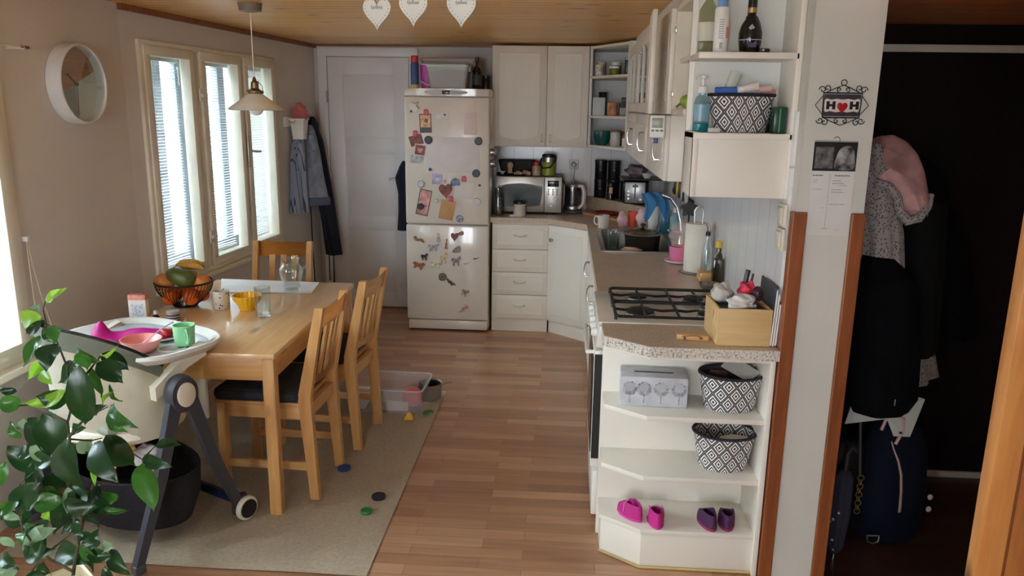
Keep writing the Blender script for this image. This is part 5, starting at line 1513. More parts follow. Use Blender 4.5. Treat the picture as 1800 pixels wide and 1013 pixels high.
lump('bread_bag', (.50, 5.66, LT + .235), (.075, .06, .045), mat('bag_brown', (112, 90, 94), .4, var=(14, .3), bump=(26, .5)), 'brown plastic bread bag lying on the dark tray', 'bag', .2, 15)
t = thing('small_bowl', 'small white bowl in front of the bread bag', 'bowl', (.565, 5.57, LT + .19))
obj('bowl', MB().lathe([(.018, 0), (.034, .022), (.036, .036), (.033, .036), (.016, .006)], (.565, 5.565, LT + .19), 24), mat('bowl_grey_white', (200, 196, 198), .4), t, w=True)
# knife rack and its knives on the right wall
t = thing('knife_rack', 'dark magnetic knife rack on the tiled wall behind the tap', 'rack', (.70, 4.9, 1.10))
obj('bar', MB().box(.700, .722, 4.45, 5.20, 1.085, 1.12, .003), black, t, w=True)
for i, (y, c, lab) in enumerate(((4.52, (206, 204, 200), 'white'), (4.60, (32, 30, 30), 'black'), (4.68, (206, 204, 200), 'pale'), (4.77, (88, 24, 34), 'dark red'), (4.88, (214, 180, 60), 'yellow'), (4.98, (32, 30, 30), 'black'))):
    t = thing('kitchen_knife', '%s-handled knife on the magnetic rack%s' % (lab, ', nearest the paper roll' if i == 0 else (' between white and pale knives' if i == 1 else (', farthest from the paper roll' if i == 5 else ''))), 'knife', (.69, y, 1.0))
    obj('handle', MB().box(.678, .698, y - .014, y + .014, 1.10, 1.20, .005), mat('knife_handle', c, .4), t, w=True)
    obj('blade', MB().prism([(y - .012, 1.10), (y + .012, 1.10), (y + .012, .98), (y, .95)], .694, .698, M=Matrix(((0, 0, 1, 0), (1, 0, 0, 0), (0, 1, 0, 0), (0, 0, 0, 1)))), steel, t, w=True)
# sink with tap
sk = thing('sink', 'stainless steel sink let into the worktop', 'sink', (.422, 4.685, .70))
def rr(hx, hy, z, r):
    return [(x + (SX0 + SX1) / 2, y + (SY0 + SY1) / 2, z) for x, y, z in rrect(hx, hy, z, r)]
hx, hy = (SX1 - SX0) / 2, (SY1 - SY0) / 2
obj('basin', MB().loft([rr(hx + .018, hy + .018, CT + .001, .03), rr(hx + .018, hy + .018, CT + .004, .03), rr(hx - .008, hy - .008, CT + .003, .04), rr(hx - .016, hy - .016, CT - .012, .05), rr(hx - .02, hy - .02, .72, .05), rr(hx - .05, hy - .05, .70, .04)], cap=(False, True)), steel, sk, w=True)
obj('drain', MB().lathe([(.03, .7005), (.03, .704), (.012, .702)], (.42, 4.62, 0), 24), chrome, sk, w=True)
tp = thing('tap', 'tall curved chrome tap beside the sink', 'tap', (.655, 4.40, CT))
obj('base', MB().lathe([(.026, 0), (.026, .012), (.022, .02), (.021, .075), (.017, .08)], (.665, 4.42, CT), 24), chrome, tp, w=True)
obj('spout', MB().tube([(.665, 4.42, CT + .07), (.655, 4.44, CT + .16), (.635, 4.46, CT + .235), (.60, 4.48, CT + .282), (.555, 4.50, CT + .295), (.52, 4.515, CT + .28), (.505, 4.52, CT + .255)], [.016, .014, .013, .013, .013, .013, .013], 14), chrome, tp, w=True)
obj('lever', MB().tube([(.665, 4.42, CT + .078), (.64, 4.40, CT + .10), (.575, 4.36, CT + .115)], [.012, .010, .006], 10, flat=.6), chrome, tp, w=True)
# blue cloth over the tap
cl = MB()
def cloth(u, v):
    a = u - .5
    x = .545 + .10 * a * 1.3 + .015 * sin(9 * v)
    s_ = (v - .5) * 2
    y = 4.51 + .07 * s_ + .012 * sin(14 * u + 3 * v)
    z = CT + .312 - .115 * abs(s_) ** 1.5 * (1 + .35 * sin(7 * u + 1)) - .05 * a * a - .0
    return V((x - .03, y, z))
cl.sheet(cloth, 30, 24, .004)
one('dishcloth', cl, mat('blue_cloth', (92, 164, 214), .85, var=(8, .08), bump=(80, .3)), 'sky blue dishcloth draped over the curved tap', 'cloth', sm=70)
# pots and crockery in the sink
t = thing('pot', 'dark cooking pot with glass lid standing in the sink', 'pot', (.48, 4.80, .745))
obj('pan', MB().lathe([(.09, 0), (.10, .006), (.11, .12), (.115, .125), (.108, .125), (.098, .008)], (.48, 4.80, .745), 36), mat('pot_dark', (70, 62, 54), .3, .5), t, w=True)
l = obj('glass_lid', MB().lathe([(.117, .128), (.115, .134), (.08, .152), (.02, .162), (.019, .158), (.078, .148)], (.48, 4.80, .745), 36), glass('lid_glass', (190, 186, 170), .62), t, w=True)
obj('lid_rim', MB().ring((.48, 4.80, .875), .116, .004, 'z', 40), steel, l, w=True)
obj('knob', MB().lathe([(.008, .16), (.008, .174), (.018, .180), (.014, .19)], (.48, 4.80, .745), 20), black, l, w=True)
for i, (x, y, lab) in enumerate(((.30, 4.92, 'drinking glass in the sink, nearest the cream mug'), (.31, 4.82, 'drinking glass in the sink, nearer the hob'))):
    t = one('tumbler', MB().lathe([(.026, 0), (.033, .11), (.031, .11), (.024, .006)], (x, y, .765), 28), gl, lab, 'glass')
t = thing('steel_plate', 'dull steel plate lying flat in the sink', 'dish', (.31, 4.62, .704))
obj('plate', MB().lathe([(.04, 0), (.075, .012), (.078, .016), (.04, .006)], (.31, 4.60, .704), 28), mat('sink_dish', (140, 124, 128), .35, .3), t, w=True)
lump('sponge', (.40, 4.60, .80), (.06, .04, .022), mat('pink_sponge', (226, 186, 176), .8), 'pale pink sponge cloth over the sink dishes', 'sponge', .1, 21)
one('drying_plate', MB().lathe([(.0, 0), (.05, .003), (.085, .014), (.087, .018), (.05, .008)], n=28, M=TR(.385, 4.60, .745) @ RX(.35)), mat('plate_grey', (150, 140, 142), .3), 'grey plate propped in the sink below the sponge', 'plate')
# bottles behind the tap
def soap(x, y, h, r, c, label, capc, alpha=None):
    t = thing('soap_bottle', label, 'bottle', (x, y, CT))
    obj('bottle', MB().lathe([(r * .9, 0), (r, .005), (r, h * .68), (r * .45, h * .8), (r * .45, h * .84)], (x, y, CT), 24, sy=.7), mat('soap_colour', c, .25), t, w=True)
    obj('cap', MB().lathe([(r * .5, h * .84), (r * .48, h * .95), (r * .3, h)], (x, y, CT), 20), mat('soap_cap', capc, .35), t, w=True)
soap(.63, 4.98, .215, .034, (58, 104, 116), 'teal washing-up bottle behind the tap, taller', (226, 226, 222))
soap(.675, 4.80, .19, .032, (122, 160, 166), 'pale teal washing-up bottle by the wall behind the tap', (230, 230, 228))
t = thing('white_cup', 'white plastic beaker behind the blue dishcloth', 'cup', (.56, 5.10, CT))
obj('cup', MB().lathe([(.03, 0), (.038, .16), (.036, .16), (.029, .004)], (.575, 5.115, CT), 28), white_pl, t, w=True)
# pink basket of brushes by the wall
pb = thing('brush_holder', 'pink dish of washing brushes in a clear bag by the wall', 'holder', (.60, 4.02, CT))
obj('dish', MB().lathe([(.05, 0), (.075, .006), (.08, .014), (.078, .016), (.05, .006)], (.60, 4.02, CT), 32), mat('dish_white', (214, 206, 208), .35), pb, w=True)
obj('pink_tub', MB().lathe([(.045, .008), (.056, .03), (.058, .085), (.054, .085), (.046, .016)], (.60, 4.02, CT), 32), mat('pink_tub', (226, 122, 160), .4), pb, w=True)
def fb_(p):
    d = p - V((.605, 4.03, CT + .12))
    k = 1 + .14 * sin(11 * d.x * 10 + 5 * d.z * 20) + .1 * sin(17 * d.y * 9)
    return V((.605 + d.x * k, 4.03 + d.y * k, p.z))
obj('clear_bag', MB().ball((.605, 4.03, CT + .13), (.058, .055, .085), 28, 18, f=fb_), plastic_clear('bag_film', (226, 196, 190), .34, .2), pb, w=True)
obj('pink_cloth', MB().tube([(.61, 3.98, CT + .08), (.635, 3.975, CT + .13), (.665, 3.99, CT + .17)], [.010, .018, .010], 8), mat('coral_cloth', (226, 120, 120), .7), pb, w=True)
t = thing('washing_brush', 'black flower-shaped washing brush standing by the wall', 'brush', (.645, 4.20, CT))
obj('handle', MB().tube([(.645, 4.08, CT + .10), (.648, 4.12, CT + .18), (.65, 4.14, CT + .25)], [.006, .005, .004], 8), black, t, w=True)
fl = MB()
fl.prism(blob(.036, 40, .28, 5), -.012, .012, .004, M=TR(.65, 4.14, CT + .265) @ RX(PI / 2 - .2))
obj('head', fl, black, t, w=True)
# paper towel holder
t = thing('paper_towel', 'white paper towel roll on a wire stand by the tiles', 'paper towel', (.64, 3.78, CT))
obj('foot_plate', MB().lathe([(.078, 0), (.080, .003), (.078, .006)], (.64, 3.78, CT), 36), steel, t, w=True)
obj('roll', MB().lathe([(.056, .007), (.058, .010), (.058, .236), (.055, .240), (.02, .240), (.02, .236)], (.64, 3.78, CT), 40), mat('towel_paper', (228, 222, 208), .9, bump=(90, .2)), t, w=True)
obj('loop', MB().tube([(.622, 3.78, CT + .24), (.620, 3.78, CT + .30), (.63, 3.78, CT + .318), (.645, 3.78, CT + .32), (.658, 3.78, CT + .312), (.662, 3.78, CT + .29), (.660, 3.78, CT + .24)], .003, 6), steel, t, w=True)
# oil bottles in a wooden stand
t = thing('oil_stand', 'small wooden stand holding a clear glass cruet', 'stand', (.665, 3.60, CT))
obj('tray', MB().box(.628, .70, 3.56, 3.655, CT, CT + .042, .003), pine_y, t, w=True)
t = thing('cruet', 'tall clear glass cruet with dark stopper in the stand', 'bottle', (.66, 3.61, CT + .043))
obj('glass', MB().lathe([(.022, 0), (.024, .003), (.024, .10), (.010, .14), (.010, .165), (.008, .165), (.008, .14), (.021, .10), (.021, .006)], (.66, 3.61, CT + .043), 24), gl, t, w=True)
obj('stopper', MB().lathe([(.011, .165), (.011, .182), (.006, .184)], (.66, 3.61, CT + .043), 16), black, t, w=True)
sp_ = MB().tube([(.66, 3.61, CT + .225), (.655, 3.60, CT + .25), (.645, 3.59, CT + .262)], [.005, .004, .003], 8)
obj('pourer', sp_, chrome, t, w=True)
t = thing('oil_bottle', 'dark green olive oil bottle with yellow cap', 'bottle', (.692, 3.50, CT))
obj('glass', MB().prism([(.668, 3.476), (.716, 3.476), (.716, 3.524), (.668, 3.524)], CT, CT + .125, .006), mat('olive_glass', (44, 40, 20), .1, coat=.4), t, w=True)
obj('neck', MB().lathe([(.022, .12), (.018, .138), (.013, .15), (.013, .178)], (.692, 3.50, CT), 24), bpy.data.materials['olive_glass'], t, w=True)
obj('cap', MB().lathe([(.0155, .172), (.0155, .20), (.012, .203)], (.692, 3.50, CT), 20), mat('cap_yellow', (214, 176, 70), .4), t, w=True)
t = thing('ashtray', 'small glass dish on the worktop behind the hob', 'dish', (.645, 3.41, CT))
obj('dish', MB().lathe([(.03, 0), (.036, .004), (.048, .026), (.044, .028), (.03, .008)], (.645, 3.41, CT), 32), mat('dish_steel', (150, 144, 134), .25, .8), t, w=True)
# ================================================================ on the open corner shelf
cs = [(1.374 - .010), 1.572, 1.845]
def pot_jar(name, x, y, z, r, h, m, label, lid=None, lid_h=.02, cat='jar', sy=1.):
    t = thing(name, label, cat, (x, y, z))
    obj('body', MB().lathe([(r * .92, 0), (r, .004), (r, h - .006), (r * .93, h)], (x, y, z), 28), m, t, w=True)
    if lid:
        obj('lid', MB().lathe([(r * .98, h), (r, h + .003), (r, h + lid_h - .003), (r * .9, h + lid_h)], (x, y, z), 28), lid, t, w=True)
    return t
S1, S2, S3 = 1.3635, 1.5715, 1.8445
spot = mat('spotted_jar', (196, 186, 176), .5, var=(60, .35))
pot_jar('jar', .215, 5.80, S3, .030, .062, spot, 'speckled jar at the window end of the top corner shelf', mat('lid_cream', (214, 206, 160), .5))
pot_jar('jar', .23, 5.90, S3, .030, .075, bpy.data.materials['lid_cream'], 'cream jar behind the speckled jar on top corner shelf', white_pl, .03)
pot_jar('jar', .315, 5.70, S3, .038, .050, mat('green_glaze', (118, 124, 50), .3), 'olive green jar with white lid on the top corner shelf', white_pl, .016)
pot_jar('jar', .33, 5.83, S3, .036, .075, mat('dark_glaze', (52, 54, 52), .35), 'dark jar with pale lid behind the olive green jar', white_pl, .028)
pot_jar('bottle', .395, 5.62, S3, .017, .105, mat('dark_green_glass', (44, 74, 68), .25), 'slim dark green bottle at the right end of the top corner shelf', steel, .016, 'bottle')
lump('packet', (.425, 5.56, S3 + .06), (.018, .022, .058), mat('pink_packet', (206, 150, 142), .5, var=(20, .15)), 'pink crumpled packet beside the slim green bottle', 'packet', .08, 4)
one('carton', MB().box(.175, .262, 5.76, 5.83, S2, S2 + .125, .002), mat('carton_pale_blue', (196, 208, 210), .6), 'pale blue carton on the middle corner shelf', 'carton')
pot_jar('tin', .310, 5.68, S2, .036, .084, mat('orange_print_tin', (206, 140, 100), .45, var=(22, .3)), 'orange and cream printed tin on the middle corner shelf', mat('tin_rim', (220, 170, 130), .4), .006, 'tin')
t = thing('jug', 'small dark glass jug behind the pale carton on middle shelf', 'jug', (.25, 5.92, S2))
obj('body', MB().lathe([(.03, 0), (.034, .004), (.03, .15), (.034, .165), (.031, .165), (.027, .15)], (.25, 5.93, S2), 24), glass('smoke_glass', (150, 156, 156), .7), t, w=True)
one('box', MB().box(.355, .425, 5.55, 5.62, S2, S2 + .055, .002), stripes('barcode_print', (210, 206, 204), (60, 56, 56), 0, 130, .45, .6), 'small box with black and white striped print on middle shelf', 'box')
one('box', MB().box(.36, .45, 5.62, 5.72, S2, S2 + .09, .003), mat('dark_box', (46, 36, 34), .5), 'dark brown box behind the striped print box', 'box')
one('gadget', MB().box(.35, .41, 5.60, 5.64, S2 + .0925, S2 + .125, .004, M=TR(.02, .04, 0)), black, 'small black gadget on top of the dark brown box', 'gadget')
one('bowl', MB().lathe([(.035, 0), (.055, .02), (.068, .06), (.070, .10), (.067, .10), (.06, .05), (.03, .01)], (.245, 5.74, S1), 36), mat('teal_glaze', (24, 84, 84), .15, coat=.4), 'large shiny teal bowl on the lowest corner shelf', 'bowl')
pot_jar('glass_jar', .338, 5.64, S1, .037, .095, stripes('white_rib_glass', (208, 206, 202), (168, 168, 168), 0, 95, .4, .25), 'ribbed white jar with wooden lid on the lowest corner shelf', mat('lid_wood', (150, 120, 90), .5), .014)
pot_jar('glass_jar', .398, 5.52, S1, .022, .058, mat('cream_in_glass', (214, 206, 176), .25), 'little jar of cream powder on the lowest corner shelf', clear, .02)
pot_jar('pot', .40, 5.66, S1, .035, .10, mat('brown_pot', (58, 44, 38), .35), 'dark brown pot behind the little cream jar', None)
# behind the glazed doors
for i, (y, c, h) in enumerate(((4.35, (120, 128, 110), .10), (4.55, (190, 184, 174), .12), (4.85, (176, 150, 130), .11), (5.05, (90, 96, 92), .13))):
    pot_jar('cup', .50, y, 1.6185, .034, h, mat('shelf_cup', c, .4), ['dull green', 'white', 'beige', 'grey'][i] + ' tall cup seen through the glazed cupboard door', None, cat='cup')

# ---- in the open nook
t = thing('green_pepper', 'light green pepper lying in the open nook cupboard', 'pepper', (.455, 3.08, 1.6225))
gp = MB().ball((.458, 3.08, 1.6225 + .028), (.038, .030, .028), 24, 16, f=lambda p: V((p.x, p.y + .005 * sin(40 * p.x), p.z)))
obj('flesh', gp, mat('pepper_green', (146, 172, 62), .3, var=(12, .12)), t, w=True, sm=70)
obj('stalk', MB().tube([(.430, 3.08, 1.645), (.42, 3.075, 1.640), (.408, 3.07, 1.630)], [.006, .004, .004], 8), mat('stalk_brown', (120, 100, 60), .7), t, w=True)
t = thing('kitchen_timer', 'white digital kitchen timer hanging at the corner of flap cupboards', 'timer', (.352, 3.17, 1.515))
TM = TR(.352, 3.168, 1.555) @ RZ(-.12)
obj('case', MB().box(-.030, .030, -.014, 0, -.045, .042, .006, M=TM), white_pl, t, w=True)
obj('screen', MB().box(-.021, .021, -.0155, -.013, -.006, .032, .001, M=TM), mat('lcd_grey', (150, 152, 138), .3), t, w=True)
for x in (-.017, 0, .017):
    obj('button', MB().box(x - .006, x + .006, -.0165, -.013, -.020, -.013, .0015, M=TM), mat('timer_grey', (120, 120, 124), .4), t, w=True)
obj('clip', MB().box(-.012, .006, -.006, .004, -.066, -.044, .003, M=TM), mat('timer_blue', (52, 76, 140), .4), t, w=True)

# ================================================================ on the wall shelf
B1, B2 = 1.5485, 1.8015
diamond = diamonds('diamond_cloth', .1, 11, 19.)
dark_rim = mat('basket_rim', (36, 32, 46), .85)
inner_lining = mat('basket_lining', (58, 54, 66), .95, bump=(200, .2))
def basket(x, y, z, rt, rb, h, label, m, sy=.62, rz=0., inner=None):
    t = thing('storage_basket', label, 'basket', (x, y, z), rz, 'black and white diamond baskets')
    obj('cloth_body', MB().lathe([(rb * .97, 0), (rb, .004), (rb + (rt - rb) * .5, h * .5), (rt, h)], n=48, sy=sy, cap=(True, False)), m, t)
    obj('lining', MB().lathe([(rb * .95, .004), (rb * .97, .008), (rt - .006, h - .002)], n=48, sy=sy, cap=(True, False)), inner or inner_lining, t)
    rim = MB()
    P = [(rt * cos(2 * PI * i / 48), rt * sy * sin(2 * PI * i / 48), h) for i in range(49)]
    rim.tube(P, .0055, 8, cap=(False, False))
    obj('rim', rim, dark_rim, t)
    return t
diamond_up = diamonds('diamond_cloth_shelf', .1, 10, 15.)
basket(.577, 2.733, B1, .108, .088, .122, 'diamond-patterned basket filled with tubes on the wall shelf', diamond_up, .58)
# tubes and bottles standing out of it
def tubeitem(label, x, y, z, c, l, rot, r=.014, capc=None, cat='tube'):
    t = thing('cream_tube', label, cat, (x, y, z))
    M = TR(x, y, z) @ RY(rot)
    obj('tube', MB().loft([ell(0, 0, zz, rx, ry, 18) for zz, rx, ry in ((0, r, r), (l * .5, r, r * .95), (l, r * 1.1, r * .2))], M=M), mat('tube_colour', c, .4), t, w=True)
    obj('cap', MB().lathe([(r * .7, -.02), (r * .9, -.018), (r * .9, 0)], n=16, M=M), mat('tube_cap', capc or (226, 226, 222), .4), t, w=True)
tubeitem('white tube with blue cap lying on the basket rim', .50, 2.69, B1 + .136, (70, 110, 186), .06, PI / 2, .011, (58, 100, 180))
tubeitem('pale tube leaning out of the basket, next to the blue-capped tube', .53, 2.74, B1 + .125, (206, 208, 196), .075, .35, .018)
tubeitem('white roll-on lying on tubes in the basket', .572, 2.69, B1 + .141, (226, 220, 212), .05, PI / 2 - .2, .013)
tubeitem('pink and white tube lying along the basket top', .60, 2.70, B1 + .138, (214, 176, 170), .065, PI / 2 - .1, .010)
tubeitem('reddish tube lying lowest at the basket end', .635, 2.74, B1 + .129, (196, 150, 140), .055, PI / 2, .011)
t = thing('soap_dispenser', 'clear pump bottle of blue hand soap on the wall shelf', 'bottle', (.443, 2.70, B1))
obj('bottle', MB().lathe([(.024, 0), (.027, .005), (.027, .095), (.020, .115), (.012, .12), (.012, .128)], (.443, 2.70, B1), 28, sy=.75), glass('soap_clear', (206, 226, 228), .82), t, w=True)
obj('soap', MB().lathe([(.022, .003), (.0255, .006), (.0255, .026), (.02, .028)], (.443, 2.70, B1), 28, sy=.72), mat('soap_teal', (30, 160, 172), .2), t, w=True)
obj('label', MB().lathe([(.0275, .035), (.0275, .09)], (.443, 2.70, B1), 28, sy=.76, cap=(False, False)), plastic_clear('label_blue', (140, 184, 206), .7), t, w=True)
pmp = MB().lathe([(.015, .126), (.016, .13), (.014, .148), (.006, .15), (.005, .172), (.011, .174), (.011, .182), (.004, .184)], (.443, 2.70, B1), 20)
pm_ = obj('pump', pmp, white_pl, t, w=True)
obj('nozzle', MB().tube([(.443, 2.70, B1 + .178), (.425, 2.69, B1 + .178), (.418, 2.687, B1 + .172)], [.005, .0045, .004], 8), white_pl, pm_, w=True)
one('pill_box', MB().box(.462, .50, 2.650, 2.672, B1, B1 + .016, .003), mat('pillbox', (196, 204, 198), .35), 'little pale box lying between hand soap and basket', 'box')
t = thing('soap_carton', 'shiny dark green soap box standing at the shelf end', 'box', (.702, 2.69, B1))
obj('carton', MB().box(.668, .708, 2.645, 2.72, B1, B1 + .085, .004), mat('green_carton', (24, 62, 46), .25), t, w=True)
obj('stripe', MB().box(.684, .689, 2.6440, 2.646, B1 + .004, B1 + .08, .0005), mat('green_stripe', (70, 140, 104), .3), t, w=True)
one('soap_carton', MB().box(.692 - .04, .692 - .022, 2.72, 2.76, B1, B1 + .086, .003), mat('dark_green_box', (20, 36, 30), .35), 'blackish green box behind the shiny green soap box', 'box')
# upper board of the wall shelf
t = thing('clear_bottle', 'tall clear bottle with torn label on the top shelf', 'bottle', (.452, 2.735, B2))
obj('glass', MB().lathe([(.026, 0), (.030, .005), (.030, .14), (.012, .17), (.012, .21)], (.452, 2.745, B2), 28), glass('bottle_clear', (222, 222, 204), .82), t, w=True)
obj('cap', MB().lathe([(.0135, .19), (.0135, .215)], (.452, 2.745, B2), 18), brass, t, w=True)
obj('label', MB().lathe([(.0305, .04), (.0305, .10)], (.452, 2.745, B2), 28, cap=(False, False)), mat('torn_label', (206, 202, 186), .7), t, w=True)
t = thing('spray_bottle', 'white cosmetic bottle with blue cap on the top shelf', 'bottle', (.487, 2.69, B2))
obj('bottle', MB().lathe([(.021, 0), (.0235, .004), (.0235, .135), (.019, .142)], (.487, 2.69, B2), 28), white_pl, t, w=True)
obj('cap', MB().lathe([(.016, .142), (.0165, .185), (.013, .19)], (.487, 2.69, B2), 24), mat('cap_blue', (112, 152, 206), .35), t, w=True)
lb = MB()
for k in range(9):
    lb.box(-.012, .004, 0, 0.0006, .10 - .007 * k, .1025 - .007 * k, M=TR(.487, 2.6660, B2))
obj('small_print', lb, mat('print_grey', (150, 152, 160), .6), t, w=True)
obj('barcode', MB().box(.480, .489, 2.6655, 2.667, B2 + .012, B2 + .032), stripes('barcode', (230, 230, 226), (40, 40, 44), 0, 700, .5, .6), t, w=True)
obj('red_band', MB().box(.496, .5085, 2.670, 2.676, B2 + .045, B2 + .08), mat('label_rust', (176, 116, 100), .5), t, w=True)
t = thing('liqueur_bottle', 'round black liqueur bottle with gold neck band on top shelf', 'bottle', (.583, 2.70, B2))
obj('glass', MB().lathe([(.026, 0), (.032, .006), (.037, .04), (.037, .065), (.030, .09), (.016, .112), (.013, .125), (.0135, .165)], (.583, 2.70, B2), 36), dk, t, w=True)
obj('neck_band', MB().lathe([(.0142, .126), (.0142, .142)], (.583, 2.70, B2), 24, cap=(False, False)), mat('gold_foil', (186, 146, 84), .35, .4), t, w=True)
obj('cap', MB().lathe([(.0145, .142), (.0145, .185), (.012, .188)], (.583, 2.70, B2), 20), black, t, w=True)
ink = mat('label_silver', (160, 158, 168), .4)
obj('emblem', MB().prism([(0, .011), (.010, 0), (0, -.011), (-.010, 0)], 0, .0008, M=TR(.578, 2.6655, B2 + .078) @ RX(PI / 2 + .22)), ink, t, w=True)
obj('label_line', MB().lathe([(.0375, .040), (.0375, .043)], (.583, 2.70, B2), 36, cap=(False, False)), ink, t, w=True)
obj('label', MB().box(-.014, .014, 0, .001, .018, .038, M=TR(.583, 2.6645, B2)), mat('label_dark', (58, 56, 84), .4, var=(90, .5)), t, w=True)
obj('tie_ribbon', MB().tube([(.583 + .017 * cos(a), 2.70 + .017 * sin(a), B2 + .113) for a in [i * PI / 8 for i in range(17)]] + [(.604, 2.69, B2 + .10), (.608, 2.688, B2 + .09)], .0022, 6), black, t, w=True)
one('round_tin', MB().lathe([(.018, 0), (.019, .002), (.019, .012), (.016, .014)], (.622, 2.668, B2), 24), mat('lid_metal', (70, 66, 62), .25, .6), 'dark round tin lying beside the liqueur bottle', 'tin')
one('paper_slip', MB().box(.515, .56, 2.655, 2.68, B2, B2 + .004, .001), mat('slip_red', (150, 104, 92), .6), 'flat reddish slip between the white and black bottles', 'paper')

# ================================================================ in the open floor shelf unit
Z1, Z2, Z3 = .5895, .3635, .1555
t = thing('tissue_box', 'pale tissue box printed with grey trees on the upper shelf', 'box', (.335, 2.69, Z1), -.04)
obj('carton', MB().box(-.118, .118, -.058, .058, 0, .110, .004), mat('tissue_silver', (192, 194, 200), .5, var=(18, .06)), t)
obj('slot', MB().prism(smooth([(-.065, 0), (-.06, .006), (.06, .006), (.065, 0), (.06, -.006), (-.06, -.006)]), .1095, .1108), black, t)
tree_ink = mat('tree_print', (150, 152, 158), .6, var=(80, .25))
for i, x in enumerate((-.085, -.035, .025, .088)):
    tm = MB().prism([(x + a, .066 + b) for a, b in blob(.026, 40, .07, 11, 1, 1.0)], 0, .0008, M=TR(0, -.058, 0) @ RX(PI / 2))
    tm.box(x - .0015, x + .0015, -.0588, -.058, .012, .05)
    obj('tree_print', tm, tree_ink, t)
    obj('frost_print', MB().prism([(x + a, .072 + b) for a, b in blob(.017, 40, .12, 9)], .0008, .0012, M=TR(0, -.058, 0) @ RX(PI / 2)), mat('frost_print', (178, 180, 186), .6), t)
diamond_dn = diamonds('diamond_cloth_low', .1, 10, 15.)
diamond_in = diamonds('diamond_cloth_inside', .1, 10, 15.)
basket(.604, 2.668, Z1, .112, .090, .128, 'diamond-patterned basket with papers on the upper floor-unit shelf', diamond_dn, .78, .05)
one('paper_sheet', MB().prism([(-.06, 0), (.05, -.02), (.07, .045), (-.05, .075)], 0, .0015, M=TR(.62, 2.655, Z1 + .13) @ RX(.5) @ RZ(-.5)), mat('grey_paper', (186, 184, 178), .8), 'crumpled grey-white paper sticking out of the upper basket', 'paper')
one('wooden_brush', MB().box(.535, .60, 2.70, 2.725, Z1 + .09, Z1 + .118, .008), mat('brush_brown', (96, 56, 40), .5), 'brown wooden brush lying in the upper basket', 'brush')
basket(.595, 2.664, Z2, .110, .086, .134, 'diamond-patterned basket, nearly empty, on the lower floor-unit shelf', diamond_dn, .80, -.05, diamond_in)
one('paper_sheet', MB().prism([(-.05, -.01), (.05, -.015), (.055, .02), (0, .03), (-.045, .015)], 0, .002, M=TR(.625, 2.65, Z2 + .105) @ RX(.3)), paper, 'white paper lying inside the nearly empty basket', 'paper')
# children's shoes
def shoe(x, y, z, rz, c, label, group, strap, sole_c, l=.124, w_=.058, accent=None):
    t = thing('shoe', label, 'shoe', (x, y, z), rz, group)
    um = mat('shoe_upper', c, .75, bump=(120, .2))
    def outline(k, n=28):
        out = []
        for i in range(n):
            a = 2 * PI * i / n
            yy = sin(a) * l / 2
            ww = w_ / 2 * (1.0 + .14 * sin(a)) * cos(a)
            out.append((ww * k, yy * (1 + (k - 1) * .4)))
        return out
    obj('sole', MB().prism(outline(1.04), 0, .010, .003), mat('shoe_sole', sole_c, .7), t)
    up = MB()
    rings = []
    for zz, k, back in ((.008, 1.0, 0), (.026, 1.02, 0), (.046, .94, .002), (.060, .80, .006)):
        rr_ = []
        for (px, py) in outline(k):
            f = (py + l / 2) / l          # 0 heel, 1 toe
            top = zz if f < .55 else zz * (1 - .55 * (f - .55) / .45)
            rr_.append((px, py, top))
        rings.append(rr_)
    for zz, k in ((.058, .74), (.024, .68), (.014, .62)):
        rings.append([(px, -.010 + py * .82 - (.012 if py > 0 else 0), zz if py < l * .1 else zz * .8) for px, py in outline(k)])
    up.loft(rings, cap=(False, True))
    obj('upper', up, um, t, sm=60)
    if strap:
        obj('strap', MB().tube([(-w_ * .50, .002, .022), (-w_ * .44, .004, .052), (0, .008, .064), (w_ * .44, .004, .052), (w_ * .50, .002, .022)], .006, 8, flat=.45), accent or um, t)
    obj('insole', MB().prism(outline(.62), .010, .014, M=TR(0, -.008, 0)), mat('insole', (150, 130, 126) if strap else (60, 40, 56), .8), t)
    return t
pk = (188, 36, 128)
shoe(.272, 2.645, Z3, .62, pk, 'magenta toddler shoe of the bright pair, nearer the oven', 'bright magenta shoes', True, (200, 60, 140), accent=mat('strap_pale', (214, 120, 176), .6))
shoe(.362, 2.61, Z3, .05, pk, 'magenta toddler shoe of the bright pair, farther from the oven', 'bright magenta shoes', True, (190, 50, 130), accent=mat('strap_white', (214, 196, 204), .6))
pp_ = (70, 30, 72)
shoe(.548, 2.612, Z3, .18, pp_, 'dark purple toddler shoe, middle of shelf side', 'dark purple shoes', False, (150, 40, 84))
shoe(.618, 2.618, Z3, -.12, pp_, 'dark purple toddler shoe nearest the timber edge', 'dark purple shoes', False, (150, 40, 84), accent=None)

# ---- on the end worktop
ET = .8485
cr = thing('wooden_box', 'plain pale wooden box holding small clutter at the counter end', 'box', (.606, 2.66, ET), .03)
ply = wood('pale_ply', (222, 190, 136), (204, 168, 112), 'x', .55, knots=False)
for nm, a in (('front', (-.085, .085, -.105, -.095)), ('back', (-.085, .085, .095, .105))):
    obj(nm + '_board', MB().box(a[0], a[1], a[2], a[3], 0, .128, .002), ply, cr)
for s in (-1, 1):
    obj('side_board', MB().box(s * .085 - .005, s * .085 + .005, -.1045, .1045, 0.0005, .1275, .002), pine_y if False else ply, cr)
obj('bottom_board', MB().box(-.08, .08, -.095, .095, .002, .010), ply, cr)
obj('red_mark', MB().prism(blob(.010, 20, .3, 3, 1.3, .6), 0, .0008, M=TR(-.0905, -.035, .095) @ RY(-PI / 2)), mat('print_red', (206, 96, 100), .6), cr)
one('box_floor_cloth', MB().box(.53, .685, 2.57, 2.75, ET + .105, ET + .118, .004), black, 'dark cloth lying just under the rim inside wooden box', 'cloth')
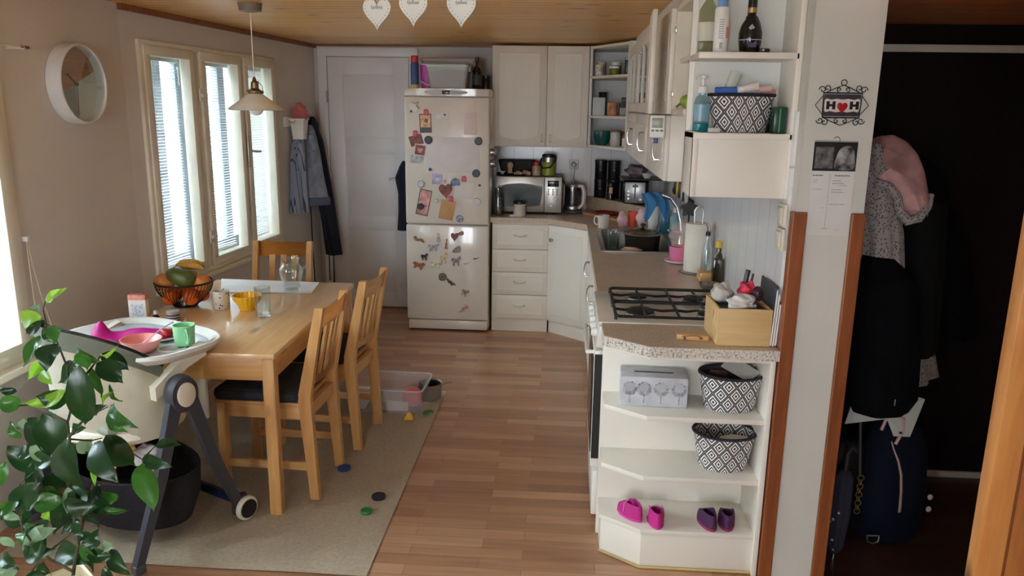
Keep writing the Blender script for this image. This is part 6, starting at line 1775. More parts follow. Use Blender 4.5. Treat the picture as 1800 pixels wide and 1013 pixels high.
lump('plastic_bag', (.60, 2.60, ET + .14), (.045, .03, .028), mat('bag_white', (214, 208, 204), .5, bump=(40, .4)), 'white crumpled bag on the near side of the wooden box', 'bag', .22, 31)
lump('plastic_bag', (.555, 2.70, ET + .150), (.036, .05, .036), plastic_clear('film_clear', (216, 212, 202), .72), 'clear cellophane packet at the back of the wooden box', 'packet', .2, 33)
one('folded_bag', MB().box(.60, .655, 2.60, 2.70, ET + .12, ET + .134, .005, M=None), mat('bag_grey', (176, 170, 160), .6, bump=(30, .4)), 'grey folded packet lying across the wooden box', 'packet')
rb = lump('sweet_net', (.632, 2.66, ET + .165), (.030, .028, .034), mat('red_net', (196, 44, 66), .5, var=(40, .4), bump=(40, .6)), 'red net of sweets in the wooden box', 'packet', .25, 35)
lump('wrapped_sweet', (.664, 2.65, ET + .160), (.020, .020, .026), mat('plum_purple', (70, 42, 54), .35), 'dark purple wrapped sweet beside the red net', 'sweet', .08, 36)
for x, h, lab, r in ((.634, .235, 'thick black marker standing in the wooden box', .0085), (.652, .222, 'thin black pen standing in the wooden box', .004)):
    t = thing('marker', lab, 'pen', (x, 2.69, ET + .13))
    obj('barrel', MB().tube([(x - .012, 2.685, ET + .135), (x, 2.69, ET + h * .92)], r * .9, 12), mat('pen_red', (170, 40, 60), .4) if r > .005 else black, t, w=True)
    obj('cap', MB().tube([(x - .004, 2.688, ET + h * .80), (x + .004, 2.692, ET + h)], r, 12), black, t, w=True)
wb = thing('wooden_tool', 'little wooden toy tool lying before the wooden box', 'toy', (.455, 2.62, ET), -.12)
obj('block', MB().box(-.058, .05, -.016, .016, 0, .018, .003), pine_x, wb)
obj('dark_inlay', MB().tube([(-.04, -.0165, .012), (-.01, -.0168, .016), (.01, -.0168, .0165), (.025, -.0165, .013)], .0022, 6), mat('inlay_brown', (150, 100, 56), .5), wb)
obj('peg', MB().lathe([(.005, 0), (.0048, .004)], n=12, M=TR(-.03, -.016, .006) @ RX(PI / 2)), mat('peg_brown', (90, 50, 36), .5), wb)
obj('slot', MB().box(.018, .03, -.0165, -.0155, .005, .013), mat('slot_brown', (120, 74, 50), .5), wb)
for k, (x, c, lab, l) in enumerate(((.700, (60, 62, 70), 'dark grey notebook standing between wooden box and wall', .20), (.708, (206, 202, 206), 'white booklet standing against the wall beside the wooden box', .18), (.715, (120, 52, 74), 'plum booklet nearest the wall beside the wooden box', .15))):
    t = thing('booklet', lab, 'booklet', (x, 2.66, ET))
    M = TR(x, 2.66, ET + .001) @ RY(.04)
    obj('cover', MB().box(-.003, .003, -.10, .11, 0, l, .001, M=M), mat('booklet_cover', c, .5), t, w=True)
    obj('pages', MB().box(-.0022, .0022, -.102, -.098, .004, l - .004, M=M), paper, t, w=True)

# ================================================================ on the end of the partition
PF = 2.534
pq = thing('wall_plaque', 'wrought iron wall plaque reading H heart H', 'plaque', (.842, PF, 1.585))
wi = mat('wrought_iron', (34, 32, 34), .45, .5)
PM = TR(.839, PF - .006, 1.640) @ RX(PI / 2)
def P2(x, y, z=0.): return PM @ V((x, y, z))
fr_ = MB()
fr_.tube([P2(-.055, -.037), P2(-.058, .037), P2(.058, .037), P2(.055, -.037), P2(-.055, -.037)], .0024, 6)
obj('iron_frame', fr_, wi, pq, w=True)
def scroll(x, y, r, a0, turns, d=1):
    pts = []
    for i in range(26):
        t_ = i / 25
        a = a0 + d * turns * 2 * PI * t_
        q = r * (1 - .72 * t_)
        pts.append(P2(x + q * cos(a), y + q * sin(a)))
    return MB().tube(pts, .0014, 6)
for sx in (-1, 1):
    for sy in (-1, 1):
        obj('scroll', scroll(sx * .062, sy * .046, .011, PI / 2 * (1 - sx) if sy > 0 else PI / 2 * (1 - sx), 1.1, sx * sy), wi, pq, w=True)
        obj('scroll', scroll(sx * .048, sy * .051, .011, -sy * PI / 2, 1.1, -sx * sy), wi, pq, w=True)
        obj('scroll', scroll(sx * .012, sy * .047, .008, -sy * PI / 2, 1., sx * sy), wi, pq, w=True)
    obj('side_point', MB().tube([P2(sx * .057, .030), P2(sx * .080, 0), P2(sx * .055, -.030)], .0013, 6), wi, pq, w=True)
    for sy in (-1, 1):
        obj('brace', MB().tube([P2(0, sy * .060), P2(sx * .022, sy * .052), P2(sx * .048, sy * .039)], .0013, 6), wi, pq, w=True)
obj('hanging_ring', MB().tube([P2(.0085 * cos(a), .068 + .0085 * sin(a)) for a in [i * PI / 10 for i in range(21)]], .0014, 6), wi, pq, w=True)
obj('plate', MB().box(-.054, .054, -.033, .033, -.003, .001, M=PM), mat('plaque_slate', (50, 42, 48), .5, var=(40, .3)), pq, w=True)
wh = mat('plaque_white', (214, 208, 204), .45)
edge = smooth([(-.052, -.017), (-.044, -.020), (-.036, -.017), (-.018, -.021), (0, -.018), (.018, -.021), (.036, -.017), (.044, -.020), (.052, -.017), (.053, .016), (.044, .020), (.034, .016), (.018, .020), (0, .017), (-.018, .020), (-.034, .016), (-.044, .020), (-.053, .016)], 2)
obj('white_tiles', MB().prism(edge, .001, .003, .0006, M=PM, seg=1), wh, pq, w=True)
def letter_H(cx):
    m = MB()
    for (a, b, c, d) in ((-.0135, -.0045, -.012, .012), (.0045, .0135, -.012, .012), (-.006, .006, -.0035, .0035)):
        m.box(cx + a, cx + b, c, d, .0025, .0050 if a != -.006 else .0049, .0006, M=PM, seg=1)
    return m
obj('letter', letter_H(-.034), black, pq, w=True)
obj('letter', letter_H(.036), black, pq, w=True)
obj('heart', MB().prism(heart_pts(.031), .0025, .0062, .0014, M=PM), mat('heart_bright_red', (178, 28, 40), .3), pq, w=True)
# calendar
ca = thing('wall_calendar', 'wire-bound wall calendar with black photo header and handwriting', 'calendar', (.836, PF, 1.235))
CMx = TR(.836, PF - .001, 1.385) @ RX(PI / 2)
obj('sheet', MB().box(-.066, .066, -.150, .146, 0, .0015, M=CMx), mat('calendar_paper', (212, 210, 204), .7), ca, w=True)
obj('photo_header', MB().box(-.066, .066, .054, .144, .0015, .0025, M=CMx), mat('header_black', (28, 26, 28), .4), ca, w=True)
ph = mat('header_photo', (86, 84, 84), .5, var=(34, .6), c2=(176, 174, 172))
obj('picture', MB().prism([(-.060 + x, .062 + y) for x, y in ((0, 0), (.055, 0), (.055, .066), (0, .066))], .0024, .003, M=CMx), mat('header_photo_dark', (52, 50, 50), .5, var=(40, .7), c2=(130, 128, 126)), ca, w=True)
obj('picture', MB().prism(smooth([(.003, .062), (.058, .060), (.060, .10), (.050, .128), (.030, .132), (.012, .120), (.004, .095)], 3), .0024, .003, M=CMx), ph, ca, w=True)
obj('wire_binding', MB().tube([CMx @ V((-.064 + .128 * i / 96, .146 + .003 * sin(i * 2.1), .002 + .003 * cos(i * 2.1))) for i in range(97)], .0006, 4), wi, ca, w=True)
obj('hanger', MB().tube([CMx @ V((.0 + .0095 * cos(a), .150 + .0095 * sin(a), .003)) for a in [(-.4 + i / 14 * 1.27) * PI / 1.27 * 1.27 - .0 for i in range(15)]], .0009, 5), wi, ca, w=True)
wr = mat('pen_ink', (96, 94, 100), .7)
random.seed(12)
def scrawl(x0, x1, y, amp, r=.0005, f=2.3):
    n_ = max(8, int((x1 - x0) / .0012))
    return MB().tube([CMx @ V((x0 + (x1 - x0) * i / n_, y + amp * sin(i * f) * (.5 + .5 * sin(i * .7 + x0 * 90)), .0018)) for i in range(n_ + 1)], r, 4)
for x0, x1, y, a, r in ((-.062, -.030, .040, .003, .0009), (.006, .052, .040, .003, .0009), (-.060, -.045, .026, .0016, .0004), (-.060, -.048, .020, .0016, .0004), (-.060, -.030, -.004, .0018, .0004),
                        (.0, .025, .024, .0018, .0005), (.0, .035, .016, .0018, .0005), (.02, .045, .010, .0016, .0004), (0, .03, -.004, .0018, .0005), (0, .036, -.012, .002, .0005), (-.004, .044, -.050, .0018, .0005), (-.03, -.018, -.062, .0014, .0004), (-.022, .0, -.128, .0018, .0004), (.022, .032, -.132, .0014, .0004)):
    obj('handwriting', scrawl(x0, x1, y, a, r), wr, ca, w=True)
obj('column_line', MB().tube([CMx @ V((-.008, .045, .0018)), CMx @ V((-.010, -.13, .0018))], .0006, 4), mat('line_grey', (160, 160, 158), .7), ca, w=True)
# ================================================================ potted plant by the camera
LEAVES = [(-1.091,1.525,1.204,-1.052,1.534,1.231,0.015,2), (-1.117,1.545,1.167,-1.179,1.571,1.147,0.027,2), (-1.115,1.539,1.160,-1.167,1.563,1.126,0.015,0), (-1.051,1.453,1.210,-1.060,1.441,1.216,0.011,3), (-1.129,1.563,1.154,-1.123,1.565,1.135,0.010,0), (-1.135,1.558,1.119,-1.146,1.517,1.070,0.026,1), (-1.062,1.506,1.159,-1.046,1.476,1.132,0.023,1), (-1.095,1.515,1.150,-1.073,1.511,1.122,0.016,0), (-1.024,1.452,1.137,-1.028,1.419,1.095,0.033,0), (-1.012,1.484,1.084,-1.066,1.507,1.036,0.032,0), (-1.108,1.542,1.067,-1.132,1.505,1.040,0.020,2), (-1.116,1.546,1.059,-1.086,1.507,1.032,0.026,2), (-1.029,1.524,1.105,-0.962,1.484,1.096,0.028,1), (-0.977,1.450,1.121,-0.980,1.470,1.080,0.024,1), (-0.949,1.475,1.111,-0.894,1.442,1.140,0.007,2), (-1.007,1.568,1.079,-0.967,1.588,1.040,0.029,0), (-0.966,1.485,1.088,-0.936,1.512,1.039,0.032,0), (-0.999,1.515,1.064,-0.988,1.519,1.005,0.028,1), (-0.997,1.475,1.085,-1.017,1.500,0.956,0.045,0), (-0.974,1.533,1.022,-0.968,1.560,0.978,0.011,1), (-1.009,1.557,0.964,-0.967,1.531,1.005,0.010,2), (-0.981,1.493,0.972,-0.938,1.457,1.004,0.015,0), (-0.931,1.467,1.003,-0.858,1.423,0.979,0.025,1), (-0.957,1.486,0.970,-0.918,1.484,0.939,0.015,1), (-1.017,1.450,1.039,-1.111,1.455,1.008,0.020,2), (-1.039,1.491,1.004,-1.085,1.465,1.016,0.031,0), (-1.198,1.548,0.992,-1.228,1.537,1.000,0.013,0), (-1.145,1.488,0.986,-1.184,1.476,0.997,0.027,1), (-1.135,1.535,0.946,-1.097,1.489,0.873,0.052,0), (-1.194,1.567,0.921,-1.141,1.519,0.869,0.038,0), (-1.232,1.540,0.864,-1.192,1.558,0.793,0.028,0), (-1.025,1.452,0.929,-1.015,1.465,0.818,0.049,0), (-1.044,1.494,0.931,-1.013,1.490,0.938,0.019,0), (-0.966,1.451,0.924,-0.899,1.405,0.868,0.042,0), (-0.955,1.472,0.932,-0.920,1.498,0.860,0.041,0), (-0.882,1.474,0.870,-0.875,1.484,0.764,0.043,1), (-0.902,1.562,0.868,-0.861,1.587,0.861,0.017,0), (-0.892,1.491,0.871,-0.822,1.470,0.868,0.023,0), (-1.073,1.513,0.752,-1.134,1.525,0.665,0.037,0), (-1.061,1.463,0.777,-0.997,1.473,0.764,0.029,0), (-1.040,1.546,0.753,-1.016,1.564,0.699,0.036,0), (-1.102,1.454,0.825,-1.176,1.480,0.744,0.038,0), (-1.095,1.461,0.795,-1.117,1.438,0.770,0.013,3), (-1.146,1.523,0.798,-1.117,1.547,0.767,0.033,0), (-1.113,1.491,0.782,-1.113,1.515,0.752,0.027,0), (-1.137,1.515,0.833,-1.097,1.490,0.858,0.013,2), (-0.990,1.488,0.857,-0.977,1.452,0.829,0.011,2), (-1.161,1.459,0.790,-1.176,1.421,0.763,0.022,1), (-1.237,1.533,0.669,-1.224,1.562,0.667,0.013,3), (-1.140,1.469,0.711,-1.133,1.423,0.697,0.029,1), (-1.197,1.568,0.675,-1.157,1.561,0.679,0.016,2), (-1.146,1.499,0.672,-1.093,1.468,0.707,0.022,3), (-1.266,1.521,0.645,-1.253,1.537,0.611,0.020,3), (-1.202,1.505,0.630,-1.120,1.488,0.645,0.028,0), (-1.147,1.457,0.642,-1.129,1.480,0.670,0.022,0), (-1.027,1.454,0.685,-0.981,1.443,0.694,0.017,0), (-1.156,1.551,0.597,-1.062,1.511,0.598,0.038,0), (-1.185,1.538,0.577,-1.174,1.564,0.523,0.033,0), (-1.014,1.526,0.730,-0.970,1.539,0.720,0.011,1), (-1.040,1.463,0.733,-1.017,1.448,0.703,0.018,0), (-1.002,1.468,0.893,-0.993,1.485,0.862,0.017,0), (-1.228,1.485,0.731,-1.176,1.472,0.769,0.020,1), (-1.207,1.570,0.840,-1.195,1.588,0.799,0.024,0), (-1.228,1.567,0.892,-1.195,1.553,0.922,0.014,3), (-1.216,1.509,0.841,-1.244,1.517,0.783,0.021,1), (-1.254,1.507,0.611,-1.203,1.481,0.595,0.025,0), (-1.065,1.498,0.795,-1.009,1.460,0.784,0.030,0), (-1.051,1.495,0.728,-1.034,1.524,0.685,0.021,0), (-1.216,1.565,0.872,-1.235,1.565,0.906,0.019,1), (-0.934,1.510,0.870,-0.943,1.487,0.906,0.012,2)]
STEMS = [[(-1.073,1.480,0.586), (-1.078,1.500,0.611), (-1.079,1.520,0.642), (-1.034,1.480,0.724), (-1.039,1.500,0.747)], [(-1.052,1.480,0.661), (-1.069,1.500,0.732), (-1.084,1.520,0.796), (-1.065,1.480,0.879), (-1.092,1.500,0.876)], [(-1.055,1.480,0.818), (-1.058,1.500,0.868), (-1.070,1.520,0.902), (-1.042,1.480,0.953), (-1.043,1.500,0.979), (-1.054,1.520,0.994), (-1.028,1.480,1.078), (-1.058,1.500,1.127), (-1.090,1.520,1.157), (-1.065,1.480,1.200), (-1.072,1.500,1.213)], [(-1.042,1.480,0.953), (-1.096,1.500,0.966), (-1.153,1.520,0.973), (-1.146,1.480,0.986)], [(-1.042,1.480,0.921), (-1.015,1.500,0.956), (-1.001,1.520,0.962), (-0.948,1.480,0.993)], [(-1.175,1.480,0.585), (-1.146,1.500,0.622), (-1.094,1.520,0.665), (-1.047,1.480,0.737)], [(-1.072,1.480,0.596), (-1.135,1.500,0.608), (-1.186,1.520,0.629), (-1.176,1.480,0.696), (-1.198,1.500,0.739), (-1.199,1.520,0.784), (-1.132,1.480,0.834)], [(-1.026,1.480,1.010), (-1.004,1.500,1.053), (-0.985,1.520,1.083), (-0.948,1.480,1.110)], [(-1.025,1.480,0.759), (-1.013,1.500,0.803), (-1.012,1.520,0.861), (-0.962,1.480,0.922), (-0.939,1.500,0.894), (-0.909,1.520,0.855)], [(-1.045,1.480,0.915), (-1.008,1.500,0.904), (-0.995,1.520,0.902)], [(-1.061,1.480,1.170), (-1.086,1.500,1.141)], [(-1.028,1.480,1.078), (-1.018,1.500,1.091)], [(-0.885,1.480,0.876), (-0.866,1.500,0.897)]]
def leaf_mat(name, c1, c2, trans):
    m, nt, b = newmat(name)
    no = nd(nt, 'ShaderNodeTexNoise', {'Vector': coords(nt), 'Scale': 9., 'Detail': 2.})
    col = ramp(nt, no.outputs['Fac'], [(.35, c1), (.65, c2)])
    nt.links.new(col, b.inputs['Base Color'])
    b.inputs['Roughness'].default_value = .28
    tl = nd(nt, 'ShaderNodeBsdfTranslucent', {'Color': lin(tuple(min(255, x * 1.25) for x in c2))})
    mx = nd(nt, 'ShaderNodeMixShader', {0: trans, 1: b.outputs[0], 2: tl.outputs[0]})
    nt.links.new(mx.outputs[0], nt.nodes['Material Output'].inputs[0])
    w = nd(nt, 'ShaderNodeTexNoise', {'Vector': coords(nt), 'Scale': 60.})
    bumpit(nt, b, w.outputs['Fac'], .2)
    return m
leaf_mats = [leaf_mat('leaf_dark', (20, 52, 24), (34, 74, 32), .12), leaf_mat('leaf_mid', (40, 88, 30), (64, 118, 42), .3),
             leaf_mat('leaf_young', (112, 168, 44), (150, 200, 64), .45), leaf_mat('leaf_pale', (110, 140, 110), (140, 168, 130), .2)]
def leaf(mb, p, q, w_, seed):
    random.seed(seed)
    p, q = V(p), V(q)
    d = q - p
    L_ = d.length
    d.normalize()
    view = V((random.uniform(-.5, .6), -1, random.uniform(.0, .7))).normalized()
    side = d.cross(view).normalized()
    nrm = side.cross(d).normalized()
    bend = random.uniform(.10, .24) * L_ * random.choice((1, 1, -1))
    sag = random.uniform(-.10, .10) * L_
    nu, nv = 10, 6
    def f(u, v):
        x = 2 * v - 1
        prof = (sin(PI * min(1, u * 1.02) ** .85)) ** .75 * (1 - .25 * u)
        if u > .85:
            prof *= max(.0, (1 - u) / .15) ** .8
        if u < .06:
            prof = max(prof * .5, .03)
        hw = w_ / 2 * 1.12 * prof
        c = p + d * (L_ * u) + nrm * (bend * sin(PI * u) * .8) + side * (sag * sin(PI * u))
        return c + side * (hw * x) + nrm * (hw * .35 * abs(x) ** 1.5 + .002 * sin(9 * u + 3 * x))
    mb.sheet(f, nu, nv)
pl_ = thing('potted_plant', 'leafy green pot plant in cream planter close to the high chair', 'plant', (-1.09, 1.49, 0), 0)
bms = [MB() for _ in range(4)]
for i, L_ in enumerate(LEAVES):
    q_ = V(L_[:3]) + (V(L_[3:6]) - V(L_[:3])) * 1.14
    leaf(bms[L_[7]], L_[:3], q_, L_[6] * 1.38, i + 40)
random.seed(77)
for i in range(34):
    p_ = V((random.uniform(-1.235, -1.0), random.uniform(1.42, 1.60), random.uniform(.585, .90)))
    if p_.x > -1.06 and p_.z > .80:
        continue
    a_ = random.uniform(0, 2 * PI)
    l_ = random.uniform(.045, .085)
    leaf(bms[random.choice((0, 0, 0, 1, 3))], p_, p_ + V((cos(a_) * l_, random.uniform(-.03, .03), (sin(a_) - .4) * l_ * .8)), l_ * .52, 300 + i)
for nm, k in (('foliage', 0), ('foliage', 1), ('young_foliage', 2), ('glossy_foliage', 3)):
    obj(nm, bms[k], leaf_mats[k], pl_, w=True, sm=60)
bark = mat('plant_stem', (70, 66, 46), .7, var=(30, .3))
for i, st in enumerate(STEMS):
    n_ = len(st)
    r0, r1 = (.0042, .003) if i == 0 else ((.0034, .0012) if n_ > 3 else (.0022, .001))
    obj('stem', MB().tube(st, [r0 + (r1 - r0) * j / (n_ - 1) for j in range(n_)], 8), bark, pl_, w=True)
pc = mat('planter_cream', (226, 214, 176), .4)
PQ = TR(-1.112, 1.46, 0) @ RZ(PI / 4 + .1)
pr = MB().loft([[(x * k, y * k, z) for x, y, _ in rrect(.088, .088, 0, .016)] for k, z in ((.78, 0), (1., .52), (1.02, .545), (1.0, .551), (.95, .547), (.92, .51), (.9, .49))], M=PQ, cap=(True, True))
obj('planter', pr, pc, pl_, w=True)
obj('soil', MB().loft([[(x * .93, y * .93, z) for x, y, _ in rrect(.088, .088, 0, .016)] for z in (.49, .515)], M=PQ), mat('potting_soil', (46, 34, 26), .95, var=(60, .4), bump=(70, .8)), pl_, w=True)

# ================================================================ blinds between the panes
slat_m = mat('blind_white', (226, 228, 230), .4)
for i, (a, b_) in enumerate(cuts1):
    lab = ['white slatted blind in the sash nearest the wall clock', 'white slatted blind in the middle window sash', 'white slatted blind in the sash nearest the coats'][i]
    bl = thing('window_blind', lab, 'blind', WM @ V(((a + b_) / 2, -.065, .72)), math.atan2(WD.y, WD.x), 'slatted window blinds')
    w2 = (b_ - a) / 2 - .045
    top = 1.86 - .72
    obj('head_rail', MB().box(-w2, w2, -.014, .014, top - .03, top, .002), slat_m, bl)
    sl = MB()
    n_ = 66
    for k in range(n_):
        z = .035 + (top - .07) * k / (n_ - 1)
        t_ = .16
        sl.faces([(-w2, -.008, z - .008 * t_), (w2, -.008, z - .008 * t_), (w2, 0, z + .0012), (-w2, 0, z + .0012), (w2, .008, z + .008 * t_), (-w2, .008, z + .008 * t_)], [(0, 1, 2, 3), (3, 2, 4, 5)])
    obj('slats', sl, slat_m, bl, sm=0)
    obj('bottom_rail', MB().box(-w2, w2, -.009, .009, .012, .024, .003), slat_m, bl)
    for x in (-w2 * .6, w2 * .6):
        obj('ladder_cord', MB().tube([(x, .009, .02), (x, .009, top - .02)], .0008, 4), slat_m, bl)
    # the tilt wand bends over the sash into the room
    x = -w2 - .0 if i < 2 else w2 + .05
    zt = top - .045
    wd_ = [(x + .012, .085, zt), (x + .05, .105, zt - .01), (x + .062, .11, zt - .05), (x + .064, .11, zt - .10)] if i < 2 else [(x - .02, .10, zt), (x + .02, .112, zt - .02), (x + .034, .115, zt - .07), (x + .034, .115, zt - .40), (x + .03, .115, zt - .52)]
    obj('tilt_wand', MB().tube(wd_, .0035, 6), mat('wand_white', (206, 206, 202), .4) if i == 0 else bpy.data.materials['wand_white'], bl)
t = thing('blind_cord', 'pair of cream blind cords looped down beside the near window', 'cord', (-2.10, 2.90, .95))
obj('cord', MB().tube([(-2.098, 2.875, 1.09), (-2.095, 2.885, .98), (-2.095, 2.91, .86), (-2.095, 2.95, .72)], .0022, 6), mat('cord_cream', (206, 196, 170), .7), t, w=True)
obj('cord', MB().tube([(-2.098, 2.870, 1.09), (-2.097, 2.868, .98), (-2.097, 2.87, .86), (-2.097, 2.875, .70)], .0022, 6), bpy.data.materials['cord_cream'], t, w=True)
obj('cord_cleat', MB().box(-2.127, -2.09, 2.865, 2.88, 1.08, 1.10, .003), white_pl, t, w=True)
t = thing('curtain_wire', 'thin pale curtain rod end reaching over the near window', 'rod', (-2.06, 2.95, 1.81))
obj('rod', MB().tube([(-2.06, 1.25, 1.83), (-2.06, 2.93, 1.815)], .004, 8), mat('rod_pale', (206, 200, 190), .35), t, w=True)
obj('end_cap', MB().tube([(-2.06, 2.92, 1.815), (-2.06, 2.965, 1.8145)], .0055, 8), mat('rod_cap', (120, 112, 104), .4), t, w=True)
obj('bracket', MB().box(-2.127, -2.055, 2.93, 2.94, 1.806, 1.822, .002), bpy.data.materials['rod_pale'], t, w=True)

# ================================================================ coats by the panelled door
def garment(mb, keys, folds, n=36, steps=5):
    """keys: (z, cx, cy, rx, ry, fold strength), from top to bottom"""
    rings = []
    for (z, cx, cy, rx, ry, k) in lerp_rings(keys, steps):
        rings.append(ell(cx, cy, z, rx, ry, n, [(c, d * k, p + z * 2.) for c, d, p in folds]))
    return mb.loft(rings)
rail = thing('coat_rail', 'white coat hook rail on the wall beside the panelled door', 'rail', (-1.985, 5.85, 1.5))
rm = MB().box(1.80, 2.38, 0, .016, 1.46, 1.53, .003, M=WM)
rl = obj('board', rm, white_paint, rail, w=True)
for s in (1.86, 1.98, 2.10, 2.26):
    obj('hook', MB().tube([WM @ V((s, .016, 1.50)), WM @ V((s, .05, 1.485)), WM @ V((s, .062, 1.505))], .005, 6), steel, rl, w=True)
bs = thing('wall_bin', 'white plastic bin with a pink bag hooked on the coat rail', 'bin', (-1.93, 5.63, 1.385))
obj('bin_body', MB().loft([[(x * k, y * k, z) for x, y, _ in rrect(.052, .06, 0, .012)] for k, z in ((.74, 0), (.98, .135), (1.08, .137), (1.08, .147), (.95, .147), (.7, .006))], M=TR(-1.935, 5.63, 1.372)), white_pl, bs, w=True)
lump('plastic_bag', (-1.925, 5.63, 1.545), (.058, .05, .065), plastic_clear('pink_film', (214, 120, 118), .72, .3), 'rustling pink plastic bag stuffed in the white wall bin', 'bag', .26, 41)
shirt_m = stripes('striped_shirt', (150, 160, 176), (66, 78, 104), 1, 26, .14)
g1 = thing('striped_shirt', 'grey-blue striped shirt hanging under the white wall bin', 'clothing', (-1.95, 5.65, .84))
FO = [(5, .16, .3), (9, .08, 1.2)]
obj('body', garment(MB(), [(1.39, -1.955, 5.66, .02, .025, .3), (1.36, -1.955, 5.65, .045, .05, .5), (1.20, -1.955, 5.63, .05, .085, 1), (1.0, -1.955, 5.62, .055, .095, 1.2), (.845, -1.955, 5.61, .06, .10, 1.3)], FO), shirt_m, g1, w=True, sm=80)
obj('sleeve', garment(MB(), [(1.35, -1.925, 5.585, .02, .03, .4), (1.25, -1.915, 5.565, .03, .045, 1), (1.15, -1.91, 5.555, .028, .05, 1)], FO, 24), shirt_m, g1, w=True, sm=80)
den = mat('pale_denim', (136, 144, 160), .9, var=(20, .1), bump=(150, .3))
g2 = thing('denim_jacket', 'pale grey-blue jacket with turned hem hanging behind the striped shirt', 'clothing', (-1.90, 5.78, .90))
obj('body', garment(MB(), [(1.47, -1.93, 5.82, .02, .03, .3), (1.43, -1.925, 5.81, .04, .06, .5), (1.25, -1.905, 5.79, .06, .09, .9), (1.05, -1.885, 5.77, .075, .10, 1.), (.93, -1.875, 5.76, .085, .105, 1.1), (.895, -1.873, 5.76, .088, .108, 1.1)], [(4, .12, .8), (7, .08, .2)]), den, g2, w=True, sm=80)
obj('hem', MB().loft([ell(-1.873, 5.76, z, .088 + k, .108 + k, 36, [(4, .12, .8 + z * 2), (7, .08, .2 + z * 2)]) for z, k in ((.885, .003), (.90, .006), (.93, .006), (.945, .002))]), mat('hem_slate', (92, 100, 124), .9), g2, w=True, sm=80)
obj('collar', garment(MB(), [(1.40, -1.885, 5.73, .022, .03, .5), (1.34, -1.865, 5.72, .03, .035, .8), (1.29, -1.862, 5.72, .012, .02, .8)], [(3, .2, .5)], 24), den, g2, w=True, sm=80)
g3 = thing('navy_coat', 'long navy coat hanging in the corner by the panelled door', 'clothing', (-1.86, 5.98, .45))
obj('body', garment(MB(), [(1.53, -1.965, 5.93, .015, .02, .3), (1.50, -1.955, 5.94, .04, .04, .6), (1.35, -1.925, 5.96, .055, .055, 1), (1.0, -1.885, 5.98, .06, .06, 1), (.70, -1.845, 5.98, .055, .055, 1), (.46, -1.82, 5.98, .055, .05, 1.2)], [(4, .14, .2), (9, .06, 1)]), navy, g3, w=True, sm=80)
obj('hood', garment(MB(), [(1.53, -1.93, 5.90, .02, .02, .5), (1.48, -1.915, 5.90, .035, .03, 1), (1.40, -1.905, 5.90, .03, .03, 1), (1.33, -1.90, 5.90, .008, .01, 1)], [(4, .2, .2)], 24), navy, g3, w=True, sm=80)
for dx, z0 in ((0, .26), (.035, .20)):
    obj('belt_end', MB().tube([(-1.845 + dx, 5.93, .50), (-1.847 + dx, 5.93, z0)], .005, 6), black, g3, w=True)
one('hanging_strap', MB().tube([(-1.955, 5.86, .93), (-1.952, 5.86, .60), (-1.946, 5.86, .26)], .005, 6), black, 'thin black strap hanging below the pale jacket', 'strap')
g4 = thing('navy_cardigan', 'navy cardigan hanging on the door handle behind the fridge', 'clothing', (-1.25, 6.03, .66))
obj('body', garment(MB(), [(1.20, -1.262, 6.045, .012, .015, .3), (1.16, -1.265, 6.04, .03, .03, .6), (1.07, -1.265, 6.035, .062, .035, 1), (.95, -1.25, 6.035, .055, .04, 1), (.80, -1.25, 6.035, .058, .04, 1), (.66, -1.25, 6.035, .07, .04, 1.2)], [(3, .12, .4), (7, .07, 1)]), navy, g4, w=True, sm=80)

# ================================================================ things hanging in the dark hall
tweed = speckle('grey_tweed', (150, 144, 140), (76, 70, 72), 120, .34)
pinkl = mat('pink_lining', (196, 150, 146), .85, var=(14, .12), bump=(60, .3))
hr = thing('coat_rail', 'dark coat rail on the hall side of the partition', 'rail', (.96, 3.0, 1.5))
rl = obj('board', MB().box(.946, .962, 2.72, 3.38, 1.46, 1.54, .003), dark_brown, hr, w=True)
for y in (2.85, 3.0, 3.15, 3.3):
    obj('hook', MB().tube([(.962, y, 1.50), (1.01, y, 1.49), (1.025, y, 1.52)], .006, 6), iron, rl, w=True)
tw = thing('tweed_coat', 'grey tweed coat with pink-lined hood hanging in the hall', 'coat', (1.22, 3.05, .60))
obj('body', garment(MB(), [(1.50, 1.10, 3.05, .03, .05, .3), (1.44, 1.12, 3.05, .09, .12, .5), (1.2, 1.16, 3.06, .12, .15, .8), (.9, 1.25, 3.08, .14, .16, 1), (.60, 1.33, 3.08, .155, .16, 1.2)], [(4, .09, .3), (7, .05, 1)]), tweed, tw, w=True, sm=80)
obj('sleeve', garment(MB(), [(1.42, 1.10, 2.90, .05, .05, .3), (1.34, 1.11, 2.87, .066, .06, .6), (1.2, 1.135, 2.86, .068, .065, 1), (1.08, 1.15, 2.855, .068, .065, 1.2), (1.045, 1.15, 2.855, .062, .06, 1.2)], [(4, .07, .3), (9, .05, 1)], 32), tweed, tw, w=True, sm=80)
def hood_f(k):
    def f(u, v):
        # a soft, drooping hood open towards the hall
        a = PI * (u * 1.15 - .08)
        R = .03 + .108 * sin(PI * min(1, v * .80 + .10)) * k
        c = V((1.075 + .165 * v, 2.86 - .03 * v, 1.475 - .12 * v - .07 * v * v))
        return c + V((.34 * R * cos(a), -R * .9 * cos(a) * .55, R * sin(a) * .85 + .012 * sin(6 * a + 5 * v)))
    return f
obj('hood', MB().sheet(hood_f(1.), 20, 14, .010), pinkl, tw, w=True, sm=80)
obj('hood_lining', garment(MB(), [(1.44, 1.14, 2.87, .035, .035, .4), (1.40, 1.155, 2.865, .062, .05, .8), (1.34, 1.195, 2.855, .066, .055, 1), (1.29, 1.225, 2.85, .045, .045, 1), (1.265, 1.235, 2.85, .018, .02, 1)], [(3, .12, .4), (6, .10, 1.2)], 32), pinkl, tw, w=True, sm=80)
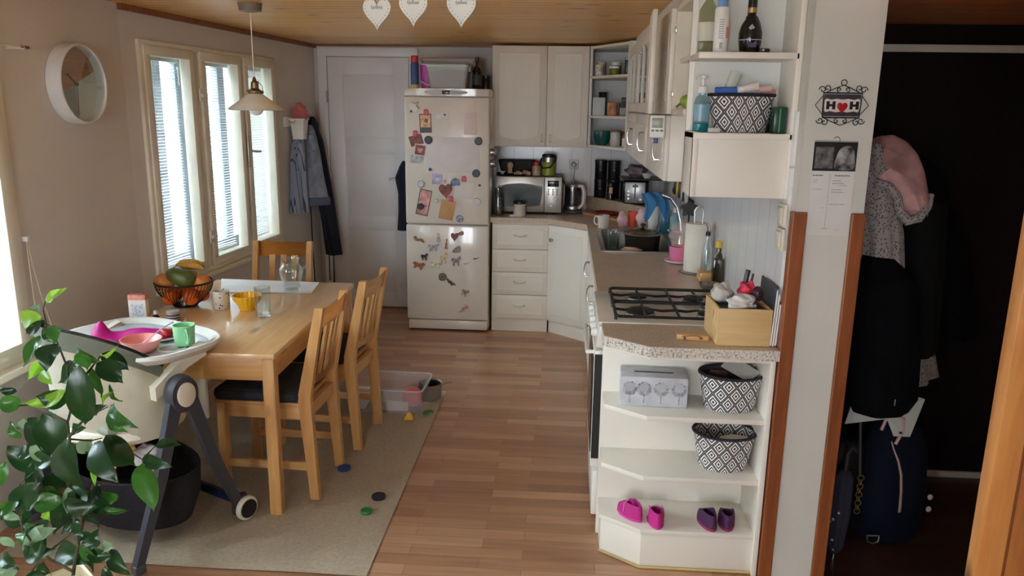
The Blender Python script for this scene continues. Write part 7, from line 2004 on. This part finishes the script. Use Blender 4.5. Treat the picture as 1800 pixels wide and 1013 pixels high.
obj('hood_edge', MB().tube([(1.08, 2.825, 1.385), (1.12, 2.805, 1.372), (1.15, 2.80, 1.335), (1.165, 2.80, 1.285), (1.195, 2.80, 1.252), (1.235, 2.805, 1.262), (1.265, 2.815, 1.302), (1.275, 2.825, 1.345)], [.012, .014, .016, .018, .018, .016, .014, .010], 10), tweed, tw, w=True, sm=80)
obj('collar', garment(MB(), [(1.515, 1.085, 2.86, .012, .02, .4), (1.49, 1.095, 2.86, .033, .03, .8), (1.43, 1.10, 2.86, .036, .035, 1), (1.38, 1.10, 2.86, .02, .02, 1)], [(4, .12, .4)], 24), tweed, tw, w=True, sm=80)
blackc = mat('black_coat', (8, 8, 11), .9, var=(20, .2), bump=(100, .3), spec=.1)
khaki = mat('dark_olive_coat', (13, 14, 12), .9, var=(20, .2), bump=(100, .3), spec=.12)
bc = thing('black_coat', 'black padded coat hanging in the hall below the tweed sleeve', 'coat', (1.17, 2.80, .54))
obj('body', garment(MB(), [(1.12, 1.12, 2.83, .05, .05, .3), (1.04, 1.15, 2.82, .10, .08, .5), (.85, 1.165, 2.80, .115, .09, .7), (.78, 1.165, 2.80, .12, .095, 1.1), (.60, 1.17, 2.79, .125, .09, 1), (.55, 1.17, 2.79, .10, .08, 1)], [(3, .06, .3), (7, .04, 1)]), blackc, bc, w=True, sm=80)
obj('zip_pull', MB().box(1.185, 1.189, 2.690, 2.697, .605, .63, .001), steel, bc, w=True)
oc = thing('olive_jacket', 'very dark olive jacket hanging beside the tweed coat in the hall', 'coat', (1.33, 2.93, .74))
obj('body', garment(MB(), [(1.38, 1.22, 3.0, .05, .06, .3), (1.30, 1.30, 2.97, .09, .09, .5), (1.05, 1.32, 2.93, .075, .075, .8), (.76, 1.335, 2.92, .07, .07, 1), (.73, 1.335, 2.92, .06, .06, 1)], [(4, .08, .3), (7, .05, 1)]), khaki, oc, w=True, sm=80)
bc2 = thing('black_coat', 'long black coat farthest along the hall coat rail', 'coat', (1.47, 3.2, .74))
obj('body', garment(MB(), [(1.50, 1.30, 3.25, .04, .05, .3), (1.40, 1.38, 3.25, .10, .08, .5), (1.10, 1.47, 3.24, .13, .09, .8), (.72, 1.56, 3.22, .13, .09, 1)], [(4, .08, .3), (7, .05, 1)]), blackc, bc2, w=True, sm=80)
# bags under the coats
wbg = thing('tote_bag', 'white carrier bag hanging between the black coat and backpack', 'bag', (1.24, 2.86, .42))
obj('bag', MB().prism([(-.12, .02), (-.10, .12), (.12, .14), (.155, .13), (.12, -.02), (.06, -.02), (.03, .05)], -.004, .004, .002, M=TR(1.18, 2.79, .47) @ RX(PI / 2)), mat('bag_offwhite', (176, 178, 168), .6, bump=(30, .3)), wbg, w=True)
obj('eyelet', MB().box(1.258, 1.268, 2.783, 2.786, .462, .470), black, wbg, w=True)
bp = thing('backpack', 'navy backpack with pale pink zip strip standing in the hall', 'backpack', (1.285, 2.86, .0))
pack_m = mat('navy_pack', (9, 14, 28), .85, bump=(120, .3), spec=.15)
obj('body', MB().loft([ell(1.285, 2.87, z, rx, ry, 36, [(2, .04, 0)]) for z, rx, ry in ((.004, .10, .08), (.03, .125, .10), (.20, .135, .105), (.36, .125, .095), (.46, .09, .075), (.50, .05, .05), (.51, .02, .02))]), pack_m, bp, w=True, sm=70)
def pack_front(x, z):
    return 2.87 - .104 * math.sqrt(max(.05, 1 - ((x - 1.285) / .135) ** 2)) * (1 if z < .3 else 1 - (z - .3) * 1.4) - .006
zp = [(1.235, .43), (1.245, .40), (1.262, .36), (1.275, .31), (1.283, .24), (1.287, .16)]
obj('zip_strip', MB().tube([(x, pack_front(x, z), z) for x, z in zp], [.004, .005, .007, .009, .010, .010], 8, flat=.4), mat('strap_pink', (186, 154, 150), .7), bp, w=True)
obj('handle_loop', MB().tube([(1.20, 2.80, .47), (1.205, 2.785, .52), (1.24, 2.78, .535), (1.268, 2.785, .52), (1.272, 2.79, .47), (1.25, 2.785, .42)], .006, 8), bpy.data.materials['strap_pink'], bp, w=True)
for z in (.205, .155):
    obj('tag', MB().ball((1.41, 2.80, z), (.010, .006, .012)), mat('tag_pale', (190, 180, 176), .5), bp, w=True)
sb = thing('shoulder_bag', 'black shoulder bag with gold chain hanging beside the backpack', 'bag', (1.11, 2.80, .06))
obj('body', MB().loft([ell(1.10, 2.83, z, rx, ry, 28) for z, rx, ry in ((.06, .06, .04), (.08, .075, .05), (.30, .07, .045), (.40, .05, .03), (.42, .02, .015))]), mat('black_leather', (10, 10, 12), .6, spec=.2), sb, w=True, sm=70)
ch = []
gold = mat('gold_chain', (150, 128, 84), .35, .8)
for i in range(9):
    obj('chain', MB().ring((1.135 - .002 * (i % 2), 2.77, .285 - .017 * i), .011, .0026, 'x' if i % 2 else 'y', 14, 6), gold, sb, w=True)
obj('strap', MB().tube([(1.13, 2.77, .30), (1.125, 2.78, .38), (1.12, 2.80, .50)], .006, 8), mat('strap_dark', (40, 34, 34), .6), sb, w=True)
obj('buckle', MB().tube([(1.175, 2.75, .06), (1.18, 2.75, .035), (1.20, 2.75, .028), (1.218, 2.75, .038), (1.22, 2.75, .062), (1.175, 2.75, .06)], .003, 6), steel, sb, w=True)
ub = thing('umbrella', 'dark folded umbrella with pale dots leaning against the partition', 'umbrella', (1.03, 2.67, .0))
obj('canopy', MB().loft([ell(1.03 + .02 * z, 2.67, z, r, r, 24, [(6, .14, z * 3)]) for z, r in ((.03, .012), (.06, .026), (.2, .036), (.33, .030), (.36, .016))]), speckle('dotted_umbrella', (28, 28, 42), (170, 156, 170), 30, .16), ub, w=True, sm=70)
obj('shaft', MB().tube([(1.03, 2.67, .002), (1.031, 2.67, .04)], .004, 8), steel, ub, w=True)
obj('handle', MB().tube([(1.037, 2.67, .35), (1.039, 2.67, .43), (1.05, 2.665, .455), (1.066, 2.66, .44)], .009, 10), black, ub, w=True)
